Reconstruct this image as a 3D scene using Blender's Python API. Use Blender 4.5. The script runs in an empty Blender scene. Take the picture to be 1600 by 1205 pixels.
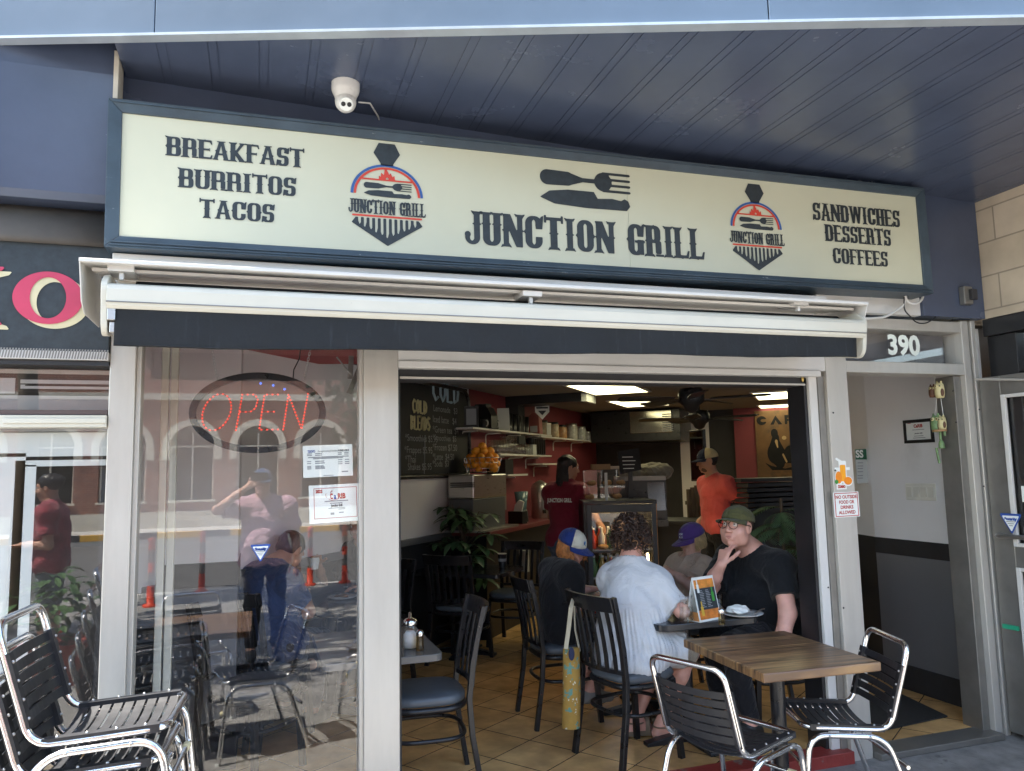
import bpy, math, random
import numpy as np
from mathutils import Vector, Matrix

# ------------------------------------------------------------------ scene, camera, light
S = bpy.context.scene
COL = S.collection
pi = math.pi
rad = math.radians

F_PX, CX, CY, CAM_H, FY = 1200.0, 800.0, 602.5, 1.6, 3.57     # camera of the photo, facade distance
_V = np.array([570 - CX, -10250 - CY, F_PX]); _N = np.array([405 - CX, 743 - CY, F_PX])
_up = _V / np.linalg.norm(_V); _n = _N - _up * (_N @ _up); _n /= np.linalg.norm(_n)
_x = np.cross(_n, _up)
if _x[0] < 0: _x = -_x
RM = np.array([_x, _n, _up])
def ray(px, py): return RM @ np.array([px - CX, py - CY, F_PX])
def onY(px, py, Y):
    d = ray(px, py); t = Y / d[1]; return Vector((d[0] * t, Y, d[2] * t + CAM_H))
def onZ(px, py, z):
    d = ray(px, py); t = (z - CAM_H) / d[2]; return Vector((d[0] * t, d[1] * t, z))
def onX(px, py, x):
    d = ray(px, py); t = x / d[0]; return Vector((x, d[1] * t, d[2] * t + CAM_H))

cd = bpy.data.cameras.new('camera'); cam = bpy.data.objects.new('camera', cd); COL.objects.link(cam)
cd.sensor_width = 36; cd.lens = 36 * F_PX / 1600; cd.clip_start = 0.05; cd.clip_end = 500
cr, cu, cf = RM @ [1, 0, 0], RM @ [0, -1, 0], RM @ [0, 0, 1]
cam.matrix_world = Matrix(((cr[0], cu[0], -cf[0], 0), (cr[1], cu[1], -cf[1], 0), (cr[2], cu[2], -cf[2], CAM_H), (0, 0, 0, 1)))
S.camera = cam

SUN_EL, SUN_DIR = 64.0, Vector((-0.93, 0.22, 0)).normalized()
w = bpy.data.worlds.new('World'); S.world = w; w.use_nodes = True
nt = w.node_tree; bg = nt.nodes['Background']; sky = nt.nodes.new('ShaderNodeTexSky')
sky.sky_type = 'NISHITA'; sky.sun_disc = False; sky.sun_elevation = rad(SUN_EL)
sky.sun_rotation = math.atan2(SUN_DIR.x, SUN_DIR.y); sky.dust_density = 2.0; sky.air_density = 1.2
nt.links.new(sky.outputs[0], bg.inputs[0]); bg.inputs[1].default_value = 0.14
ld = bpy.data.lights.new('sun', 'SUN'); ld.energy = 4.6; ld.angle = rad(0.5); ld.color = (1, 0.95, 0.86)
sun = bpy.data.objects.new('sun', ld); COL.objects.link(sun)
tosun = Vector((SUN_DIR.x * math.cos(rad(SUN_EL)), SUN_DIR.y * math.cos(rad(SUN_EL)), math.sin(rad(SUN_EL))))
sun.rotation_euler = tosun.to_track_quat('Z', 'Y').to_euler()
S.view_settings.view_transform = 'Standard'; S.view_settings.look = 'None'
S.view_settings.gamma = 1; S.view_settings.exposure = 2.68
S.render.engine = 'CYCLES'
S.cycles.max_bounces = 10; S.cycles.diffuse_bounces = 5; S.cycles.glossy_bounces = 5; S.cycles.transparent_max_bounces = 16
S.cycles.use_denoising = True
random.seed(7)

# ------------------------------------------------------------------ materials
def lin(h):
    h = h.lstrip('#'); c = [int(h[i:i + 2], 16) / 255 for i in (0, 2, 4)]
    return tuple((x / 12.92 if x <= .04045 else ((x + .055) / 1.055) ** 2.4) for x in c)
def P(name, col, rough=.5, metal=0, var=.12, vs=6, bump=0, bs=60, spec=.5, coat=0, emit=None, es=0, sss=0, stretch=None, sheen=0, rvar=.08, alpha=1):
    m = bpy.data.materials.new(name); m.use_nodes = True
    n, l = m.node_tree.nodes, m.node_tree.links; b = n['Principled BSDF']
    c = tuple(col) if not isinstance(col, str) else lin(col)
    b.inputs['Metallic'].default_value = metal; b.inputs['Specular IOR Level'].default_value = spec
    b.inputs['Coat Weight'].default_value = coat; b.inputs['Coat Roughness'].default_value = .1
    b.inputs['Sheen Weight'].default_value = sheen
    if alpha < 1: b.inputs['Alpha'].default_value = alpha
    if sss: b.inputs['Subsurface Weight'].default_value = sss; b.inputs['Subsurface Radius'].default_value = (.02, .008, .004)
    if emit: b.inputs['Emission Color'].default_value = (*emit, 1); b.inputs['Emission Strength'].default_value = es
    tc = n.new('ShaderNodeTexCoord'); mp = n.new('ShaderNodeMapping'); l.new(tc.outputs['Object'], mp.inputs[0])
    if stretch: mp.inputs['Scale'].default_value = stretch
    nz = n.new('ShaderNodeTexNoise'); nz.inputs['Scale'].default_value = vs; nz.inputs['Detail'].default_value = 6; nz.inputs['Roughness'].default_value = .6
    l.new(mp.outputs[0], nz.inputs[0])
    mx = n.new('ShaderNodeMix'); mx.data_type = 'RGBA'
    mr = n.new('ShaderNodeMapRange'); mr.inputs['From Min'].default_value = .3; mr.inputs['From Max'].default_value = .7
    l.new(nz.outputs['Fac'], mr.inputs[0]); l.new(mr.outputs[0], mx.inputs[0])
    mx.inputs[6].default_value = (*[x * (1 - var) for x in c], 1); mx.inputs[7].default_value = (*[min(1, x * (1 + var)) for x in c], 1)
    l.new(mx.outputs[2], b.inputs['Base Color'])
    rr = n.new('ShaderNodeMapRange'); rr.inputs[3].default_value = max(0.02, rough - rvar); rr.inputs[4].default_value = min(1, rough + rvar)
    l.new(nz.outputs['Fac'], rr.inputs[0]); l.new(rr.outputs[0], b.inputs['Roughness'])
    if bump:
        n2 = n.new('ShaderNodeTexNoise'); n2.inputs['Scale'].default_value = bs; n2.inputs['Detail'].default_value = 4
        l.new(mp.outputs[0], n2.inputs[0]); bp = n.new('ShaderNodeBump'); bp.inputs['Strength'].default_value = bump
        bp.inputs['Distance'].default_value = .01; l.new(n2.outputs['Fac'], bp.inputs['Height']); l.new(bp.outputs[0], b.inputs['Normal'])
    m['mix'] = mx.name
    return m
def add_marks(m, col, scale=14, thr=.62, soft=.05, stretch=(1, 1, 1), amount=1.0, detail=8):
    """lay worn patches, scuffs or stains of another colour over a material's base colour"""
    n, l = m.node_tree.nodes, m.node_tree.links; b = n['Principled BSDF']
    src = b.inputs['Base Color'].links[0].from_socket
    tc = n.new('ShaderNodeTexCoord'); mp = n.new('ShaderNodeMapping'); mp.inputs['Scale'].default_value = stretch
    mp.inputs['Location'].default_value = (3.1, 1.7, 5.3); l.new(tc.outputs['Object'], mp.inputs[0])
    nz = n.new('ShaderNodeTexNoise'); nz.inputs['Scale'].default_value = scale; nz.inputs['Detail'].default_value = detail; nz.inputs['Roughness'].default_value = .65
    l.new(mp.outputs[0], nz.inputs[0]); mr = n.new('ShaderNodeMapRange'); mr.inputs[1].default_value = thr; mr.inputs[2].default_value = thr + soft
    mr.inputs[4].default_value = amount
    l.new(nz.outputs['Fac'], mr.inputs[0]); mx = n.new('ShaderNodeMix'); mx.data_type = 'RGBA'
    l.new(mr.outputs[0], mx.inputs[0]); l.new(src, mx.inputs[6]); mx.inputs[7].default_value = (*(lin(col) if isinstance(col, str) else col), 1)
    l.new(mx.outputs[2], b.inputs['Base Color']); return m
def glass(name, r0=.05, tint=(1, 1, 1), rough=0.0):
    m = bpy.data.materials.new(name); m.use_nodes = True; n, l = m.node_tree.nodes, m.node_tree.links
    n.remove(n['Principled BSDF']); o = n['Material Output']
    t = n.new('ShaderNodeBsdfTransparent'); t.inputs[0].default_value = (*tint, 1)
    g = n.new('ShaderNodeBsdfGlossy'); g.inputs['Roughness'].default_value = rough
    lw = n.new('ShaderNodeLayerWeight'); lw.inputs[0].default_value = .5
    pw = n.new('ShaderNodeMath'); pw.operation = 'POWER'; pw.inputs[1].default_value = 5; l.new(lw.outputs['Facing'], pw.inputs[0])
    ma = n.new('ShaderNodeMath'); ma.operation = 'MULTIPLY_ADD'; ma.inputs[1].default_value = 1 - r0; ma.inputs[2].default_value = r0; l.new(pw.outputs[0], ma.inputs[0])
    mx = n.new('ShaderNodeMixShader'); l.new(ma.outputs[0], mx.inputs[0]); l.new(t.outputs[0], mx.inputs[1]); l.new(g.outputs[0], mx.inputs[2])
    l.new(mx.outputs[0], o.inputs[0]); return m
def brick(name, c1, c2, cm, sx, sy, mort=.012, axes='XZ', off=.5, bump=.4, rough=.8, var=.25, rot=0, vs=4, metal=0, spec=.4):
    m = bpy.data.materials.new(name); m.use_nodes = True; n, l = m.node_tree.nodes, m.node_tree.links; b = n['Principled BSDF']
    tc = n.new('ShaderNodeTexCoord'); sp = n.new('ShaderNodeSeparateXYZ'); cb = n.new('ShaderNodeCombineXYZ')
    mp = n.new('ShaderNodeMapping'); mp.inputs['Rotation'].default_value = (0, 0, rot)
    l.new(tc.outputs['Object'], mp.inputs[0]); l.new(mp.outputs[0], sp.inputs[0])
    l.new(sp.outputs[axes[0]], cb.inputs[0]); l.new(sp.outputs[axes[1]], cb.inputs[1])
    bt = n.new('ShaderNodeTexBrick'); bt.offset = off; bt.inputs['Scale'].default_value = 1; bt.inputs['Mortar Size'].default_value = mort / 2
    bt.inputs['Brick Width'].default_value = sx; bt.inputs['Row Height'].default_value = sy; bt.inputs['Mortar Smooth'].default_value = .1; bt.inputs['Bias'].default_value = 0
    bt.inputs['Color1'].default_value = (*c1, 1); bt.inputs['Color2'].default_value = (*c2, 1); bt.inputs['Mortar'].default_value = (*cm, 1)
    l.new(cb.outputs[0], bt.inputs[0])
    nz = n.new('ShaderNodeTexNoise'); nz.inputs['Scale'].default_value = vs; nz.inputs['Detail'].default_value = 8; l.new(tc.outputs['Object'], nz.inputs[0])
    mr = n.new('ShaderNodeMapRange'); mr.inputs[1].default_value = .3; mr.inputs[2].default_value = .7; mr.inputs[3].default_value = 1 - var; mr.inputs[4].default_value = 1 + var
    l.new(nz.outputs['Fac'], mr.inputs[0])
    mu = n.new('ShaderNodeVectorMath'); mu.operation = 'SCALE'; l.new(bt.outputs['Color'], mu.inputs[0]); l.new(mr.outputs[0], mu.inputs['Scale'])
    l.new(mu.outputs[0], b.inputs['Base Color']); b.inputs['Roughness'].default_value = rough; b.inputs['Specular IOR Level'].default_value = spec
    bp = n.new('ShaderNodeBump'); bp.inputs['Strength'].default_value = bump; bp.inputs['Distance'].default_value = .008; bp.invert = True
    l.new(bt.outputs['Fac'], bp.inputs['Height']); l.new(bp.outputs[0], b.inputs['Normal'])
    return m
def wood(name, c1, c2, c3, axis='X', scale=1.0, rough=.35):
    m = bpy.data.materials.new(name); m.use_nodes = True; n, l = m.node_tree.nodes, m.node_tree.links; b = n['Principled BSDF']
    tc = n.new('ShaderNodeTexCoord'); mp = n.new('ShaderNodeMapping')
    mp.inputs['Scale'].default_value = (2 * scale, 55 * scale, 5) if axis == 'X' else (55 * scale, 2 * scale, 5)
    l.new(tc.outputs['Object'], mp.inputs[0])
    nz = n.new('ShaderNodeTexNoise'); nz.inputs['Scale'].default_value = 1; nz.inputs['Detail'].default_value = 6; nz.inputs['Distortion'].default_value = .6; l.new(mp.outputs[0], nz.inputs[0])
    cr_ = n.new('ShaderNodeValToRGB'); e = cr_.color_ramp.elements; e[0].position = .36; e[0].color = (*lin(c1), 1); e[1].position = .64; e[1].color = (*lin(c3), 1)
    k = e.new(.5); k.color = (*lin(c2), 1); l.new(nz.outputs['Fac'], cr_.inputs[0]); l.new(cr_.outputs[0], b.inputs['Base Color'])
    b.inputs['Roughness'].default_value = rough
    bp = n.new('ShaderNodeBump'); bp.inputs['Strength'].default_value = .12; bp.inputs['Distance'].default_value = .003; l.new(nz.outputs['Fac'], bp.inputs['Height']); l.new(bp.outputs[0], b.inputs['Normal'])
    return m

# ------------------------------------------------------------------ mesh helpers
def V3(p): return Vector(p)
class MB:
    """collects shapes, then links them as one mesh object"""
    def __init__(s): s.v = []; s.f = []; s.sm = []; s.mi = []
    def add(s, vs, fs, smooth=False, mi=0):
        o = len(s.v); s.v += [tuple(p) for p in vs]
        for f in fs: s.f.append([o + i for i in f]); s.sm.append(smooth); s.mi.append(mi)
        return s
    def box(s, lo, hi, M=None, mi=0):
        x0, y0, z0 = lo; x1, y1, z1 = hi
        vs = [Vector(p) for p in ((x0, y0, z0), (x1, y0, z0), (x1, y1, z0), (x0, y1, z0), (x0, y0, z1), (x1, y0, z1), (x1, y1, z1), (x0, y1, z1))]
        if M is not None: vs = [M @ p for p in vs]
        return s.add(vs, [(0, 3, 2, 1), (4, 5, 6, 7), (0, 1, 5, 4), (1, 2, 6, 5), (2, 3, 7, 6), (3, 0, 4, 7)], False, mi)
    def hexa(s, a, b, mi=0):
        """solid between two matching quads a and b"""
        vs = [Vector(p) for p in list(a) + list(b)]
        return s.add(vs, [(3, 2, 1, 0), (4, 5, 6, 7), (0, 1, 5, 4), (1, 2, 6, 5), (2, 3, 7, 6), (3, 0, 4, 7)], False, mi)
    def prism(s, pts, ext, smooth=False, mi=0):
        """polygon pts (3D, planar) extruded by vector ext"""
        n = len(pts); a = [Vector(p) for p in pts]; e = Vector(ext); vs = a + [p + e for p in a]
        s.add(vs, [list(range(n))[::-1], list(range(n, 2 * n))] + [(i, (i + 1) % n, n + (i + 1) % n, n + i) for i in range(n)], smooth, mi); return s
    def tube(s, pts, r, n=8, closed=False, caps=True, mi=0, flat=None):
        """round tube (or flat = (w, h) ribbon section) along pts; r may be a list"""
        P_ = [Vector(p) for p in pts]; m = len(P_)
        if m < 2: return s
        rs = r if isinstance(r, (list, tuple)) else [r] * m
        T = []
        for i in range(m):
            a = P_[(i - 1) % m] if (closed or i > 0) else P_[i]; b = P_[(i + 1) % m] if (closed or i < m - 1) else P_[i]
            d = b - a
            T.append(d.normalized() if d.length > 1e-9 else Vector((0, 0, 1)))
        up = Vector((0, 0, 1)) if abs(T[0].z) < .9 else Vector((0, 1, 0))
        u = (up - T[0] * up.dot(T[0])).normalized(); rings = []; vs = []
        for i in range(m):
            u = u - T[i] * u.dot(T[i])
            u = u.normalized() if u.length > 1e-6 else T[i].orthogonal().normalized()
            v_ = T[i].cross(u)
            for k in range(n):
                a = 2 * pi * k / n + (pi / n if flat else 0)
                if flat: vs.append(P_[i] + v_ * (math.copysign(flat[0] / 2, math.cos(a))) + u * math.copysign(flat[1] / 2, math.sin(a)))
                else: vs.append(P_[i] + (u * math.cos(a) + v_ * math.sin(a)) * rs[i])
        fs = []
        for i in range(m if closed else m - 1):
            j = (i + 1) % m
            for k in range(n): fs.append((i * n + k, i * n + (k + 1) % n, j * n + (k + 1) % n, j * n + k))
        s.add(vs, fs, not flat, mi)
        if caps and not closed:
            s.add(vs[:n], [list(range(n))[::-1]], False, mi); s.add(vs[-n:], [list(range(n))], False, mi)
        return s
    def lathe(s, prof, c=(0, 0, 0), n=20, smooth=True, mi=0, M=None):
        c = Vector(c); m = len(prof); vs = []
        for (r, z) in prof:
            for k in range(n): a = 2 * pi * k / n; vs.append(Vector((r * math.cos(a), r * math.sin(a), z)))
        if M is not None: vs = [M @ p for p in vs]
        vs = [p + c for p in vs]
        fs = [(i * n + k, i * n + (k + 1) % n, (i + 1) * n + (k + 1) % n, (i + 1) * n + k) for i in range(m - 1) for k in range(n)]
        s.add(vs, fs, smooth, mi)
        if prof[0][0] > 1e-5: s.add(vs[:n], [list(range(n))[::-1]], False, mi)
        if prof[-1][0] > 1e-5: s.add(vs[-n:], [list(range(n))], False, mi)
        return s
    def ball(s, c, r, n=12, mi=0, M=None):
        if not isinstance(r, (tuple, list)): r = (r, r, r)
        prof = [(math.sin(pi * i / n), -math.cos(pi * i / n)) for i in range(n + 1)]
        D = Matrix.Diagonal((r[0], r[1], r[2], 1)); return s.lathe([(max(a, 1e-6), b) for a, b in prof], c, n + 4, True, mi, (M @ D) if M is not None else D)
    def build(s, name, mats, parent=None, bevel=0, loc=None):
        me = bpy.data.meshes.new(name); me.from_pydata(s.v, [], s.f)
        me.polygons.foreach_set('use_smooth', s.sm); me.polygons.foreach_set('material_index', s.mi)
        for m in (mats if isinstance(mats, (list, tuple)) else [mats]): me.materials.append(m)
        me.validate(); me.update(); o = bpy.data.objects.new(name, me); COL.objects.link(o)
        if parent is not None: o.parent = parent
        if loc is not None: o.location = loc
        if bevel:
            b = o.modifiers.new('bevel', 'BEVEL'); b.width = bevel; b.segments = 2; b.limit_method = 'ANGLE'; b.angle_limit = rad(40)
        return o
def tag(o, label=None, cat=None, group=None, kind=None):
    if label: o['label'] = label
    if cat: o['category'] = cat
    if group: o['group'] = group
    if kind: o['kind'] = kind
    return o
def empty(name, loc, label=None, cat=None, group=None, rz=0):
    o = bpy.data.objects.new(name, None); COL.objects.link(o); o.location = loc; o.rotation_euler = (0, 0, rz); o.empty_display_size = .1
    return tag(o, label, cat, group)
KIDS = {}
def copy_tree(o, parent=None):
    c = o.copy(); COL.objects.link(c)
    if parent is not None: c.parent = parent
    for ch in [k for k in list(COL.objects) if k.parent == o]: copy_tree(ch, c)
    return c
def azrot(deg):          # heading deg clockwise from +Y, for things built facing local +Y
    return rad(-deg)
def arc(c, r, a0, a1, n, ax=(1, 0, 0), ay=(0, 0, 1)):
    c = Vector(c); ax = Vector(ax); ay = Vector(ay)
    return [c + ax * (r * math.cos(rad(a0 + (a1 - a0) * i / n))) + ay * (r * math.sin(rad(a0 + (a1 - a0) * i / n))) for i in range(n + 1)]
def rpath(pts, r, n=6, closed=False):
    """polyline with its corners rounded to radius r"""
    P_ = [Vector(p) for p in pts]; out = []; m = len(P_)
    for i in range(m):
        if not closed and i in (0, m - 1): out.append(P_[i]); continue
        a, b, c = P_[i - 1], P_[i], P_[(i + 1) % m]; d1, d2 = (a - b), (c - b); rr = min(r, d1.length * .49, d2.length * .49)
        p0 = b + d1.normalized() * rr; p2 = b + d2.normalized() * rr
        for k in range(n + 1):
            t = k / n; out.append(p0 * (1 - t) ** 2 + b * (2 * t * (1 - t)) + p2 * t * t)
    return out
def frame_mat(o, ex, ey, ez):
    ex, ey, ez, o = Vector(ex), Vector(ey), Vector(ez), Vector(o)
    return Matrix(((ex.x, ey.x, ez.x, o.x), (ex.y, ey.y, ez.y, o.y), (ex.z, ey.z, ez.z, o.z), (0, 0, 0, 1)))

# text through the built-in font, as a mesh lying in the plane ex, ey at point o
def text_mb(body, size, o, ex, ey, align='CENTER', bold=0, width=None, mb=None, mi=0, lift=0, extr=0.0):
    c = bpy.data.curves.new('t', 'FONT'); c.body = body; c.size = size; c.align_x = align; c.align_y = 'CENTER'; c.offset = bold; c.resolution_u = 3
    c.extrude = extr
    t = bpy.data.objects.new('t', c); COL.objects.link(t); bpy.context.view_layer.update()
    me = bpy.data.meshes.new_from_object(t.evaluated_get(bpy.context.evaluated_depsgraph_get()))
    vs = [v.co.copy() for v in me.vertices]; fs = [list(p.vertices) for p in me.polygons]
    bpy.data.objects.remove(t); bpy.data.curves.remove(c); bpy.data.meshes.remove(me)
    sx = 1
    if width and vs:
        w_ = max(v.x for v in vs) - min(v.x for v in vs); sx = width / max(w_, 1e-6)
    ex, ey, o = Vector(ex), Vector(ey), Vector(o); ez = ex.cross(ey)
    mb = mb or MB(); mb.add([o + ex * (v.x * sx) + ey * v.y + ez * (lift + v.z) for v in vs], fs, False, mi); return mb

# ------------------------------------------------------------------ flat shapes from 2D distance fields
class Field:
    """2D signed distance field on a grid; shapes are united with min, holes cut with max"""
    def __init__(s, x0, y0, x1, y1, res):
        s.x0, s.y0, s.res = x0, y0, res; s.nx = int((x1 - x0) / res) + 2; s.ny = int((y1 - y0) / res) + 2
        s.X, s.Y = np.meshgrid(x0 + np.arange(s.nx) * res, y0 + np.arange(s.ny) * res); s.F = np.full(s.X.shape, 9.0)
    def u(s, d): s.F = np.minimum(s.F, d); return s
    def cut(s, d): s.F = np.maximum(s.F, -d); return s
    def seg(s, a, b, r, r2=None):
        r2 = r if r2 is None else r2
        px, py = s.X - a[0], s.Y - a[1]; bx, by = b[0] - a[0], b[1] - a[1]
        h = np.clip((px * bx + py * by) / (bx * bx + by * by + 1e-12), 0, 1); return np.hypot(px - bx * h, py - by * h) - (r + (r2 - r) * h)
    def bx(s, x0, y0, x1, y1, rd=0):
        dx = np.abs(s.X - (x0 + x1) / 2) - (x1 - x0) / 2 + rd; dy = np.abs(s.Y - (y0 + y1) / 2) - (y1 - y0) / 2 + rd
        return np.hypot(np.maximum(dx, 0), np.maximum(dy, 0)) + np.minimum(np.maximum(dx, dy), 0) - rd
    def circ(s, c, r): return np.hypot(s.X - c[0], s.Y - c[1]) - r
    def dia(s, c, a, b): return (np.abs(s.X - c[0]) / a + np.abs(s.Y - c[1]) / b - 1) * min(a, b) * .7
    def ell(s, c, a, b):
        return (np.hypot((s.X - c[0]) / a, (s.Y - c[1]) / b) - 1) * min(a, b)
    def poly(s, pts):
        d = np.full(s.X.shape, 1e9); ins = np.zeros(s.X.shape, bool); n = len(pts)
        for i in range(n):
            a, b = pts[i], pts[(i + 1) % n]; d = np.minimum(d, s.seg(a, b, 0))
            c = ((a[1] > s.Y) != (b[1] > s.Y)) & (s.X < (b[0] - a[0]) * (s.Y - a[1]) / ((b[1] - a[1]) if abs(b[1] - a[1]) > 1e-12 else 1e-12) + a[0]); ins ^= c
        return np.where(ins, -d, d)
    def mesh(s, mb, o, ex, ey, lift=0, mi=0, flip=False):
        """fill the inside (F<0) with polygons placed in the plane ex, ey"""
        F, r = s.F, s.res; o, ex, ey = Vector(o), Vector(ex), Vector(ey); ez = ex.cross(ey) * lift; idx = {}; vs = []
        def vid(key, x, y):
            if key not in idx: idx[key] = len(vs); vs.append(o + ex * x + ey * y + ez)
            return idx[key]
        ins = F < 0; fs = []
        a = ins[:-1, :-1].astype(int) + ins[:-1, 1:] * 2 + ins[1:, 1:] * 4 + ins[1:, :-1] * 8
        for j in range(s.ny - 1):
            i = 0
            while i < s.nx - 1:
                c = a[j, i]
                if c == 0: i += 1; continue
                if c == 15:
                    k = i
                    while k < s.nx - 1 and a[j, k] == 15: k += 1
                    q = [(i, j), (k, j), (k, j + 1), (i, j + 1)]
                    fs.append([vid((p, 0), s.x0 + p[0] * r, s.y0 + p[1] * r) for p in q]); i = k; continue
                cs = [(i, j), (i + 1, j), (i + 1, j + 1), (i, j + 1)]; pl = []
                for t in range(4):
                    p, q = cs[t], cs[(t + 1) % 4]; fp, fq = F[p[1], p[0]], F[q[1], q[0]]
                    if fp < 0: pl.append(vid((p, 0), s.x0 + p[0] * r, s.y0 + p[1] * r))
                    if (fp < 0) != (fq < 0):
                        h = fp / (fp - fq); pl.append(vid((min(p, q), max(p, q)), s.x0 + (p[0] + (q[0] - p[0]) * h) * r, s.y0 + (p[1] + (q[1] - p[1]) * h) * r))
                if len(pl) > 2: fs.append(pl)
                i += 1
        mb.add(vs, fs, False, mi); return mb

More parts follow.
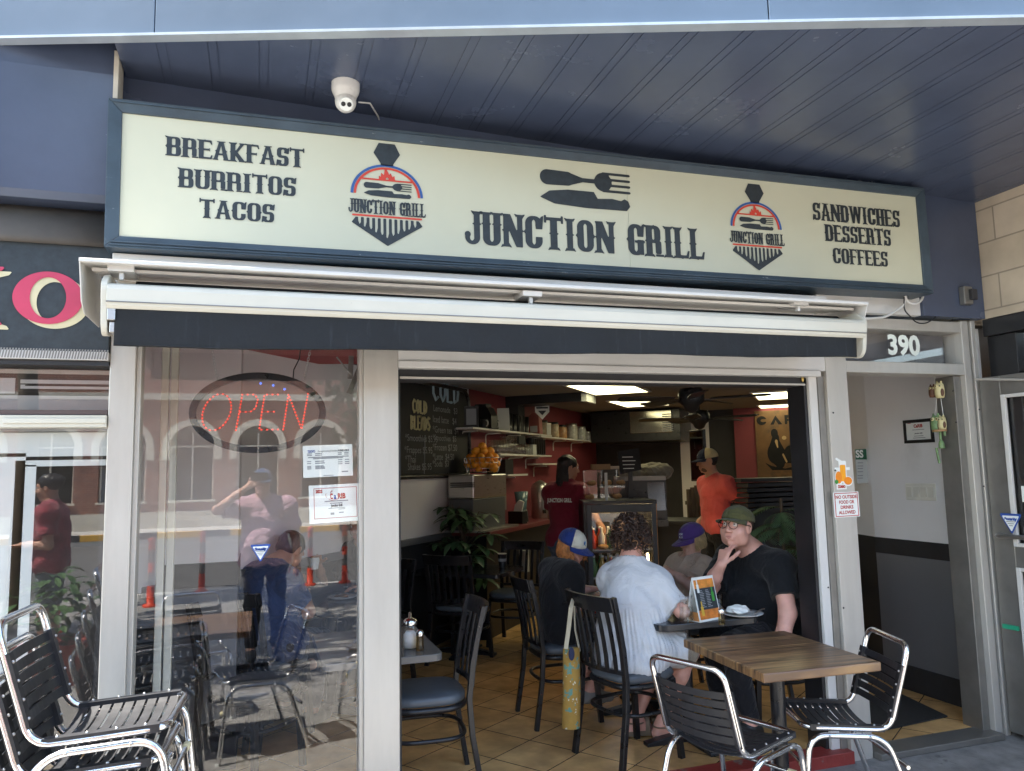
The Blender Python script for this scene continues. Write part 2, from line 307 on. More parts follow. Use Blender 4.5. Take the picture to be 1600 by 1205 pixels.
def western(mb, word, o, ex, ey, height, width, lift, mi=0, bold=.2, wf=.56, gap=.10):
    """western slab lettering with spurs half way up, drawn for this sign; word centred on o"""
    W = {'I': .34, 'J': .5, 'W': .92, 'T': .62, 'L': .52, ' ': .34, 'E': .56, 'F': .54, 'S': .54, 'K': .64, 'A': .66, 'N': .66}
    ws = [W.get(ch, .6) * wf / .56 for ch in word]; tot = sum(ws) + gap * (len(word) - 1); k = width / tot / height
    x = -width / 2
    for ch, w0 in zip(word, ws):
        wd = w0 * k * height / height                        # width in letter heights
        if ch != ' ':
            f = Field(-.14, -.12, wd + .14, 1.12, 1 / 46); t = min(bold, wd * .62 if ch == 'I' else wd * .4); sx = .05
            def stem(xc, lo=0, hi=1, spur=True, top=True, bot=True, tt=t):
                f.u(f.bx(xc - tt / 2, lo, xc + tt / 2, hi))
                if spur: f.u(f.dia((xc, (lo + hi) / 2), tt / 2 + .06, .085))
                for on, y, sg in ((top, hi, -1), (bot, lo, 1)):
                    if on:
                        f.u(f.bx(xc - tt / 2 - sx, min(y, y + sg * .055), xc + tt / 2 + sx, max(y, y + sg * .055)))
                        for d in (-1, 1): f.u(f.poly([(xc + d * (tt / 2), y), (xc + d * (tt / 2 + .1), y - sg * .03), (xc + d * (tt / 2 + .02), y + sg * .1)]))
            def arm(x0, x1, y, up, ln=.13):
                f.u(f.bx(x0, y - .05, x1, y + .05)); f.u(f.poly([(x1, y + up * .05), (x1 - .09, y), (x1 - .02, y - up * ln), (x1 + .045, y - up * ln)]) if up else f.poly([(x1 - .05, y), (x1 + .03, y + .11), (x1 + .03, y - .11)]))
            def ring(x0, y0, x1, y1, th, tv, rd):
                f.u(np.maximum(f.bx(x0, y0, x1, y1, rd), -f.bx(x0 + th, y0 + tv, x1 - th, y1 - tv, max(rd - th * .6, .02))))
            tv = .1; h2 = t / 2
            if ch == 'I': stem(wd / 2)
            elif ch == 'T':
                stem(wd / 2, top=False); f.u(f.bx(0, .9, wd, 1.0)); f.u(f.bx(-.03, .82, .045, 1.06, .01)); f.u(f.bx(wd - .045, .82, wd + .03, 1.06, .01))
            elif ch == 'L': stem(h2); arm(h2, wd, .05, -1, .2)
            elif ch in 'EF':
                stem(h2, bot=ch == 'F'); arm(h2, wd - .02, .95, 1, .17); arm(h2, wd - .12, .5, 0)
                if ch == 'E': arm(h2, wd, .05, -1, .17)
            elif ch == 'H': stem(h2); stem(wd - h2); f.u(f.bx(h2, .45, wd - h2, .55))
            elif ch == 'N':
                tn = t * .72; stem(tn / 2, tt=tn, top=False); stem(wd - tn / 2, tt=tn, bot=False)
                f.u(f.poly([(-.04, 1), (tn + .06, 1), (wd, 0), (wd - tn - .04, 0)]))
            elif ch == 'U':
                stem(h2, .3, 1, bot=False); stem(wd - h2, .3, 1, bot=False); r_ = Field(-.14, -.12, wd + .14, 1.12, 1 / 46)
                f.u(np.maximum(np.maximum(f.bx(0, 0, wd, .8, .22), -f.bx(t, tv, wd - t, .9, .1)), f.Y - .45))
            elif ch == 'J':
                stem(wd - h2, .25, 1, bot=False); f.u(np.maximum(np.maximum(f.bx(0, 0, wd, .7, .22), -f.bx(t * .8, tv, wd - t, .8, .1)), f.Y - .36)); f.u(f.circ((t * .45, .3), t * .5))
            elif ch == 'O': ring(0, 0, wd, 1, t, tv, .24); f.u(f.dia((0.02, .5), .08, .09)); f.u(f.dia((wd - .02, .5), .08, .09))
            elif ch in 'CG':
                ring(0, 0, wd, 1, t, tv, .24); f.cut(f.bx(wd - t - .03, .36 if ch == 'C' else .5, wd + .2, .66)); f.u(f.dia((0.02, .5), .08, .09))
                f.u(f.poly([(wd, .6), (wd + .04, 1.02), (wd - .03, 1.0), (wd - t * .9, .72), (wd - t, .6)]))
                if ch == 'G': f.u(f.bx(wd - t - .09, .40, wd + .04, .48)); f.u(f.bx(wd - t, 0.02, wd, .45))
            elif ch == 'D': ring(0, 0, wd, 1, t, tv, .24); f.u(f.bx(0, 0, t, 1)); f.u(f.bx(-.05, 0, .2, .06)); f.u(f.bx(-.05, .94, .2, 1)); f.u(f.dia((0.02, .5), .08, .09)); f.u(f.dia((wd - .02, .5), .08, .09))
            elif ch == 'B':
                ring(0, .47, wd - .03, 1, t, tv, .19); ring(0, 0, wd, .55, t, tv, .19); f.u(f.bx(0, 0, t, 1)); f.u(f.dia((0, .5), .07, .09)); f.u(f.bx(-.06, 0, .2, .06)); f.u(f.bx(-.06, .94, .2, 1)); f.u(f.poly([(0, .94), (-.12, 1.04), (.1, 1)]))
            elif ch == 'R':
                ring(0, .43, wd - .03, 1, t, tv, .19); stem(h2); f.u(f.bx(wd - t, .08, wd - .01, .5, .06)); f.u(f.bx(wd - t, 0, wd + .07, .07)); f.u(f.bx(h2, .43, wd - t * .6, .53))
            elif ch == 'S':
                r_ = .2; f.u(np.maximum(np.maximum(f.bx(0, .43, wd, 1, r_), -f.bx(t * .95, .53, wd - t * .9, .9, .1)), -f.bx(wd - t * .95, .3, wd + .2, .72)))
                f.u(np.maximum(np.maximum(f.bx(0, 0, wd, .57, r_), -f.bx(t * .9, .1, wd - t * .95, .47, .1)), -f.bx(-.2, .28, t * .95, .7)))
                f.u(f.poly([(wd, .66), (wd + .04, 1.02), (wd - .04, .98), (wd - t, .78), (wd - t, .7)])); f.u(f.poly([(0, .34), (-.04, -.02), (.04, .02), (t, .22), (t, .3)]))
            elif ch == 'A':
                f.u(f.poly([(wd * .36, 1), (wd * .64, 1), (wd, 0), (wd - t, 0), (wd * .5, .78), (t * .75, 0), (0, 0)])); f.u(f.bx(wd * .25, .26, wd * .75, .36))
                for xx in (t * .38, wd - t * .5): f.u(f.bx(xx - t * .6, 0, xx + t * .6, .06))
                f.u(f.bx(wd * .5 - .2, .95, wd * .5 + .2, 1.0)); f.u(f.dia((wd * .2, .48), .08, .07)); f.u(f.dia((wd * .8, .48), .08, .07))
            elif ch == 'K':
                stem(h2); f.u(f.poly([(t * .8, .45), (wd - t * .9, .98), (wd - .02, .98), (t, .34)])); f.u(f.poly([(t * 1.1, .62), (wd + .03, 0), (wd - t - .03, 0), (t * .8, .42)]))
                f.u(f.bx(wd - t - .05, .94, wd + .05, 1)); f.u(f.bx(wd - t - .06, 0, wd + .07, .06))
            elif ch == 'W':
                q = wd / 4; tt = t * .85
                for (x0, x1) in ((tt * .5, q * 1.15), (q * 1.95, q * 1.25), (q * 2.05, q * 2.85), (wd - tt * .5, q * 2.95)): f.u(f.poly([(x0 - tt / 2, 1), (x0 + tt / 2, 1), (x1 + tt * .35, 0), (x1 - tt * .35, 0)]))
                f.u(f.bx(-.06, .95, tt + .06, 1)); f.u(f.bx(wd - tt - .06, .95, wd + .06, 1))
            ex_, ey_ = Vector(ex), Vector(ey)
            f.mesh(mb, Vector(o) + ex_ * x - ey_ * (height / 2), ex_ * height, ey_ * height, 0, mi) if False else f.mesh(mb, Vector(o) + ex_ * x - ey_ * (height / 2) + ex_.cross(ey_) * lift, ex_ * height, ey_ * height, 0, mi)
        x += (w0 + gap) * k * height
    return mb
# ------------------------------------------------------------------ material palette
M = {}
M['alu'] = add_marks(P('aluminium', (.52, .495, .445), .36, .35, .06, 3, .03, 30, stretch=(5, 5, .8)), (.34, .33, .31), 8, .64, .10, (4, 4, .7), .28)
M['alu_dark'] = P('dull_aluminium', (.24, .23, .21), .4, .6, .15, 5)
M['chrome'] = add_marks(P('polished_steel', (.80, .79, .78), .15, 1, .08, 14, .04, 120, rvar=.11), (.38, .36, .33), 40, .70, .05, (1, 1, 1), .6)
M['steel'] = P('brushed_steel', (.48, .47, .45), .3, .9, .1, 10, stretch=(1, 1, 8))
M['navy'] = add_marks(P('navy_gloss_paint', (.068, .086, .135), .25, 0, .14, 2, .10, 9, rvar=.1), (.33, .34, .34), 16, .775, .03)
M['navy_frame'] = add_marks(P('navy_sign_frame', (.040, .062, .082), .42, 0, .25, 6, .15, 30), (.42, .46, .46), 22, .68, .04, (.6, 1, 2.5), .8)
M['fascia'] = add_marks(P('navy_fascia_paint', (.095, .135, .19), .3, 0, .1, 1.2, .1, 6), (.5, .52, .52), 13, .74, .03)
M['cream_panel'] = add_marks(P('cream_sign_panel', (.56, .555, .415), .38, 0, .07, .7, 0), (.36, .31, .18), 30, .735, .03, (1, 1, .35), .8)
M['letter'] = P('black_vinyl', (.022, .030, .036), .5, 0, .3, 30)
M['red_v'] = P('red_vinyl', lin('#c8402f'), .5); M['blue_v'] = P('blue_vinyl', lin('#2f5a9a'), .5)
M['white'] = add_marks(P('white_enamel', (.62, .605, .57), .32, 0, .05, 4), (.45, .42, .36), 12, .66, .08, (1, 1, 1), .5)
M['awn_cream'] = add_marks(P('cream_awning_metal', (.58, .56, .475), .3, 0, .05, 3), (.42, .40, .33), 26, .68, .06, (1, 1, 1), .5)
M['awn_navy'] = add_marks(P('navy_awning_canvas', (.0095, .0118, .0145), .85, 0, .3, 7, .25, 60), (.05, .06, .072), 16, .58, .2, (3, 3, .3), .45)
M['black'] = P('black_paint', (.014, .014, .016), .42, 0, .3, 8)
M['black_metal'] = P('black_powder_coat', (.012, .012, .014), .3, 0, .3, 25, rvar=.1)
M['black_matt'] = P('matt_black', (.018, .018, .02), .7, 0, .3, 8)
M['grey_wall'] = P('pale_grey_wall', (.78, .77, .77), .6, 0, .04, 2, .05, 80)
M['dado'] = P('grey_dado_paint', (.13, .136, .145), .5, 0, .06, 2, .05, 60)
M['red_wall'] = P('dark_red_wall', (.19, .032, .042), .6, 0, .1, 2)
M['ceil'] = P('ceiling_paint', (.22, .21, .20), .8, 0, .06, 2)
M['dark_wall'] = P('charcoal_wall', (.03, .029, .031), .6, 0, .2, 3)
M['beige'] = brick('beige_block', (.50, .41, .30), (.56, .47, .36), (.30, .25, .19), .62, .21, .010, 'YZ', .5, .3, .75, .16)
M['glass'] = glass('window_glass', .062)
M['glass_thin'] = glass('clear_glass', .06); M['glass_dark'] = glass('tinted_glass', .06, (.25, .27, .27))
M['paper'] = P('white_paper', (.78, .80, .76), .7, 0, .03, 5)
M['ink'] = P('dark_ink', (.06, .06, .07), .7); M['ink_grey'] = P('grey_print', (.28, .29, .30), .7); M['ink_red'] = P('red_print', lin('#b0362c'), .7); M['ink_blue'] = P('blue_print', lin('#2b4f9e'), .6)
M['chain'] = P('chain_steel', (.5, .5, .5), .35, .9)
M['rubber'] = P('yellowed_rubber', (.62, .55, .33), .6)
M['tile'] = brick('terracotta_tile', (.62, .36, .135), (.70, .425, .175), (.08, .05, .03), .345, .345, .007, 'XY', 0, .25, .22, .22, rad(-35.0 + 90), 7)
M['pave'] = add_marks(P('worn_concrete', (.22, .21, .195), .88, 0, .28, 9, .5, 90), (.10, .095, .09), 5, .62, .07)
M['road'] = P('asphalt', (.085, .083, .08), .9, 0, .25, 3, .4, 120)
M['conc'] = P('pale_concrete', (.40, .385, .355), .9, 0, .15, 2, .2, 60)
M['bricks'] = brick('red_brick', (.27, .105, .065), (.20, .075, .05), (.34, .30, .26), .22, .075, .011, 'XZ', .5, .4, .85, .25)
M['stone'] = P('cream_stone', (.55, .50, .41), .8, 0, .15, 4, .2)
M['orange_p'] = P('orange_plastic', lin('#d8431d'), .5); M['yellow_p'] = P('yellow_paint', lin('#d6a01c'), .55)
M['leaf'] = P('leaf_green', (.045, .10, .028), .5, 0, .45, 9, spec=.4); M['leaf_dark'] = P('dark_leaf', (.05, .11, .045), .42, 0, .4, 10); M['bark'] = P('bark', (.10, .075, .05), .9, 0, .3, 12, .6, 30)
M['tabletop'] = wood('walnut_laminate', '#382b22', '#654c36', '#8a6c48', 'Y', 1.0, .34)
M['red_paint'] = add_marks(P('red_threshold_paint', (.26, .035, .028), .5, 0, .2, 6, .2), (.20, .17, .15), 9, .58, .06)
M['lamp'] = P('light_panel', (.8, .8, .7), .5, 0, 0, 5, emit=(1, .92, .55), es=1.0)
M['brown'] = P('cardboard_brown', (.26, .16, .08), .8)
M['frost'] = P('frosted_film', (.52, .54, .52), .6, 0, .04, 2); M['film_grey'] = P('grey_film', (.30, .28, .26), .6, 0, .05, 2)
M['dark_green'] = P('dark_green_film', (.03, .045, .03), .4)

add_marks(M['tile'], (.16, .10, .05), 2.2, .52, .25, (1, 1, 1), .45); add_marks(M['dado'], (.22, .22, .22), 7, .64, .06, (1, 1, .35), .35); add_marks(M['grey_wall'], (.42, .41, .39), 3.5, .60, .2, (1, 1, .5), .35); add_marks(M['tabletop'], '#b59a72', 7, .66, .05, (8, .6, 1), .35); add_marks(M['black_metal'], (.10, .10, .10), 30, .70, .03, (1, 1, .4), .5)
def box(name, lo, hi, mat, parent=None, bevel=.0, Mx=None):
    return MB().box(lo, hi, Mx).build(name, mat, parent, bevel)
def struct(o, lab=None, cat=None): return tag(o, lab, cat, None, 'structure')
def uv(a, b, z=0): return Vector((a * .643 + b * .766, a * .766 - b * .643, z))    # interior axes: a along the long wall, b away from it
UVM = Matrix(((.643, .766, 0, 0), (.766, -.643, 0, 0), (0, 0, 1, 0), (0, 0, 0, 1)))
def onW(px, py, b):
    d = ray(px, py); t = b / (d[0] * .766 - d[1] * .643); return Vector((d[0] * t, d[1] * t, d[2] * t + CAM_H))
def a_of(p): return p.x * .643 + p.y * .766
WB = -3.36

# ------------------------------------------------------------------ ground
g = MB(); g.add([(-60, FY + .02, 0), (60, FY + .02, 0), (60, -6.6, -.26), (-60, -6.6, -.26)], [(3, 2, 1, 0)])
struct(g.build('sidewalk', M['pave']), 'worn grey concrete sidewalk in front of the cafe', 'sidewalk')
g = MB(); g.box((-60, -6.75, -.6), (60, -6.6, -.262)); struct(g.build('kerb', M['conc']), 'pale concrete kerb along the road', 'kerb')
g = MB(); g.add([(-250, -6.75, -.40), (250, -6.75, -.40), (250, -250, -.40), (-250, -250, -.40)], [(3, 2, 1, 0)]); struct(g.build('road', M['road']), 'grey asphalt road behind the photographer', 'road')
g = MB(); g.box((-60, -24.2, -.6), (60, -19.0, -.25)); struct(g.build('far_sidewalk', M['conc']), 'pale sidewalk across the road', 'sidewalk')
g = MB(); g.add([(-2, FY + .1, .03), (4.32, FY + .1, .03), (12.0, 6.5, .03), (7.5, 14.5, .03), (-2, 6, .03)], [(0, 1, 2, 3, 4)])
struct(g.build('cafe_floor', M['tile']), 'brown tiled floor of the cafe laid on the diagonal', 'floor')
g = MB(); g.add([(-2, FY + .14, 2.45), (5.3, FY + .14, 2.45), (12.0, 6.5, 2.45), (7.5, 14.5, 2.45), (-2, 6, 2.45)], [(4, 3, 2, 1, 0)])
struct(g.build('cafe_ceiling', M['ceil']), 'grey ceiling of the cafe', 'ceiling')
tag(box('door_threshold', (3.21, FY - .06, .0), (4.1, FY + .10, .034), M['alu_dark'], None, .004), 'scuffed grey metal sill under the open doorway', 'threshold')

# ------------------------------------------------------------------ shop front
sf = empty('shop_front', (1.2, FY, 0), 'aluminium shop front with a big window, a wide opening and a doorway', 'shop front')
O = Vector((1.2, FY, 0))
def sfp(name, mb, mat, bev=0, parent=None):
    o = mb.build(name, mat, parent or sf, bev)
    if parent is None: o.location = -O
    return o
def vbar(x0, x1, y0, y1, z0, z1): return MB().box((x0, FY + y0, z0), (x1, FY + y1, z1))
sfp('post', vbar(-.605, -.505, 0, .14, -.02, 2.62), M['alu'], .004)
sfp('post', vbar(.455, .615, 0, .14, -.02, 2.5), M['alu'], .004)
sfp('post', vbar(3.062, 3.206, -.004, .14, -.02, 2.45), M['alu'], .004)
sfp('jamb', vbar(3.02, 3.062, .02, .16, .0, 2.10), M['alu_dark'], .003)
sfp('jamb', vbar(2.965, 3.02, .03, .11, .0, 2.10), M['white'], .004)
sfp('jamb', vbar(2.945, 2.965, .05, .20, .0, 2.09), M['black'], .003)
sfp('jamb', vbar(.615, .632, .05, .20, .0, 2.09), M['black'], .003)
sfp('header', vbar(.615, 3.062, .0, .14, 2.125, 2.5), M['white'], .004)
sfp('header_lip', vbar(.615, 3.02, -.012, .12, 2.092, 2.125), M['white'], .004)
sfp('roller_track', vbar(.63, 2.965, .05, .20, 2.055, 2.092), M['black'], .002)
sfp('rail', vbar(.63, 2.95, .04, .055, 2.046, 2.056), M['alu'], .001)
sfp('roller_box', vbar(.632, 2.945, .08, .20, onY(800, 601, FY + .2).z, 2.052), M['dark_wall'], .004)
for q_ in ((693, 588), (1202, 598)): sfp('bolt', MB().ball(onY(*q_, FY + .075), .011, 8), M['steel'])
sfp('knob', MB().ball(onY(1254, 588, FY + .04), (.018, .012, .010), 8).ball(onY(1254, 592, FY + .04), (.008, .008, .02), 8), P('brass', (.6, .42, .14), .3, 1))
sfp('door_rail_curve', MB().tube([onY(1252, 608, FY + .16), onY(1257, 625, FY + .16), onY(1262, 660, FY + .16), onY(1266, 760, FY + .16), onY(1285, 1060, FY + .16), onY(1288, 1110, FY + .16)], .010, 6), M['steel'])
sfp('threshold', vbar(.615, 3.06, -.03, .10, -.02, .062), M['red_paint'], .004)
wf = MB()
wf.box((-.505, FY + .02, .06), (-.485, FY + .12, 2.5)).box((.437, FY + .02, .06), (.455, FY + .12, 2.5)).box((-.485, FY + .02, .06), (.437, FY + .12, .16)).box((-.485, FY + .03, 2.4), (.437, FY + .12, 2.5))
wf = sfp('window_frame', wf, M['alu'], .003)
sfp('window_pane', vbar(-.485, .437, .06, .066, .16, 2.4), M['glass'])
sfp('window_bulkhead', vbar(-.505, .455, .0, .14, -.02, .058), M['alu_dark'], .003)
# doorway head, transom and right jamb
sfp('door_head', vbar(3.206, 4.10, -.002, .13, 2.122, 2.19), M['alu'], .004)
sfp('transom_bar', vbar(3.206, 4.10, -.002, .13, 2.385, 2.45), M['alu'], .004)
tp = sfp('transom_pane', vbar(3.206, 4.09, .05, .056, 2.19, 2.385), M['glass'])
text_mb('390', .165, onY(1412, 541, FY + .046), (1, 0, 0), (0, 0, 1), bold=.006).build('house_number', P('white_numerals', (.80, .86, .78), .5), tp)
jm = MB().box((4.095, FY - .004, 0), (4.15, FY + .15, 2.46)).box((4.165, FY - .012, 0), (4.20, FY + .15, 2.46)); sfp('door_jamb', jm, M['alu'], .004)
sfp('door_jamb', vbar(4.04, 4.095, .03, .17, 0, 2.12), M['alu_dark'], .004)
sfp('door_jamb', vbar(4.15, 4.165, .01, .14, 0, 2.455), M['black'], .002)
for q_ in ((1489, 611, .03), (1530, 640, -.012), (1302, 645, -.006), (1305, 735, -.006), (1294, 918, .03), (1494, 660, .03), (1537, 760, -.012), (1318, 950, -.006)): sfp('screw', MB().ball(onY(q_[0], q_[1], FY + q_[2]), .005, 6), M['dark_wall'])
sfp('transom_backing', vbar(3.206, 4.09, .13, .14, 2.19, 2.385), P('grey_backing', (.16, .155, .155), .7), .0)

# wall over the shop front
wl = box('upper_wall', (-.60, FY + .02, 2.5), (4.3, FY + .3, 3.6), M['navy']); tag(wl, 'dark navy wall above the cafe shop front behind the sign box', 'wall')
b_ = MB().box((3.0, FY - .03, 2.47), (3.76, FY + .018, 2.62)); tag(b_.build('trim_board', M['white'], None, .004), 'pale trim board under the right end of the sign box', 'trim board')
b_ = MB().box((3.76, FY - .05, 2.468), (4.245, FY + .018, 3.3)); tag(b_.build('fascia_board', M['navy'], None, .003), 'dark board right of the sign box carrying a junction box', 'board')
b_ = MB().box((-.59, FY - .12, 2.44), (3.0, FY + .018, 2.53)); tag(b_.build('mounting_board', M['white'], None, .004), 'pale board between the sign box and the awning', 'board')
jb = empty('junction_box', onY(1507, 463, FY - .06), 'small grey electrical box on the dark board right of the sign', 'junction box')
MB().box((-.035, -.03, -.055), (.035, .01, .055)).build('housing', M['alu_dark'], jb, .006); MB().box((.0, -.055, -.03), (.045, -.03, .035)).build('cover', M['dark_wall'], jb, .005)
cw = MB().tube(rpath([onY(1416, 462, FY - .1), onY(1412, 478, FY - .09), onY(1385, 496, FY - .06), onY(1350, 498, FY - .04)], .05), .007, 6); tag(cw.build('white_cable', M['white']), 'white cable running from the sign corner down to the transom', 'cable')
cw = MB().tube(rpath([onY(1413, 464, FY - .1), onY(1412, 484, FY - .09), onY(1432, 505, FY - .05), onY(1447, 506, FY - .04), onY(1462, 496, FY - .03)], .04), .004, 6); tag(cw.build('black_cable', M['black']), 'thin black cable looping below the sign corner', 'cable')
cw = MB().tube([onY(1428 + 14 * math.cos(t), 461 + 14 * math.sin(t), FY - .1) for t in [i * .35 - .2 for i in range(12)]], .008, 6); tag(cw.build('white_conduit', M['white']), 'short white loop of conduit under the right sign corner', 'cable')

# beige block pier on the right, dark shop window under it
p = empty('block_pier', (4.25, 3.0, 2.47), 'beige concrete block wall coming forward at the far right', 'wall')
MB().box((4.25, 1.2, 2.468), (4.7, FY + .5, 3.6)).build('wall', M['beige'], p).location = (-4.25, -3.0, -2.47)
MB().tube([(4.235, 3.02, 3.22), (4.235, 3.03, 3.05), (4.232, 2.99, 2.9), (4.235, 3.01, 2.47)], .012, 6).build('conduit', M['stone'], p).location = (-4.25, -3.0, -2.47)
p = empty('neighbour_shop_window', (4.3, 2.5, 0), 'dark glazed shop window with black frame behind the open door', 'shop window')
fr = MB().box((4.25, 1.2, 2.36), (4.36, FY - .02, 2.466)).box((4.28, 3.36, 0), (4.36, FY - .02, 2.36)).box((4.28, 1.2, 2.12), (4.36, 3.36, 2.19)).box((4.28, 1.2, 0), (4.36, 3.36, .2)).box((4.28, 2.2, .2), (4.36, 2.26, 2.36))
o = fr.build('frame', M['black'], p, .004); o.location = (-4.3, -2.5, 0)
o = MB().box((4.31, 1.2, .2), (4.316, 3.36, 2.36)).build('pane', M['glass'], p); o.location = (-4.3, -2.5, 0)
o = MB().box((4.9, 1.0, 0), (5.0, FY - .04, 2.4)).build('back_panel', M['dark_wall'], p); o.location = (-4.3, -2.5, 0)

# open entrance door, swung out against the right wall
d = empty('entrance_door', (4.20, FY - .03, 0), 'open aluminium and glass entrance door swung out at the far right', 'door')
d.rotation_euler = (0, 0, rad(3.0))
# local: -Y away from hinge, x thickness
f = MB().box((-.03, -.92, .03), (.025, -.80, 2.10)).box((-.03, -.13, .03), (.025, .0, 2.10)).box((-.03, -.80, 1.985), (.025, -.13, 2.10)).box((-.03, -.80, .03), (.025, -.13, .26)).box((-.03, -.80, .98), (.025, -.13, 1.10))
f.build('frame', M['alu_dark'], d, .004)
f = MB()
for z0, z1 in ((.26, .98), (1.10, 1.985)):
    f.box((-.038, -.155, z0), (-.018, -.13, z1)).box((-.038, -.80, z0), (-.018, -.775, z1)).box((-.036, -.775, z1 - .02), (-.018, -.155, z1)).box((-.036, -.775, z0), (-.018, -.155, z0 + .02))
f.build('glazing_bead', M['white'], d, .002)
MB().box((-.006, -.80, .26), (0, -.13, .98)).box((-.006, -.80, 1.10), (0, -.13, 1.985)).build('pane', M['glass'], d)
MB().tube(rpath([(-.03, -.06, 1.16), (-.085, -.06, 1.16), (-.085, -.86, 1.16), (-.03, -.86, 1.16)], .03), .014, 8).build('push_bar', M['steel'], d)
MB().box((-.044, -.115, .62), (-.031, -.02, .645)).build('green_tape', P('green_tape', (.02, .30, .16), .5), d)
MB().tube([(-.05, -.5, 2.03), (-.09, -.02, 2.09)], .008, 6).build('closer_arm', M['alu'], d)
st = MB(); f_ = Field(-.12, -.12, .12, .12, .004)
tag(MB().box((4.146, 3.12, 1.36), (4.150, 3.31, 1.45)).build('blank_sticker', M['paper']), 'blank white rectangle stuck inside the glass of the open door', 'sticker')
def security_sticker(name, o, ex, ey, s, label, words):
    e = empty(name, o, label, 'sticker', 'security stickers on the glass'); ex, ey = Vector(ex), Vector(ey); nrm = ex.cross(ey)
    tri = lambda k, y: [(-.5 * k * s, (.433 * k + y) * s), (.5 * k * s, (.433 * k + y) * s), (0, (-.433 * k + y) * s)]
    f = Field(-.7 * s, -.6 * s, .7 * s, .6 * s, s / 40); f.u(f.poly(tri(.9, 0)) - .06 * s); f.mesh(MB(), (0, 0, 0), ex, ey).build('border', M['ink_blue'], e)
    f = Field(-.7 * s, -.6 * s, .7 * s, .6 * s, s / 40); f.u(f.poly(tri(.74, .0)) - .03 * s); f.mesh(MB(), (0, 0, 0), ex, ey, .002).build('face', M['paper'], e)
    text_mb(words, .17 * s, ey * (.20 * s) + nrm * .003, ex, ey, width=.62 * s, bold=.002).build('lettering', M['ink_blue'], e)
    m_ = MB()
    for k in range(3): m_.box((-.16 + .045 * k, -.5, -.5), (.16 - .045 * k, .5, .5)) if False else None
    for k in range(3):
        y = (.06 - .09 * k) * s; wd = (.22 - .06 * k) * s
        m_.add([ex * -wd + ey * y + nrm * .003, ex * wd + ey * y + nrm * .003, ex * wd + ey * (y + .035 * s) + nrm * .003, ex * -wd + ey * (y + .035 * s) + nrm * .003], [(0, 1, 2, 3)])
    m_.build('fine_print', M['ink_grey'], e); return e
security_sticker('security_sticker', onY(407, 864, FY + .056), (1, 0, 0), (0, 0, 1), .082, 'blue bordered triangular sticker low on the big window', 'Security')
security_sticker('security_sticker', onX(1580, 818, 4.140), (.05, -1, 0), (0, 0, 1), .125, 'blue bordered triangular sticker on the open entrance door', 'Security')

# ------------------------------------------------------------------ canopy over the pavement
def soff(x): return 3.345 - .032 * x
def on_soff(px, py):
    d = ray(px, py); t = (3.345 - CAM_H) / (d[2] + .032 * d[0]); return Vector((d[0] * t, d[1] * t, d[2] * t + CAM_H))
A, B_ = on_soff(0, 58), on_soff(1600, 25); dirf = (B_ - A) / (B_.x - A.x)
def fas(x): return A + dirf * (x - A.x)
can = empty('canopy', fas(0), 'navy painted canopy with plank soffit over the shop front', 'canopy')
def cpart(name, mb, mat, bev=0):
    o = mb.build(name, mat, can, bev); o.location = -fas(0); return o
xs = -.585; k = 0; sl = MB()
while xs < 4.25:                                                          # planks, each a shallow tray with a groove between
    x1 = xs + .2
    for (a, b2, dz) in ((xs, xs + .158, 0), (xs + .158, xs + .163, .0035), (xs + .163, xs + .195, .0008), (xs + .195, x1, .003)):
        f0, f1 = fas(a), fas(b2); q = [(a, f0.y + .01, soff(a) + dz), (b2, f1.y + .01, soff(b2) + dz), (b2, FY + .1, soff(b2) + dz), (a, FY + .1, soff(a) + dz)]
        sl.hexa(q, [(p[0], p[1], soff(p[0]) + .03) for p in q])
    xs = x1
cpart('soffit', sl, M['navy'])
fb = MB(); seams = [-9, -.42, 1.83, 4.6, 12]
for a, b2 in zip(seams[:-1], seams[1:]):
    p0, p1 = fas(a), fas(b2 - .004); n_ = Vector((dirf.y, -1, 0)).normalized() * -1
    n_ = Vector((dirf.y, -dirf.x, 0)).normalized()
    q = [p0, p1, p1 - n_ * .05, p0 - n_ * .05]; fb.hexa(q, [p + Vector((0, 0, .9)) for p in q])
cpart('fascia', fb, M['fascia'], .002)
n_ = Vector((dirf.y, -dirf.x, 0)).normalized()
tb = MB(); p0, p1 = fas(-9), fas(12); q = [p0 + n_ * .012, p1 + n_ * .012, p1 - n_ * .04, p0 - n_ * .04]; tb.hexa([p - Vector((0, 0, .012)) for p in q], [p + Vector((0, 0, -.001)) for p in q])
cpart('drip_edge', tb, P('drip_edge_paint', (.42, .47, .52), .3, .3))
dk = MB(); dk.add([fas(-9) + Vector((0, 0, .85)), fas(12) + Vector((0, 0, .85)), (12, 9, 4.2), (-9, 9, 4.2)], [(0, 1, 2, 3)]); cpart('roof_deck', dk, M['conc'])
# left neighbour's bulkhead, recess and sign board
nb = empty('neighbour_shop', (-1.6, FY, 0), 'neighbouring shop on the left with dark sign board and frosted window', 'shop front')
def npart(name, mb, mat, bev=0, parent=None):
    o = mb.build(name, mat, parent or nb, bev)
    if parent is None: o.location = (1.6, -FY, 0)
    return o
zb = onY(100, 311, FY - .07).z
bk = MB(); bk.prism([(-9, FY - .07, zb + .03), (-9, FY - .05, zb), (-9, FY + .3, zb), (-9, FY + .3, 3.7), (-9, FY - .12, 3.7), (-9, FY - .12, 3.3)], (9 - .605, 0, 0)); npart('bulkhead', bk, M['navy'])
npart('end_strip', MB().box((-.607, FY - .14, 3.19), (-.589, FY - .02, 3.40)), M['stone'])
zs1, zs0 = onY(80, 381, FY - .02).z, onY(80, 548, FY - .02).z
gb = MB(); pts = []
for i in range(9):
    t = i / 8; pts.append((-9, FY + .06 - .11 * math.sin(t * pi * .55), zb - (zb - zs1) * t))
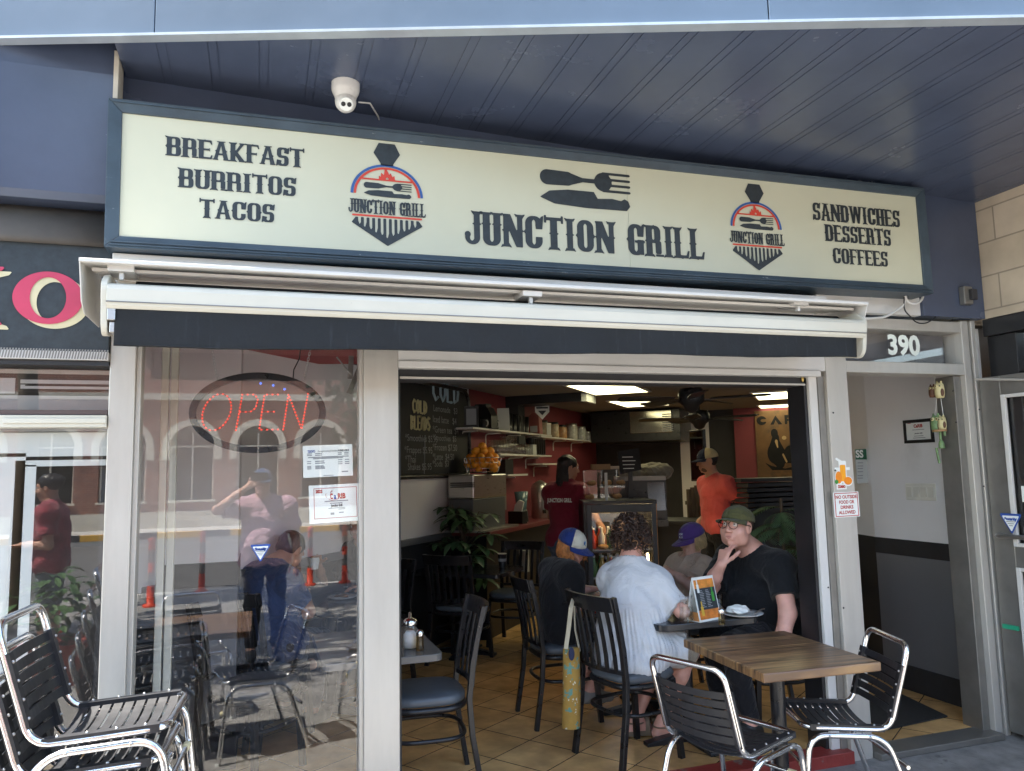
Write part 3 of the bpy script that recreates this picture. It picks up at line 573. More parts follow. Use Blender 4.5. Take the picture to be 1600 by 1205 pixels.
gb.prism(pts + [(-9, FY + .3, zs1), (-9, FY + .3, zb)], (9 - .607, 0, 0), True); npart('cove', gb, add_marks(P('grimy_cove', (.115, .10, .085), .6, 0, .2, 4), (.05, .05, .05), 6, .6, .1))
npart('sign_board', MB().box((-9, FY - .02, zs0), (-.607, FY + .3, zs1)), M['letter'], .003)
# serif letters I and O, pink faces over a cream drop shadow
def ser(px0, px1): pass
lt = {}
for nm, mat, dx, dz, lf in (('letter_shadow', P('cream_paint', (.60, .54, .34), .6), .024, -.018, .004), ('letter_face', P('pink_paint', lin('#b93a58'), .5), 0, 0, .008)):
    mb = MB(); c = onY(76, 466, FY - .02); f = Field(-.55, -.3, .25, .3, .005)
    f.u(np.maximum(f.ell((dx, dz), .128, .110), -f.ell((dx, dz), .066, .086)))
    x_i = -.268 + dx
    f.u(f.bx(x_i - .04, -.12 + dz, x_i + .04, .12 + dz)); f.u(f.poly([(x_i - .11, .12 + dz), (x_i + .11, .12 + dz), (x_i + .10, .105 + dz), (x_i + .04, .085 + dz), (x_i - .04, .085 + dz), (x_i - .1, .105 + dz)]))
    f.u(f.poly([(x_i - .11, -.12 + dz), (x_i + .11, -.12 + dz), (x_i + .10, -.105 + dz), (x_i + .04, -.085 + dz), (x_i - .04, -.085 + dz), (x_i - .1, -.105 + dz)]))
    f.mesh(mb, c + Vector((0, -lf, 0)), (1, 0, 0), (0, 0, 1)); npart(nm, mb, mat)
def zY(y, Y=FY): return onY(90, y, Y).z
rb = MB()
for i in range(230): x = -3.0 + i * .0104; rb.add([(x, FY - .032, zY(562)), (x + .006, FY - .032, zY(562)), (x + .013, FY - .032, zY(547)), (x + .007, FY - .032, zY(547))], [(0, 1, 2, 3)])
npart('vent_strip', MB().box((-9, FY - .03, zY(563)), (-.607, FY + .1, zs0 - .002)), M['white']); npart('vent_slots', rb, M['alu_dark'])
npart('head_rail', MB().box((-9, FY - .01, zY(571)), (-.607, FY + .1, zY(563) - .002)), M['black'])
npart('mullion', MB().box((-9, FY - .01, zY(668)), (-.607, FY + .08, zY(649))).box((-.98, FY - .018, zY(662)), (-.607, FY - .011, zY(654))), M['awn_cream'], .003)
npart('trim_line', MB().box((-9, FY + .0, zY(648)), (-.607, FY + .08, zY(641))), P('brown_trim', (.09, .06, .055), .5))
npart('window_pane', MB().box((-9, FY + .055, .1), (-.607, FY + .061, zY(571))), M['glass'])
npart('back_wall', MB().box((-4, FY + 1.6, 0), (-.62, FY + 1.7, 2.4)).box((-.64, FY + .1, 0), (-.615, FY + 1.7, 2.4)), M['dark_wall'])
npart('sill', MB().box((-9, FY, -.02), (-.607, FY + .1, .1)), M['alu_dark'], .004)
def film(name, rects, mat, y):                                            # rects: (px0, py0, px1, py1) kept, as film on the glass
    mb = MB()
    for (a, b2, c, e) in rects:
        p, q = onY(a, b2, y), onY(c, e, y); mb.box((p.x, y, q.z), (min(q.x, -.608), y + .002, p.z))
    npart(name, mb, mat)
film('transom_film', [(-300, 571, 180, 586), (-300, 586, 23, 615), (32, 593, 180, 601), (32, 603, 180, 609), (-300, 615, 180, 641), (32, 601, 39, 603)], M['film_grey'], FY + .07)
film('window_film', [(-300, 676, 180, 712), (-300, 712, 14, 1260), (24, 720, 180, 727), (24, 727, 32, 1260)], M['frost'], FY + .07)
film('film_stripe', [(-300, 668, 180, 675.5)], M['ink_grey'], FY + .07)

# ------------------------------------------------------------------ sign box
SY = 3.38
s0, s1, s2, s3 = onY(170, 150, SY), onY(1449, 296, SY), onY(1455, 457, SY), onY(168, 388, SY)
sx0, sx1, sz0, sz1 = s0.x, (s1.x + s2.x) / 2, (s3.z + s2.z) / 2, (s0.z + s1.z) / 2
tilt = ((s1.z - s0.z) + (s2.z - s3.z)) / 2 / (sx1 - sx0)
sg = empty('sign_box', ((sx0 + sx1) / 2, SY, (sz0 + sz1) / 2), 'long cream illuminated sign box in a dark frame above the opening', 'sign')
sg.rotation_euler = (0, -math.atan(tilt), 0)
W2, H2 = (sx1 - sx0) / 2, (sz1 - sz0) / 2; fw = .052
fr = MB()
for (a, b2) in (((-W2, -H2), (W2, -H2)), ((W2, -H2), (W2, H2)), ((W2, H2), (-W2, H2)), ((-W2, H2), (-W2, -H2))):
    sgn = lambda v: 1 if v > 0 else -1
    ai, bi = (a[0] - sgn(a[0]) * fw, a[1] - sgn(a[1]) * fw), (b2[0] - sgn(b2[0]) * fw, b2[1] - sgn(b2[1]) * fw)
    fr.hexa([(a[0], 0, a[1]), (b2[0], 0, b2[1]), (bi[0], .012, bi[1]), (ai[0], .012, ai[1])], [(a[0], .2, a[1]), (b2[0], .2, b2[1]), (bi[0], .2, bi[1]), (ai[0], .2, ai[1])])
fr.build('frame', M['navy_frame'], sg, .003)
rb = MB()                                                                # ribs along the frame
for zz in (-H2 + .012, -H2 + .024, H2 - .013): rb.box((-W2 + .02, -.004, zz - .0025), (W2 - .02, .002, zz + .0025))
rb.build('frame_rib', M['navy_frame'], sg)
MB().box((-W2 + fw, .022, -H2 + fw), (.22, .06, H2 - fw)).box((.2215, .0222, -H2 + fw), (W2 - fw, .06, H2 - fw)).build('panel', M['cream_panel'], sg)
EX, EZ = Vector((1, 0, 0)), Vector((0, 0, 1))
def sl_(px, py):                                                         # photo point -> sign coordinates
    p = onY(px, py, SY + .022); dx, dz = p.x - sg.location.x, p.z - sg.location.z; return Vector((dx, .022, dz - dx * tilt))
def word(txt, l, r, hpx, bold=.22, wf=.62):
    a, b2 = sl_(*l), sl_(*r); c = (a + b2) / 2; h = (sl_(l[0], l[1] - hpx / 2) - sl_(l[0], l[1] + hpx / 2)).z
    western(MB(), txt, c, EX, EZ, h, (b2 - a).x, .003, 0, bold, wf).build('lettering', M['letter'], sg)
word('BREAKFAST', (261, 231), (475, 246), 30, .235, .74); word('BURRITOS', (280, 279), (462, 292), 30, .235, .74); word('TACOS', (312, 326), (428, 334), 29, .235, .74)
word('JUNCTION GRILL', (726, 358), (1098, 380), 52, .23, .58)
word('SANDWICHES', (1270, 332), (1405, 341), 27, .22, .70); word('DESSERTS', (1289, 365), (1391, 371), 26, .22, .70); word('COFFEES', (1301, 400), (1386, 405), 24, .22, .70)
def cutlery(f, x0, x1, yf, yk, s):
    """fork above a knife, drawn between x0 and x1; s = height of one piece"""
    L = x1 - x0
    f.u(f.seg((x0 + .5 * s, yf), (x0 + .30 * L, yf), s * .50, s * .46)); f.u(f.seg((x0 + .3 * L, yf), (x0 + .48 * L, yf), s * .46, s * .12)); f.u(f.bx(x0 + .4 * L, yf - .14 * s, x0 + .64 * L, yf + .14 * s))
    f.u(f.ell((x0 + .70 * L, yf), .10 * L, .62 * s))
    for q in (-.58, -.19, .19, .58): f.u(f.seg((x0 + .70 * L, yf + q * s), (x1, yf + q * s), .085 * s))
    f.u(f.poly([(x0, yk - .05 * s), (x0 + .10 * L, yk + .38 * s), (x0 + .3 * L, yk + .55 * s), (x0 + .59 * L, yk + .55 * s), (x0 + .63 * L, yk + .12 * s), (x0 + .80 * L, yk + .2 * s), (x0 + .9 * L, yk + .1 * s), (x0 + .94 * L, yk + .25 * s), (x1 - .02 * L, yk + .12 * s), (x1, yk - .2 * s), (x1 - .04 * L, yk - .5 * s), (x0 + .5 * L, yk - .52 * s), (x0 + .15 * L, yk - .4 * s)]) - .02 * s)
a, b2 = sl_(845, 283), sl_(984, 290); Lc = (b2 - a).x; f = Field(-Lc / 2 - .05, -.16, Lc / 2 + .05, .16, .0042); cutlery(f, -Lc / 2, Lc / 2, .048, -.052, .078)
c = sl_(915, 297); f.mesh(MB(), c + Vector((0, -.003, 0)), EX, EZ).build('cutlery_emblem', M['letter'], sg)
def emblem(cx, top, bot, wpx):
    """engine-front logo: chimney, arc, flames, cutlery, shop name, cowcatcher"""
    t, b2 = sl_(*top), sl_(*bot); c = (t + b2) / 2; H = (t - b2).z; k = H / 2; wv = (sl_(cx + wpx / 2, 320) - sl_(cx - wpx / 2, 320)).x / 2 / k
    e = bpy.data.objects.new('emblem', None); COL.objects.link(e); e.parent = sg; e.location = c
    R_ = 1 / 70; F_ = lambda: Field(-.85, -1.1, .85, 1.1, R_); pl = lambda f, mb, mat, lift, nm: f.mesh(mb, (0, -lift, 0), EX * k, EZ * k).build(nm, mat, e)
    q = wv / .66
    f = F_(); f.u(f.poly([(-.14 * q, 1), (.14 * q, 1), (.23 * q, .80), (.11 * q, .60), (.11 * q, .56), (-.11 * q, .56), (-.11 * q, .60), (-.23 * q, .80)]))
    cutlery(f, -.40 * q, .42 * q, .155, .005, .115)
    f.u(np.maximum(f.poly([(-.54 * q, -.475), (-.61 * q, -.58), (0, -1), (.61 * q, -.58), (.54 * q, -.475)]), -9))
    for i in range(11):
        xx = (-.475 + .095 * i) * q; d_ = -.56 - (1 - abs(xx / q) / .52) * .26; j = (.035 if i % 2 else -.02)
        f.cut(f.poly([(xx - .022 * q, -.3), (xx + .022 * q, -.3), (xx + .022 * q, d_ + .03 + j), (xx, d_ - .03), (xx - .022 * q, d_ + .02 - j)]))
    pl(f, MB(), M['letter'], .003, 'black_motif')
    f = F_(); rr = .60 * q; f.u(np.maximum(np.abs(f.ell((0, -.02), rr, .58)) - .022, -(f.Y + .02))); pl(f, MB(), M['blue_v'], .003, 'blue_arc')
    f = F_(); f.u(np.maximum(np.abs(f.ell((0, -.02), rr - .055, .525)) - .020, -(f.Y + .02))); f.u(np.maximum(f.bx(-.5, .26, .5, .29), f.ell((0, -.02), rr - .055, .525)))
    f.u(f.poly([(-.15, .27), (-.16, .36), (-.12, .33), (-.11, .42), (-.06, .37), (-.04, .52), (.02, .44), (.04, .38), (.07, .43), (.10, .34), (.14, .38), (.15, .27), (.05, .28), (.0, .34), (-.05, .27)]))
    f.u(f.bx(-.60 * q, -.455, .60 * q, -.42)); pl(f, MB(), M['red_v'], .0035, 'red_motif')
    western(MB(), 'JUNCTION GRILL', (0, 0, -.265 * k), EX, EZ, .265 * k, 1.32 * q * k, .0045, 0, .21, .56).build('lettering', M['letter'], e)
emblem(603, (604, 225), (606, 385), 120); emblem(1180, (1177, 288), (1186, 423), 84)

# ------------------------------------------------------------------ retracted awning
AY = 3.12
aw = empty('awning', (1.2, FY, 2.35), 'retracted awning with white hood and navy canvas valance below the sign', 'awning')
def apart(name, mb, mat, bev=0):
    o = mb.build(name, mat, aw, bev); o.location = -aw.location; return o
hl, hr = onY(123, 402, AY - .04), onY(1357, 472, AY - .04)
def sect(x, base, prof): return [(x, p[0], base + p[1]) for p in prof]
hood = MB(); pr = [(AY - .04, 0), (AY - .04, -.014), (AY - .03, -.016), (AY + .36, .035), (AY + .36, .05)]
def loft(mb, prof, xl, zl, xr, zr, n=1):
    a = sect(xl, zl, prof); b2 = sect(xr, zr, prof); m = len(prof); mb.add(a + b2, [list(range(m)), list(range(m, 2 * m))[::-1]] + [(i, m + i, m + (i + 1) % m, (i + 1) % m) for i in range(m)])
loft(hood, pr, hl.x, hl.z, hr.x, hr.z); apart('hood', hood, M['white'], .002)
for x, z, s_ in ((hl.x, hl.z, 1), (hr.x - .004, hr.z, -1)):
    ec = MB(); ec.prism([(x, AY - .04, z), (x, AY + .02, z - .15), (x, AY + .08, z - .185), (x, AY + .36, z - .185), (x, AY + .36, z + .04)], (.004, 0, 0)); apart('end_plate', ec, M['white'])
rb = MB()
for k in range(7):
    y = AY + .03 + .045 * k; zz = -.018 + (y - AY) * .135
    loft(rb, [(y, zz), (y + .004, zz - .012), (y + .012, zz - .012), (y + .016, zz)], hl.x + .03, hl.z - .004, hr.x - .03, hr.z - .004)
apart('hood_rib', rb, M['alu'])
bl, br = onY(160, 441, AY), onY(1345, 499, AY); fb = MB()
pr = [(AY - .035, .0), (AY - .028, .016), (AY - .008, .026), (AY + .02, .026), (AY + .05, .0), (AY + .05, -.06), (AY - .02, -.072), (AY - .03, -.060), (AY - .034, -.045)]
loft(fb, pr, bl.x + .02, bl.z - .03, br.x, br.z - .03); apart('front_bar', fb, M['awn_cream'], .003)
gl = MB(); loft(gl, [(AY - .0375, -.050), (AY - .0365, -.046), (AY - .0345, -.046), (AY - .0345, -.050)], bl.x + .02, bl.z - .03, br.x, br.z - .03); apart('front_bar_line', gl, M['alu_dark'])
ro = MB(); ro.tube([(bl.x + .1, AY + .12, bl.z - .012), ((bl.x + br.x) / 2, AY + .12, (bl.z + br.z) / 2 - .016), (br.x - .06, AY + .12, br.z - .012)], .05, 14); apart('canvas_roll', ro, M['awn_navy'])
for x, z in ((bl.x, bl.z), (br.x - .01, br.z)):
    en = MB(); en.prism(rpath([(x, AY - .035, z - .005), (x, AY + .03, z + .04), (x, AY + .24, z + .04), (x, AY + .24, z - .16), (x, AY + .02, z - .20), (x, AY - .01, z - .17)], .03, 4, True), (.022, 0, 0)); apart('end_cap', en, M['awn_cream'], .004)
br_ = MB().box((bl.x + .022, AY - .02, bl.z - .145), (bl.x + .05, AY + .05, bl.z - .10)).box((bl.x + .03, AY - .012, bl.z - .19), (bl.x + .055, AY + .05, bl.z - .15)); apart('arm_bracket', br_, M['steel'], .003)
for px, py in ((190, 421), (830, 460), (1248, 474)):
    hb = MB(); p = onY(px, py, AY + .02); hb.box((p.x - .045, AY - .0, p.z - .012), (p.x + .045, AY + .12, p.z + .012)).box((p.x - .008, AY + .02, p.z - .04), (p.x + .008, AY + .04, p.z - .0125)); apart('hood_clip', hb, M['white'], .002)
v0, v1, v2, v3 = onY(180, 468, AY - .012), onY(1337, 509, AY - .012), onY(1337, 559, AY - .012), onY(177, 541, AY - .012)
NX, NZ = 130, 14; vs = []
for j in range(NZ + 1):
    for i in range(NX + 1):
        s_, t = i / NX, j / NZ; a = v0.lerp(v1, s_); b2 = v3.lerp(v2, s_); p = a.lerp(b2, t)
        p.y += (.005 * math.sin(s_ * 23) + .004 * math.sin(s_ * 61 + 1)) * t + .003 * math.sin(s_ * 140) * t; p.z += .004 * math.sin(s_ * 19 + 2) * t; vs.append(p)
va = MB(); va.add(vs, [(j * (NX + 1) + i, j * (NX + 1) + i + 1, (j + 1) * (NX + 1) + i + 1, (j + 1) * (NX + 1) + i) for j in range(NZ) for i in range(NX)], True)
o = apart('valance', va, M['awn_navy']); so = o.modifiers.new('solid', 'SOLIDIFY'); so.thickness = .004
hem = MB(); hem.tube([vs[NZ * (NX + 1) + i] + Vector((0, 0, .004)) for i in range(0, NX + 1, 2)], .006, 6); apart('hem', hem, M['awn_navy'])

# security camera under the canopy
cp = on_soff(540, 131); sc_ = empty('security_camera', cp, 'white dome security camera hanging under the canopy', 'security camera')
MB().lathe([(.062, 0), (.062, -.03), (.058, -.045), (.05, -.06), (.045, -.075)], n=28).build('base', M['white'], sc_)
hd = MB(); hd.ball((0, -.004, -.088), .047, 16); hd.build('dome', M['white'], sc_)
Mx = Vector((-.02, -.75, -.55)).normalized().to_track_quat('Z', 'Y').to_matrix().to_4x4(); Mx.translation = Vector((0, -.004, -.088))
MB().lathe([(.030, .036), (.030, .0465), (.028, .048)], n=20, M=Mx).build('face_plate', M['paper'], sc_)
l2 = MB(); l2.lathe([(.010, .047), (.010, .050), (.004, .051)], (0, 0, 0), 12, M=Mx @ Matrix.Translation((.013, 0, 0))).lathe([(.010, .047), (.010, .050), (.004, .051)], (0, 0, 0), 12, M=Mx @ Matrix.Translation((-.013, 0, 0))); l2.build('lens', M['black_metal'], sc_)
cb = MB(); q = [on_soff(560, 150) + Vector((0, 0, -.03)), on_soff(578, 155) + Vector((0, 0, -.02)), on_soff(592, 175) + Vector((0, .02, -.015)), on_soff(599, 200) + Vector((0, .02, -.02))]; cb.tube(q, .004, 6); o = cb.build('cable', M['white'], sc_); o.location = -cp
# ------------------------------------------------------------------ inside: walls
def uvbox(mb, a0, a1, b0, b1, z0, z1): return mb.box((a0, b0, z0), (a1, b1, z1), UVM)
def uvpart(name, mat, parent, *boxes, bev=0):
    mb = MB()
    for q in boxes: uvbox(mb, *q)
    for f in mb.f: f.reverse()
    o = mb.build(name, mat, parent, bev)
    if parent is not None: o.location = -parent.location
    return o
FL, CL = .03, 2.45
AC = a_of(onW(733, 660, WB))                                             # where the grey wall becomes red
w1 = empty('side_wall', uv(5, WB), 'long left side wall, pale grey over a black dado, red towards the back', 'wall')
uvpart('plaster', M['grey_wall'], w1, (3.06, AC, WB - .1, WB, 1.0, CL))
uvpart('red_plaster', M['red_wall'], w1, (AC, 12.6, WB - .1, WB, FL, CL))
uvpart('dado', M['black_matt'], w1, (3.06, AC, WB - .1, WB - .002, FL, 1.0), bev=.0)
uvpart('dado_cap', M['dado'], w1, (3.1, AC, WB - .05, WB + .035, .975, 1.03), bev=.004)
uvpart('chair_rail', M['steel'], w1, (3.1, 5.2, WB - .01, WB + .02, .60, .625), bev=.003)
pt = empty('partition_wall', (-.60, 4.2, 0), 'narrow pale partition wall behind the gate rails at the left of the window', 'wall')
o = box('plaster', (-.612, FY + .15, 1.13), (-.60, 4.66, CL), M['grey_wall'], pt); o.location = -pt.location
o = box('dado_panel', (-.612, FY + .15, FL), (-.598, 4.66, 1.13), M['black_matt'], pt); o.location = -pt.location
pw = empty('wall_pier', onY(318, 700, 4.72), 'pale grey wall pier behind the window with black band and grey dado', 'pier')
xa, xb = onY(258, 700, 4.62).x, onY(375, 700, 4.62).x
def ppart(name, mat, lo, hi, bev=0):
    o = box(name, lo, hi, mat, pw, bev); o.location = -pw.location
ppart('plaster', M['grey_wall'], (xa, 4.62, 1.13), (xb, 5.5, CL)); ppart('black_band', M['black_matt'], (xa - .004, 4.612, 1.0), (xb + .004, 5.5, 1.13), .003)
ppart('dado_panel', M['dado'], (xa, 4.62, .28), (xb, 5.5, 1.0)); ppart('skirting', M['black_matt'], (xa - .008, 4.606, FL), (xb + .008, 5.5, .28), .003)
ABK = 12.0
w2 = empty('back_wall', uv(ABK, 2), 'far back wall of the cafe, charcoal with a red section', 'wall')
bR = onW(1150, 700, 0)                                                   # helper: b where a column of the photo meets the back wall
def b_at(px):
    d = ray(px, 720); t = ABK / (d[0] * .643 + d[1] * .766); return (d[0] * .766 - d[1] * .643) * t
def at_back(px, py, off=0):
    d = ray(px, py); t = (ABK - off) / (d[0] * .643 + d[1] * .766); return Vector((d[0] * t, d[1] * t, d[2] * t + CAM_H))
uvpart('plaster', M['dark_wall'], w2, (ABK, ABK + .1, WB - .1, b_at(1064), FL, CL), (ABK, ABK + .1, b_at(1110), b_at(1151), FL, CL))
uvpart('pale_panel', M['grey_wall'], w2, (ABK, ABK + .1, b_at(1064), b_at(1110), FL, CL - .35), (ABK, ABK + .1, b_at(1064), b_at(1110), CL - .35, CL))
uvpart('red_plaster', M['red_wall'], w2, (ABK - .12, ABK + .1, b_at(1151), 4.2, .9, CL))
uvpart('skirting', M['dark_wall'], w2, (ABK - .13, ABK + .1, b_at(1151), 4.2, FL, .9))
w3 = empty('far_wall', uv(8, 3.6), 'dark right side wall at the back of the cafe', 'wall')
uvpart('plaster', M['dark_wall'], w3, (6.2, ABK, 4.2, 4.3, FL, CL))
# entrance side wall: pale grey over a black band, grey dado, black skirting
ew = empty('entrance_wall', (4.31, 4.1, 0), 'pale grey wall inside the doorway with grey dado and switches', 'wall')
def epart(name, mat, lo, hi, bev=0): o = box(name, lo, hi, mat, ew, bev); o.location = (-4.31, -4.1, 0); return o
EX0, EY1 = 4.305, 4.62
zt, zb_ = onX(1460, 851, EX0).z, onX(1460, 862, EX0).z
zA, zB = onX(1450, 847, EX0).z, onX(1450, 873, EX0).z
epart('plaster', M['grey_wall'], (EX0, FY + .16, zA), (EX0 + .12, EY1, CL)); epart('black_band', M['black_matt'], (EX0 - .006, FY + .16, zB), (EX0 + .12, EY1 + .004, zA), .003)
epart('dado_panel', M['dado'], (EX0, FY + .16, .2), (EX0 + .12, EY1, zB)); epart('skirting', M['black_matt'], (EX0 - .012, FY + .16, FL), (EX0 + .12, EY1 + .006, .2), .003)
e2 = empty('corner_wall', (4.5, 4.7, 0), 'narrow pale wall return turning behind the dark inner door', 'wall')
q = [(EX0, EY1), (EX0 + .09, EY1 + .35), (EX0 + .4, EY1 + .35), (EX0 + .12, EY1)]
mb = MB(); mb.hexa([(x, y, zA) for x, y in q], [(x, y, CL) for x, y in q]); o = mb.build('plaster', M['grey_wall'], e2); o.location = (-4.5, -4.7, 0)
mb = MB(); mb.hexa([(x, y, FL) for x, y in q], [(x, y, zA) for x, y in q]); o = mb.build('dado_panel', M['black_matt'], e2); o.location = (-4.5, -4.7, 0)
# dark inner door, ajar
idr = empty('inner_door', (4.36, 5.0, FL), 'dark grey inner door standing ajar behind the entrance wall', 'door')
pA, pB = onY(1355, 900, 4.98), onY(1392, 900, 4.70)
dm = MB(); dv = Vector((pB.x - pA.x, pB.y - pA.y, 0)).normalized(); dn = Vector((dv.y, -dv.x, 0)); a0 = Vector((pA.x, pA.y, FL + .02)); L_ = .30
q = [a0, a0 + dv * L_, a0 + dv * L_ + dn * -.04, a0 + dn * -.04]; dm.hexa(q, [p + Vector((0, 0, 2.02)) for p in q]); o = dm.build('leaf', M['black'], idr, .004); o.location = -idr.location
hd = MB().tube([onY(1379, 865, 4.78), onY(1389, 865, 4.70)], .012, 8).ball(onY(1377, 862, 4.78), .022, 10); o = hd.build('handle', M['chrome'], idr); o.location = -idr.location
o = MB().box((-.03, -.02, -.05), (.03, .02, .05)).build('lock_box', M['black_metal'], idr, .004); o.location = onY(1370, 692, 4.78) - idr.location
dp = empty('dark_partition', onY(1345, 800, 5.15), 'dark partition with shelf seen just inside the right post', 'partition')
x0_, x1_ = onY(1322, 800, 5.3).x, onY(1366, 800, 5.3).x
o = MB().box((x0_, 5.3, FL), (x1_ + .2, 5.4, 2.05)).build('panel', M['black'], dp, .004); o.location = -dp.location
o = MB().box((x0_, 5.1, onY(1350, 605, 5.2).z), (x1_, 5.3, onY(1350, 601, 5.2).z)).build('shelf', M['white'], dp, .003); o.location = -dp.location
o = MB().box((onY(1338, 600, 5.25).x, 5.18, onY(1340, 632, 5.25).z), (onY(1350, 600, 5.25).x, 5.28, onY(1340, 611, 5.25).z)).build('beam', M['brown'], None, .003); tag(o, 'brown carton on the small white shelf inside the right post', 'carton'); o.name = 'carton'

# ceiling beam, red bulkhead near the window
rbk = MB(); rbk.prism([(-1.5, FY + .16, 2.40), (1.2, FY + .16, 2.40), (1.25, 5.55, 2.40), (.16, 5.75, 2.40), (-1.45, 3.9, 2.40)], (0, 0, .049)); tag(rbk.build('ceiling_panel', P('red_ceiling', (.40, .07, .07), .6)), 'red painted ceiling panel above the big window', 'ceiling panel')
cbm = empty('ceiling_beam', (1.5, 5.5, 2.3), 'dark dropped beam running across the cafe ceiling', 'beam')
pa, pb = uv(AC + .9, WB + .02), uv(AC + .9, .9)
uvpart('beam', M['black'], cbm, (AC + 1.0, AC + 1.35, WB, -2.44, 2.35, CL)); uvpart('end_cap', M['frost'], cbm, (AC + .98, AC + 1.36, -2.44, -2.38, 2.345, 2.44))
sp = MB(); tag(uvpart('wall_speaker_post', M['black_matt'], None, (AC + 1.0, AC + 1.2, WB, WB + .16, 1.9, 2.35)), 'black column on the red wall between the two shelf runs', 'column')

# ceiling lights
def light(px0, py0, px1, py1, lab):
    z = CL - .006; q = [onZ(px0, py0, z), onZ(px1, py0, z), onZ(px1, py1, z), onZ(px0, py1, z)]
    c = sum(q, Vector()) / 4
    return c
for (px, py, la, lb, lab) in ((952, 607.5, 1.1, .6, 'ceiling light panel nearest the hanging shop emblem'), (1000, 630, 1.0, .58, 'ceiling light panel in front of the kitchen hood'),
                              (1216, 618, 1.0, .52, 'nearer of the two ceiling light panels over the poster'), (1214, 636, .9, .45, 'farther of the two ceiling light panels over the poster')):
    c = onZ(px, py, CL - .012); e = empty('ceiling_light', c, lab, 'ceiling light', 'ceiling light panels')
    mb = MB(); mb.box((-la / 2, -lb / 2, -.002), (la / 2, lb / 2, .006), UVM); 
    for f in mb.f: f.reverse()
    mb.build('diffuser', M['lamp'], e)
    mb = MB()
    for lo, hi in (((-la / 2 - .03, -lb / 2 - .03, -.006), (-la / 2, lb / 2 + .03, .010)), ((la / 2, -lb / 2 - .03, -.006), (la / 2 + .03, lb / 2 + .03, .010)), ((-la / 2, -lb / 2 - .03, -.006), (la / 2, -lb / 2, .010)), ((-la / 2, lb / 2, -.006), (la / 2, lb / 2 + .03, .010))): mb.box(lo, hi, UVM)
    for f in mb.f: f.reverse()
    mb.build('frame', M['white'], e)
# more lit panels deeper inside the ceiling that the opening hides keep their light in the room
# ceiling fans
def fan(px, py, z, d, lab, rot):
    r_ = ray(px, py); t = d / math.hypot(r_[0], r_[1]); c = Vector((r_[0] * t, r_[1] * t, z)); e = empty('ceiling_fan', c, lab, 'ceiling fan', 'ceiling fans')
    MB().lathe([(.03, CL - z), (.05, CL - z - .03), (.012, CL - z - .04), (.012, .1), (.09, .09), (.11, .05), (.11, -.02), (.07, -.05), (.05, -.09), (.02, -.11), (.0001, -.115)], n=18).build('motor', M['black'], e)
    for k in range(5):
        a = rot + 2 * pi * k / 5; R = Matrix.Rotation(a, 4, 'Z') @ Matrix.Rotation(.2, 4, 'X')
        b2 = MB(); b2.prism([R @ Vector(p) for p in ((.16, -.055, 0), (.60, -.07, 0), (.64, -.04, 0), (.64, .04, 0), (.60, .07, 0), (.16, .055, 0))], (0, 0, .008)); bl_ = b2.build('blade', M['black'], e, .002)
        MB().box((.08, -.02, -.006), (.2, .02, -.001), R).build('blade_iron', M['black_metal'], bl_)
fan(1080, 621, 2.16, 6.6, 'black ceiling fan nearer the opening', .5); fan(1092, 645, 2.10, 8.4, 'black ceiling fan farther back by the hood', .25)
# kitchen hood, tv, dark doorway clutter
hd = empty('kitchen_hood', at_back(1000, 660, 1.2), 'dark kitchen hood with a shiny steel front on the back wall', 'hood')
b0, b1 = b_at(925), b_at(1066); zt_, zb_ = at_back(1000, 636, 1.0).z, at_back(1000, 690, 1.0).z
uvpart('body', M['black_metal'], hd, (ABK - .98, ABK - .01, b0 * .92, b1 * .92, zb_, CL - .02), bev=.01)
uvpart('front_panel', P('mirror_steel', (.55, .53, .46), .16, .95, .1, 2), hd, (ABK - 1.0, ABK - .982, b0 * .92 + .6, b1 * .92 - .12, zb_ + .12, CL - .04), bev=.004)
uvpart('vent_grille', M['ink_grey'], hd, *[(ABK - 1.01, ABK - .983, b1 * .92 - .25, b1 * .92 - .1, zb_ + .13 + .03 * k, zb_ + .145 + .03 * k) for k in range(9)])
tv = empty('screen', onY(1089, 712, 7.9), 'thin dark monitor seen edge on behind the man in the coral shirt', 'monitor')
q0, q1 = onY(1081, 672, 8.0), onY(1103, 684, 7.7); z0_, z1_ = onY(1081, 752, 8.0).z, onY(1081, 673, 8.0).z
mb = MB(); d_ = Vector((q1.x - q0.x, q1.y - q0.y, 0)).normalized(); nn = Vector((d_.y, -d_.x, 0)) * .04; qq = [Vector((q0.x, q0.y, z0_)), Vector((q1.x, q1.y, z0_)), Vector((q1.x, q1.y, z0_)) + nn, Vector((q0.x, q0.y, z0_)) + nn]; mb.hexa(qq, [p + Vector((0, 0, z1_ - z0_)) for p in qq]); o = mb.build('housing', M['black_metal'], tv, .004); o.location = -tv.location
mb = MB(); nn2 = Vector((d_.y, -d_.x, 0)); s_ = .02; qq = [Vector((q0.x, q0.y, z0_ + s_)) + d_ * s_ + nn2 * .042, Vector((q1.x, q1.y, z0_ + s_)) - d_ * s_ + nn2 * .042]; mb.add(qq + [p + Vector((0, 0, z1_ - z0_ - 2 * s_)) for p in qq[::-1]], [(0, 1, 2, 3)]); o = mb.build('display', M['glass_dark'], tv); o.location = -tv.location

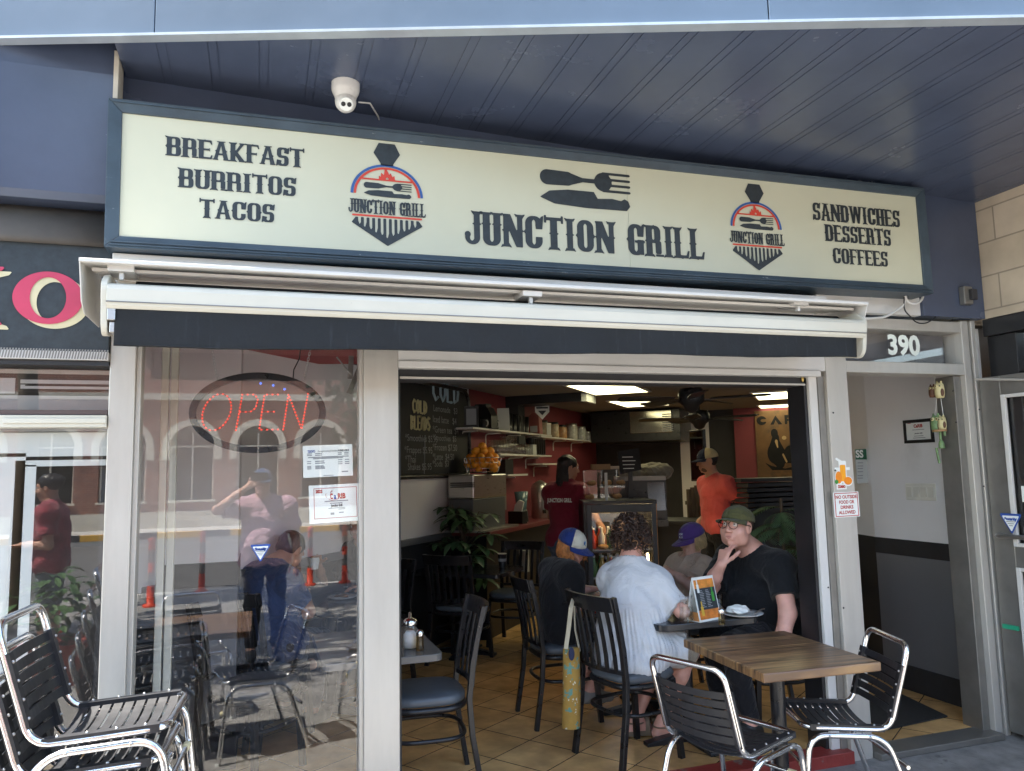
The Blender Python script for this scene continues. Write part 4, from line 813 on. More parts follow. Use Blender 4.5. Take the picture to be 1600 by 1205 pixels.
# chalk menu board on the side wall
AB0, AB1 = a_of(onW(560, 660, WB)), a_of(onW(730, 660, WB))
zcb = onW(680, 744, WB).z
chb = empty('chalkboard', uv((AB0 + AB1) / 2, WB + .02, 1.9), 'big black chalk menu board with rounded frame headed COLD BLENDS', 'menu board')
uvpart('board', M['black_matt'], chb, (AB0, AB1 - .02, WB, WB + .015, zcb, 2.44))
fr = MB(); fr.tube(rpath([uv(AB0, WB + .02, zcb), uv(AB1, WB + .02, zcb), uv(AB1, WB + .02, 2.42), uv(AB0, WB + .02, 2.42)], .18), .022, 8); o = fr.build('frame', M['black_metal'], chb); o.location = -chb.location
CU, CUp = Vector((.643, .766, 0)), Vector((0, 0, 1))
def chalk_pt(px, py): return onW(px, py, WB + .017)
def chalk_word(strokes, px0, py0, px1, py1, mat, r, name='chalk_lettering'):
    """hand-drawn strokes in a unit box mapped to a box on the board"""
    A_ = chalk_pt(px0, py1); B2 = chalk_pt(px1, py1); T_ = chalk_pt(px0, py0); mb = MB(); wv = (B2 - A_); wv.z = 0; hv = Vector((0, 0, T_.z - A_.z))
    for st in strokes: mb.tube([A_ + wv * x + hv * y for x, y in st], r, 5)
    o = mb.build(name, mat, chb); o.location = -chb.location
HW = {'C': [[(.9, .85), (.5, 1), (.1, .7), (.1, .3), (.5, 0), (.9, .15)]], 'O': [[(.5, 1), (.1, .7), (.1, .3), (.5, 0), (.9, .3), (.9, .7), (.5, 1)]], 'L': [[(.15, 1), (.15, 0), (.9, 0)]], 'D': [[(.15, 0), (.15, 1), (.7, .85), (.9, .5), (.7, .12), (.15, 0)]],
      'B': [[(.15, 0), (.15, 1), (.7, .9), (.75, .65), (.2, .52), (.85, .4), (.85, .12), (.15, 0)]], 'E': [[(.9, 1), (.15, 1), (.15, 0), (.9, 0)], [(.15, .5), (.75, .5)]], 'N': [[(.1, 0), (.1, 1), (.9, 0), (.9, 1)]], 'S': [[(.9, .9), (.4, 1), (.1, .75), (.5, .5), (.9, .28), (.5, 0), (.1, .1)]]}
def hand(wd):
    n = len(wd); return [[((i + .08 + .84 * x) / n, y) for x, y in st] for i, ch in enumerate(wd) for st in HW[ch]]
CHY, CHB = P('yellow_chalk', (.50, .45, .24), .9), P('blue_chalk', (.30, .40, .46), .9); CHW = P('white_chalk', (.30, .31, .31), .9)
chalk_word(hand('COLD'), 644, 624, 667, 644, CHY, .012); chalk_word(hand('BLENDS'), 641, 649, 672, 670, CHY, .012); chalk_word(hand('COLD'), 675, 590, 717, 624, CHB, .016)
def chalk_text(t, px, py, size):
    p = chalk_pt(px, py); o = text_mb(t, size, p, CU, CUp, 'LEFT', lift=-.0).build('chalk_lettering', CHW, chb); o.location = -chb.location
for t, px, py, s_ in (('*Smoothies $5.95', 633, 684, .085), ('*Frappes $5.95', 632, 703, .085), ('*Thai', 633, 718, .09), ('Shakes $5.95', 637, 730, .085), ('Iced latte   $4', 676, 655, .09), ('*Green tea  $4', 676, 671, .09), ('*Smoothies  $5', 676, 684, .08), ('*Frozen $7.50', 676, 699, .09), ('*Latte  $4.50', 676, 714, .085), ('*Soda  $3', 676, 725, .085), ('Lemonade   $3', 677, 638, .085)): chalk_text(t, px, py, s_)
mb = MB(); mb.tube([chalk_pt(664, 680), chalk_pt(663, 741)], .004, 4); o = mb.build('chalk_line', CHW, chb); o.location = -chb.location

# poster
pz0, pz1 = at_back(1220, 750, .14).z, at_back(1220, 641, .14).z; pb0, pb1 = b_at(1183) * .99, b_at(1262) * .99
po = empty('cafe_poster', uv(ABK - .14, (pb0 + pb1) / 2, (pz0 + pz1) / 2), 'brown CAFE poster with a dark seated figure on the red wall', 'poster')
Mp = add_marks(P('aged_poster', (.13, .065, .022), .6, 0, .35, 3), (.045, .028, .018), 4, .5, .15)
uvpart('sheet', Mp, po, (ABK - .15, ABK - .121, pb0, pb1, pz0, pz1), bev=.003)
PX, PZ = Vector((.766, -.643, 0)), Vector((0, 0, 1)); po0 = uv(ABK - .152, (pb0 + pb1) / 2, (pz0 + pz1) / 2); pw_, ph_ = pb1 - pb0, pz1 - pz0
def pfield(fn, nm, mat, lift):
    f = Field(-.52, -.52, .52, .52, .008); fn(f); o = f.mesh(MB(), po0 - uv(1, 0) * lift, PX * pw_, PZ * ph_).build(nm, mat, po); o.location = -po.location
def caf(f):
    y = .36; h = .065
    f.u(np.maximum(f.ell((-.36, y), .10, h), -f.ell((-.33, y), .05, .022))); f.cut(f.bx(-.33, y - .02, -.2, y + .02))
    f.u(f.poly([(-.19, y - h), (-.08, y + h), (.05, y - h), (-.03, y - h), (-.08, y), (-.12, y - h)])); f.u(f.bx(.10, y - h, .15, y + h)); f.u(f.bx(.10, y + .025, .24, y + h)); f.u(f.bx(.10, y - .02, .22, y + .01))
    f.u(f.bx(.30, y - h, .35, y + h)); 
    for q in (-h, -.02, .03): f.u(f.bx(.30, y + q, .45, y + q + .034))
pfield(caf, 'lettering', P('poster_ink', (.02, .02, .022), .9, spec=.1), .002)
def fig(f):
    f.u(f.ell((-.12, .17), .07, .065)); f.u(f.seg((-.10, .1), (-.13, -.12), .07, .15)); f.u(f.seg((-.13, -.12), (-.04, -.24), .15, .10)); f.u(f.ell((.18, -.13), .13, .12)); f.u(f.seg((.0, -.2), (.3, -.22), .06, .05)); f.u(f.seg((-.06, .02), (.07, -.15), .05, .04))
    f.u(f.poly([(-.34, -.25), (-.2, -.3), (.05, -.34), (.25, -.31), (.36, -.24), (.36, -.26), (.25, -.36), (-.2, -.36)]))
pfield(fig, 'seated_figure', P('poster_dark', (.02, .02, .022), .9, spec=.1), .002)
PPL = P('poster_pale', (.40, .27, .13), .6)
pfield(lambda f: f.u(f.ell((.07, .10), .045, .028)), 'printed_cup', PPL, .004); pfield(lambda f: f.u(f.seg((-.09, .05), (-.07, -.03), .028, .012)), 'printed_neck', PPL, .004); pfield(lambda f: f.u(f.seg((.03, -.14), (.09, -.24), .016)), 'printed_arm', PPL, .004)
# ------------------------------------------------------------------ metal stacking chair (faces local +Y)
def make_metal_chair():
    r = empty('metal_chair', (0, 0, 0)); rr = .013
    fr = MB(); loop = [(-.195, .225, .445), (-.195, -.155, .425), (-.195, -.265, .79), (.195, -.265, .79), (.195, -.155, .425), (.195, .225, .445)]
    fr.tube(rpath(loop, .065, 8, True), rr, 10, True); fr.build('frame', M['chrome'], r)
    for s in (-1, 1):
        lg = MB(); lg.tube(rpath([(s * .222, .265, .0), (s * .216, .215, .418), (s * .216, -.125, .40), (s * .228, -.255, .0)], .085, 8), rr, 10)
        rv = lg
        for y, z in ((.13, .414), (-.05, .405), (.245, .17), (-.21, .13)): rv.ball((s * .228, y, z), .006, 6, 1)
        ft = lg; ft.lathe([(.0145, 0), (.015, .02), (.0135, .022)], (s * .222, .265, 0), 10, True, 2).lathe([(.0145, 0), (.015, .02), (.0135, .022)], (s * .228, -.255, 0), 10, True, 2); lg.build('leg_loop', [M['chrome'], M['steel'], M['frost']], r)
    for y, z, s in ((.232, .27, .218), (-.212, .27, .22)):
        st = MB(); st.tube([(-s, y, z), (s, y, z)], .009, 8); so = st.build('stretcher', M['chrome'], r)
        if y > 0:
            for q in (-1, 1): MB().tube([(q * (s - .04), y, z), (q * (s - .075), y, z)], .0135, 10).build('bumper', M['rubber'], so)
    # slotted sheets slung between the rails
    def sheet(name, pts_fn, n, sag, dirv, w, gap):
        mb = MB(); N = 10; th = Vector(dirv) * -.0035
        for i in range(n):
            for (t0, t1) in (((i + gap) / n, (i + 1 - gap) / n),):
                vs = []
                for k in range(N + 1):
                    x = -.178 + .356 * k / N; d_ = sag * (1 - (x / .178) ** 2)
                    for t in (t0, t1): vs.append(pts_fn(t) + Vector((x, 0, 0)) + Vector(dirv) * -d_)
                vs2 = [p + th for p in vs]; m = len(vs); fs = []
                for k in range(N):
                    a = 2 * k; fs += [(a, a + 1, a + 3, a + 2), (m + a, m + a + 2, m + a + 3, m + a + 1), (a, a + 2, m + a + 2, m + a), (a + 1, m + a + 1, m + a + 3, a + 3)]
                mb.add(vs + vs2, fs)
        for s in (-1, 1):
            p0, p1 = pts_fn(0), pts_fn(1); a = Vector((s * .175, 0, 0)); b2 = Vector((s * .206, 0, 0)); q = [p0 + a, p1 + a, p1 + b2, p0 + b2]; mb.hexa([p + Vector(dirv) * .013 for p in q], [p + Vector(dirv) * -.013 for p in q])
        rv = mb
        for s in (-1, 1):
            for k in range(4): rv.ball(pts_fn((k + .5) / 4) + Vector((s * .196, 0, 0)) + Vector(dirv) * .014, .0055, 6, 1)
        mb.build(name, [M['black_matt2'], M['steel']], r)
    sheet('seat', lambda t: Vector((0, .205 - .33 * t, .446 - .016 * t)), 9, .03, (0, 0, 1), .35, .11)
    d = Vector((0, -.105, .36)).normalized(); nrm = Vector((0, d.z, -d.y))
    sheet('backrest', lambda t: Vector((0, -.168, .475)) + d * (.235 * t), 6, .022, nrm, .35, .10)
    return r
M['black_matt2'] = P('black_rubber', (.017, .017, .019), .45, 0, .3, 20)
CH1 = make_metal_chair(); used = []
def place(proto, x, y, az, lab, group, z=0, cat=None):
    o = proto if proto not in used else copy_tree(proto)
    if proto not in used: used.append(proto)
    o.location = (x, y, z); o.rotation_euler = (0, 0, azrot(az)); tag(o, lab, cat, group); return o
def walk(y): return -.0256 * (FY - y)                                    # height of the sloping sidewalk
MG = 'chrome chairs with black slats outside the cafe'
place(CH1, 1.97, 3.06, 70, 'chrome chair left of the wooden table, its back towards the camera', MG, walk(3.06), 'chair')
place(CH1, 2.61, 3.12, -72, 'chrome chair right of the wooden table beside the white post', MG, walk(3.1), 'chair')
for i, l in enumerate(('topmost chrome chair of the stack at the lower left', 'second chrome chair from the top of the stack', 'third chrome chair from the top of the stack', 'fourth chrome chair from the top, near the bottom of the stack', 'lowest chrome chair of the stack, carrying the others')):
    place(CH1, -.475 - .022 * i, 2.94, 94, l, MG, .395 - .098 * i + walk(2.94), 'chair')
place(CH1, .0, 2.12, -75, 'chrome chair reflected in the middle of the big window', MG, walk(2.1), 'chair')
place(CH1, -.42, 1.2, 10, 'chrome chair reflected at the left behind the reflected wooden table', MG, walk(1.2), 'chair')
place(CH1, .86, 1.62, -110, 'chrome chair reflected at the right edge of the big window', MG, walk(1.6), 'chair')

# wooden topped pedestal table
def make_wood_table():
    r = empty('cafe_table', (0, 0, 0))
    MB().box((-.35, -.29, .712), (.35, .29, .752)).build('tabletop', M['tabletop'], r, .006)
    c = MB(); c.lathe([(.034, .03), (.034, .64)], n=16); c.build('column', M['black_metal'], r)
    s = MB(); s.lathe([(.028, .64), (.028, .695)], n=14); s.build('collar', M['steel'], r)
    b2 = MB(); b2.box((-.16, -.03, .69), (.16, .03, .711)).box((-.03, -.16, .688), (.03, .16, .7095)); b2.build('top_plate', M['black_metal'], r)
    ft = MB()
    for a in range(4):
        R = Matrix.Rotation(a * pi / 2 + pi / 4, 4, 'Z'); ft.prism([R @ Vector(p) for p in ((.02, -.028, .0), (.30, -.022, .0), (.31, -.022, .025), (.02, -.028, .065))], R @ Vector((0, .05, 0)) - Vector((0, 0, 0)))
    ft.build('foot', M['black_metal'], r, .004)
    return r
WT = make_wood_table()
t = place(WT, 2.30, 3.14, 3 + 90, 'square wooden topped table outside, set between two chrome chairs', 'wooden topped cafe tables', walk(3.1) + .003, 'table')
lb = MB(); lb.tube([(0, 0, .50), (0, 0, .61)], .0352, 16, caps=False); 
st = MB(); vs = [Vector((.0353 * math.cos(a), .0353 * math.sin(a), z)) for z in (.50, .62) for a in [rad(150 + 60 * i / 6) for i in range(7)]]; st.add(vs, [(i, i + 1, 8 + i, 7 + i) for i in range(6)])
lo = st.build('paper_label', M['paper'], t); 
t2 = place(WT, -.32, 2.0, 90, 'wooden topped table reflected low in the left part of the window', 'wooden topped cafe tables', walk(2.08) - .02, 'table')

# ------------------------------------------------------------------ black slat back chair (faces local +Y)
M['vinyl'] = P('grey_vinyl', (.085, .098, .112), .38, 0, .1, 12, .15, 25)
def make_slat_chair():
    r = empty('slat_chair', (0, 0, 0))
    cu = MB(); N = 28; prof = [(.80, .0), (.97, .006), (1.0, .022), (.985, .040), (.93, .050), (.7, .058), (.35, .062)]
    vs = []; 
    for (k, z) in prof:
        for i in range(N):
            a = 2 * pi * i / N; c, s = math.cos(a), math.sin(a); e = .62
            x = math.copysign(abs(c) ** e, c) * .205 * k; y = math.copysign(abs(s) ** e, s) * .20 * k
            pk = .0035 * math.sin(a * 34) * (1 if .9 < k < 1 else 0); vs.append((x * (1 + pk * 3), y * (1 + pk * 3) + .02, .425 + z))
    m = len(prof); fs = [(j * N + i, j * N + (i + 1) % N, (j + 1) * N + (i + 1) % N, (j + 1) * N + i) for j in range(m - 1) for i in range(N)] + [[(m - 1) * N + i for i in range(N)]]
    cu.add(vs, fs, True); cu.build('seat', M['vinyl'], r)
    def loop(k, z): return [(math.copysign(abs(math.cos(a)) ** .62, math.cos(a)) * .197 * k, math.copysign(abs(math.sin(a)) ** .62, math.sin(a)) * .192 * k + .02, z) for a in [2 * pi * i / 32 for i in range(32)]]
    sf_ = MB(); sf_.tube(loop(1, .412), .016, 8, True); sf_.build('seat_frame', M['black_metal'], r)
    fr = MB(); fr.tube([p for p in loop(1.02, .27)], .011, 8, True); fr.build('foot_ring', M['black_metal'], r)
    for s in (-1, 1):
        fl = MB(); fl.tube([(s * .165, .165, .42), (s * .185, .195, 0)], .0165, 4, flat=(.030, .030)); fl.build('front_leg', M['black_metal'], r, .002)
        bl_ = MB(); bl_.tube([(s * .205, -.235, 0), (s * .197, -.190, .28), (s * .193, -.178, .45), (s * .196, -.195, .62), (s * .202, -.232, .80), (s * .205, -.255, .895)], .016, 4, flat=(.034, .026)); bl_.build('back_post', M['black_metal'], r, .003)
    def bk(x, z):                                                          # curve of the back
        y = -.178 if z < .45 else -.178 - .077 * ((z - .45) / .445) ** 1.6
        return Vector((x, y - .035 * (1 - (x / .205) ** 2), z))
    tr = MB(); a = [bk(-.205 + .41 * i / 10, .895) for i in range(11)]; top = [p + Vector((0, 0, .0)) for p in a]
    q0 = [bk(-.205 + .41 * i / 10, .815) for i in range(11)]; th = Vector((0, -.022, 0)); vs = a + q0 + [p + th for p in a] + [p + th for p in q0]
    fs = []
    for i in range(10): fs += [(i, i + 1, 12 + i, 11 + i), (22 + i, 33 + i, 34 + i, 23 + i), (i, 22 + i, 23 + i, i + 1), (11 + i, 12 + i, 34 + i, 33 + i)]
    fs += [(0, 11, 33, 22), (10, 32, 43, 21)]; tr.add(vs, fs); tr.build('top_rail', M['black_metal'], r, .003)
    lr = MB(); lr.tube([bk(-.195 + .39 * i / 8, .50) for i in range(9)], .01, 4, flat=(.024, .022)); lr.build('lower_rail', M['black_metal'], r, .002)
    for k in range(6):
        x = -.15 + .06 * k; sl = MB(); sl.tube([bk(x, z) + Vector((0, -.008, 0)) for z in (.50, .58, .66, .74, .82)], .01, 4, flat=(.026, .009)); sl.build('slat', M['black_metal'], r)
    return r
SC = make_slat_chair(); SG = 'black slat back chairs inside the cafe'
def pc(x, y, az, lab): return place(SC, x, y, az, lab, SG, FL, 'chair')
pc(1.97, 4.01, 77, 'black slat back chair with the floral tote bag hanging on it')
pc(1.86, 4.77, 92, 'black slat back chair under the child in the blue and white cap')
pc(.84, 4.03, -86, 'black slat back chair with grey seat beside the sugar table at the opening')
pc(3.06, 4.22, -80, 'black slat back chair under the man in the olive cap')
pc(2.86, 4.92, -88, 'black slat back chair under the child in the purple cap')
pc(1.63, 6.43, 41, 'black slat back chair at the near side of the dark table with the paper cup')
pc(2.24, 6.86, 220, 'black slat back chair at the far side of the dark table by the juicer')
pc(-.02, 4.52, 132, 'black slat back chair behind the big window beside the man in navy')
pc(.06, 5.08, 50, 'black slat back chair under the man in the navy t-shirt')
pc(1.38, 5.42, -120, 'black slat back chair in the dark between the sugar table and the chalkboard') if False else None

# dark tables
def dark_table(name, x, y, az, sx, sy, lab, top=M['black'], edge=None, z=.75, cols=1):
    r = empty(name, (x, y, FL), lab, 'table', 'dark tables inside the cafe'); r.rotation_euler = (0, 0, azrot(az))
    mb = MB(); c = rpath([(-sx / 2, -sy / 2, 0), (sx / 2, -sy / 2, 0), (sx / 2, sy / 2, 0), (-sx / 2, sy / 2, 0)], .05, 5, True); mb.prism([p + Vector((0, 0, z - FL - .035)) for p in c], (0, 0, .035)); mb.build('tabletop', top, r, .004)
    for k in range(cols):
        oy = 0 if cols == 1 else (-.3 + .6 * k)
        cm = MB(); cm.lathe([(.035, .04), (.035, z - FL - .036)], (0, oy, 0), 14); cm.build('column', M['black_metal'], r)
        for a in range(2):
            ft = MB(); R = Matrix.Rotation(a * pi / 2, 4, 'Z'); q = [R @ Vector(p) for p in ((-.28, -.03, 0), (.28, -.03, 0), (.28, -.03, .02), (.03, -.03, .06), (-.03, -.03, .06), (-.28, -.03, .02))]
            ft.prism([p + Vector((0, oy, .0005 * a)) for p in q], R @ Vector((0, .06, 0))); ft.build('foot', M['black_metal'], r, .004)
    return r
M['table_dark'] = P('dark_tabletop', (.020, .021, .024), .22, 0, .2, 6)
dark_table('diner_table', 2.39, 4.40, 1, .64, 1.20, 'long dark table where the family sits behind the wooden table', M['table_dark'], cols=2)
dark_table('diner_table', 1.73, 6.68, 40, .9, .6, 'dark table against the side wall with a paper cup on it', M['table_dark'])
dark_table('diner_table', .56, 4.02, 0, .56, .72, 'grey edged table with sugar jar just inside the opening', P('grey_tabletop', (.10, .095, .09), .22, 0, .1, 5))
dark_table('diner_table', .48, 5.44, 40, .62, .75, 'dark table behind the big window with two plates', M['table_dark'])

# counter, display fridge
ct = empty('counter', uv(8.5, -3.1), 'dark counter with red edged top along the side wall', 'counter')
uvpart('cabinet', M['black'], ct, (6.75, 10.6, WB, -2.99, FL, .985)); uvpart('countertop', P('red_laminate', (.16, .03, .035), .35), ct, (6.70, 10.65, WB, -2.93, .987, 1.03), bev=.004)
bc = empty('bar_front', uv(9.6, -1.5), 'dark service counter running behind the display fridge', 'counter')
uvpart('cabinet', M['dark_wall'], bc, (8.2, 8.75, -2.0, 1.0, FL, 1.0)); uvpart('countertop', M['black'], bc, (8.15, 8.8, -2.05, 1.05, 1.002, 1.04), bev=.004)
fp = onZ(990, 980, FL); FA = 18
fg = empty('display_fridge', (2.98, 6.12, FL), 'glass fronted display fridge lit inside with bottles and pastries', 'display fridge'); fg.rotation_euler = (0, 0, azrot(FA))
w_, dp_, h_ = .64, .60, 1.26
def fb(name, mat, *bx, bev=.003):
    mb = MB()
    for lo, hi in bx: mb.box(lo, hi)
    return mb.build(name, mat, fg, bev)
fb('body', M['black_metal'], ((-w_ / 2, 0, 0), (-w_ / 2 + .03, dp_, h_)), ((w_ / 2 - .03, 0, 0), (w_ / 2, dp_, .42)), ((-w_ / 2 + .03, dp_ - .03, 0), (w_ / 2 - .03, dp_, h_)), ((-w_ / 2 + .03, 0, 0), (w_ / 2 - .03, dp_ - .03, .3)))
fb('top_panel', M['black_metal'], ((-w_ / 2, -.01, h_ + .001), (w_ / 2, dp_, h_ + .03)))
fb('door_frame', P('fridge_grey', (.05, .055, .06), .35), ((-w_ / 2 + .03, -.02, .3), (-w_ / 2 + .07, 0, h_)), ((w_ / 2 - .05, -.02, .3), (w_ / 2 - .01, 0, h_)), ((-w_ / 2 + .07, -.02, h_ - .07), (w_ / 2 - .05, 0, h_)), ((-w_ / 2 + .07, -.02, .3), (w_ / 2 - .05, 0, .34)))
fb('pane', M['glass_thin'], ((-w_ / 2 + .07, -.012, .34), (w_ / 2 - .05, -.006, h_ - .07)), bev=0); fb('side_pane', M['glass_thin'], ((w_ / 2 - .012, .03, .42), (w_ / 2 - .006, dp_, h_)), bev=0)
fb('corner_trim', P('copper_trim', (.45, .24, .10), .3, .8), ((w_ / 2 - .03, .0, .42), (w_ / 2, .03, h_)))
for z in (.62, .86): fb('shelf', M['steel'], ((-w_ / 2 + .04, .03, z), (w_ / 2 - .04, dp_ - .04, z + .012)), bev=0)
fb('lamp', P('fridge_lamp', (.9, .7, .4), .5, emit=(1, .72, .35), es=14), ((.0, .05, h_ - .045), (w_ / 2 - .05, .09, h_ - .02)), bev=0); fb('lamp_tube', P('fridge_lamp2', (.9, .7, .4), .5, emit=(1, .72, .35), es=8), ((w_ / 2 - .048, .3, .45), (w_ / 2 - .034, .33, .80)), bev=0)
# ------------------------------------------------------------------ people: bodies grown from distance fields
class Sdf:
    """smooth union of tapered limbs and ellipsoids, meshed as one continuous surface"""
    def __init__(s): s.p = []; s.cuts = []
    def cone(s, a, b, ra, rb, k=.03, flat=False): s.p.append(('c', np.array(a, float), np.array(b, float), ra, rb, k, flat)); return s
    def ell(s, c, r, R=None, k=.03, sub=False): s.p.append(('e', np.array(c, float), np.array(r, float), np.array(R if R is not None else np.eye(3), float), k, sub)); return s
    def cut(s, fn): s.cuts.append(fn); return s
    def mesh(s, h, fold=0, fs=1.0, seed=0):
        lo = np.full(3, 1e9); hi = np.full(3, -1e9)
        for q in s.p:
            if q[0] == 'c': r = max(q[3], q[4]); l_, h_ = np.minimum(q[1], q[2]) - r, np.maximum(q[1], q[2]) + r
            else: r = max(q[2]); l_, h_ = q[1] - r, q[1] + r
            lo = np.minimum(lo, l_); hi = np.maximum(hi, h_)
        lo -= 3 * h + .01; hi += 3 * h + .01; n = np.ceil((hi - lo) / h).astype(int) + 1
        F = np.full(n, .5, np.float32); ax = [lo[i] + h * np.arange(n[i]) for i in range(3)]
        for q in s.p:
            k = q[5] if q[0] == 'c' else q[4]
            if q[0] == 'c': r = max(q[3], q[4]); l_, h_ = np.minimum(q[1], q[2]) - r, np.maximum(q[1], q[2]) + r
            else: r = max(q[2]); l_, h_ = q[1] - r, q[1] + r
            pad = k + 4 * h; i0 = np.maximum(((l_ - pad - lo) / h).astype(int), 0); i1 = np.minimum(((h_ + pad - lo) / h).astype(int) + 2, n)
            sl = tuple(slice(i0[i], i1[i]) for i in range(3)); X, Y, Z = np.meshgrid(*[ax[i][sl[i]] for i in range(3)], indexing='ij')
            if q[0] == 'c':
                a, b = q[1], q[2]; d = b - a; L2 = d @ d + 1e-12; t = ((X - a[0]) * d[0] + (Y - a[1]) * d[1] + (Z - a[2]) * d[2]) / L2; tc = np.clip(t, 0, 1)
                D = np.sqrt((X - a[0] - d[0] * tc) ** 2 + (Y - a[1] - d[1] * tc) ** 2 + (Z - a[2] - d[2] * tc) ** 2) - (q[3] + (q[4] - q[3]) * tc)
                if q[6]: D = np.maximum(D, (t - 1) * math.sqrt(L2))
            else:
                c, r, R = q[1], q[2], q[3]; P0 = np.stack([X - c[0], Y - c[1], Z - c[2]], -1) @ R; k0 = np.sqrt(((P0 / r) ** 2).sum(-1)); k1 = np.sqrt(((P0 / (r * r)) ** 2).sum(-1)) + 1e-9
                D = k0 * (k0 - 1) / k1
            G = F[sl]
            if q[0] == 'e' and q[5]:
                hh = np.maximum(k - np.abs(G + D), 0) / k; F[sl] = np.maximum(G, -D) + hh * hh * k / 4
            else:
                hh = np.maximum(k - np.abs(G - D), 0) / k; F[sl] = np.minimum(G, D) - hh * hh * k / 4
        if fold or s.cuts:
            X, Y, Z = np.meshgrid(*ax, indexing='ij')
            if fold:
                u = X * 31 * fs + seed; v = Y * 29 * fs + seed * 2; w_ = Z * 37 * fs
                F += (fold * (np.sin(u + 1.6 * np.sin(w_ * .6)) * np.sin(v + 1.1 * np.sin(u * .7)) + .7 * np.sin(w_ + 1.7 * np.sin(u * .55 + v * .4)) + .4 * np.sin(u * 2.1 + v * 1.7 + w_ * .8))).astype(np.float32)
            for fn in s.cuts: F = np.maximum(F, fn(X, Y, Z).astype(np.float32))
        ins = F < 0; m = n - 1
        cnt = np.zeros(m, np.int8); pos = np.zeros((*m, 3), np.float32); cor = [(i, j, k) for i in (0, 1) for j in (0, 1) for k in (0, 1)]
        S_ = lambda A, c: A[c[0]:c[0] + m[0], c[1]:c[1] + m[1], c[2]:c[2] + m[2]]
        for a in range(3):
            for c in cor:
                if c[a]: continue
                d = list(c); d[a] = 1; fa, fb = S_(F, c), S_(F, d); x = (fa < 0) != (fb < 0)
                t = np.where(x, fa / np.where(x, fa - fb, 1), 0); cnt += x
                for e in range(3): pos[..., e] += np.where(x, c[e] + (t if e == a else 0), 0)
        act = cnt > 0; idx = -np.ones(m, np.int64); idx[act] = np.arange(act.sum()); gi = np.argwhere(act)
        V_ = lo + h * (gi + pos[act] / cnt[act][:, None]); faces = []
        for a in range(3):
            b, c = (a + 1) % 3, (a + 2) % 3; s0 = [slice(None)] * 3; s1 = [slice(None)] * 3; s0[a] = slice(0, -1); s1[a] = slice(1, None)
            A, B2 = ins[tuple(s0)], ins[tuple(s1)]; e = np.argwhere(A != B2)
            e = e[(e[:, b] > 0) & (e[:, c] > 0) & (e[:, b] < m[b]) & (e[:, c] < m[c])]
            eb = np.zeros(3, int); eb[b] = 1; ec = np.zeros(3, int); ec[c] = 1
            q = np.stack([idx[tuple((e - o_).T)] for o_ in (eb * 0, eb, eb + ec, ec)], 1); fl = A[tuple(e.T)]
            q[~fl] = q[~fl][:, ::-1]; faces.append(q)
        return V_, np.concatenate(faces)
    def build(s, name, mat, parent, h, fold=0, fs=1.0, seed=0):
        v, f = s.mesh(h, fold, fs, seed); me = bpy.data.meshes.new(name)
        off = np.array(parent.location); me.from_pydata((v - off).tolist(), [], f.tolist()); me.polygons.foreach_set('use_smooth', [True] * len(f))
        me.materials.append(mat); me.update(); o = bpy.data.objects.new(name, me); COL.objects.link(o); o.parent = parent; return o
def nv(v): v = np.array(v, float); return v / (np.linalg.norm(v) + 1e-12)
def basis(az, pitch=0, roll=0):
    """columns right, forward, up of a head or body heading az (clockwise from +Y), pitch > 0 looks down"""
    a, p = rad(az), rad(pitch); f = np.array([math.sin(a) * math.cos(p), math.cos(a) * math.cos(p), -math.sin(p)]); r = np.array([math.cos(a), -math.sin(a), 0]); u = np.cross(r, f)
    c, s = math.cos(rad(roll)), math.sin(rad(roll)); r, u = r * c + u * s, u * c - r * s; return np.stack([r, f, u], 1)
def add_head(s, H, B, sc=1.0, full=0.0):
    L = lambda x, y, z: np.array(H) + B @ (np.array([x, y, z]) * sc); E = lambda c, r, k=.02, sub=False: s.ell(L(*c), np.array(r) * sc, B, k * sc, sub); fu = full
    E((0, -.014, .034), (.073, .094, .080), .03); E((0, .026, -.026), (.060 + fu * .3, .060, .082 + fu * .2), .03)
    s.cone(L(-.034 - fu, .024, -.072), L(.034 + fu, .024, -.072), (.027 + fu) * sc, (.027 + fu) * sc, .03 * sc); s.cone(L(0, .05, -.09), L(0, .070, -.096), (.024 + fu * .5) * sc, .018 * sc, .025 * sc)
    for q in (-1, 1): E((q * (.036 + fu * .5), .056, -.030), (.027 + fu * .6, .024, .028), .03)
    s.cone(L(-.033, .078, .032), L(.033, .078, .032), .013 * sc, .013 * sc, .02 * sc)
    for q in (-1, 1): E((q * .031, .101, .014), (.019, .018, .013), .014, True)
    s.cone(L(0, .086, .016), L(0, .111, -.024), .009 * sc, .0125 * sc, .014 * sc)
    for q in (-1, 1): E((q * .013, .099, -.029), (.010, .011, .009), .008)
    s.cone(L(-.020, .084, -.056), L(.020, .084, -.056), .010 * sc, .010 * sc, .012 * sc); s.cone(L(-.016, .084, -.070), L(.016, .084, -.070), .010 * sc, .010 * sc, .012 * sc)
    E((0, .101, -.0625), (.024, .012, .0024), .004, True)
    for q in (-1, 1): E((q * .076, -.008, .0), (.011, .021, .033), .01); E((q * .085, -.002, .002), (.007, .010, .018), .006, True)
    return L
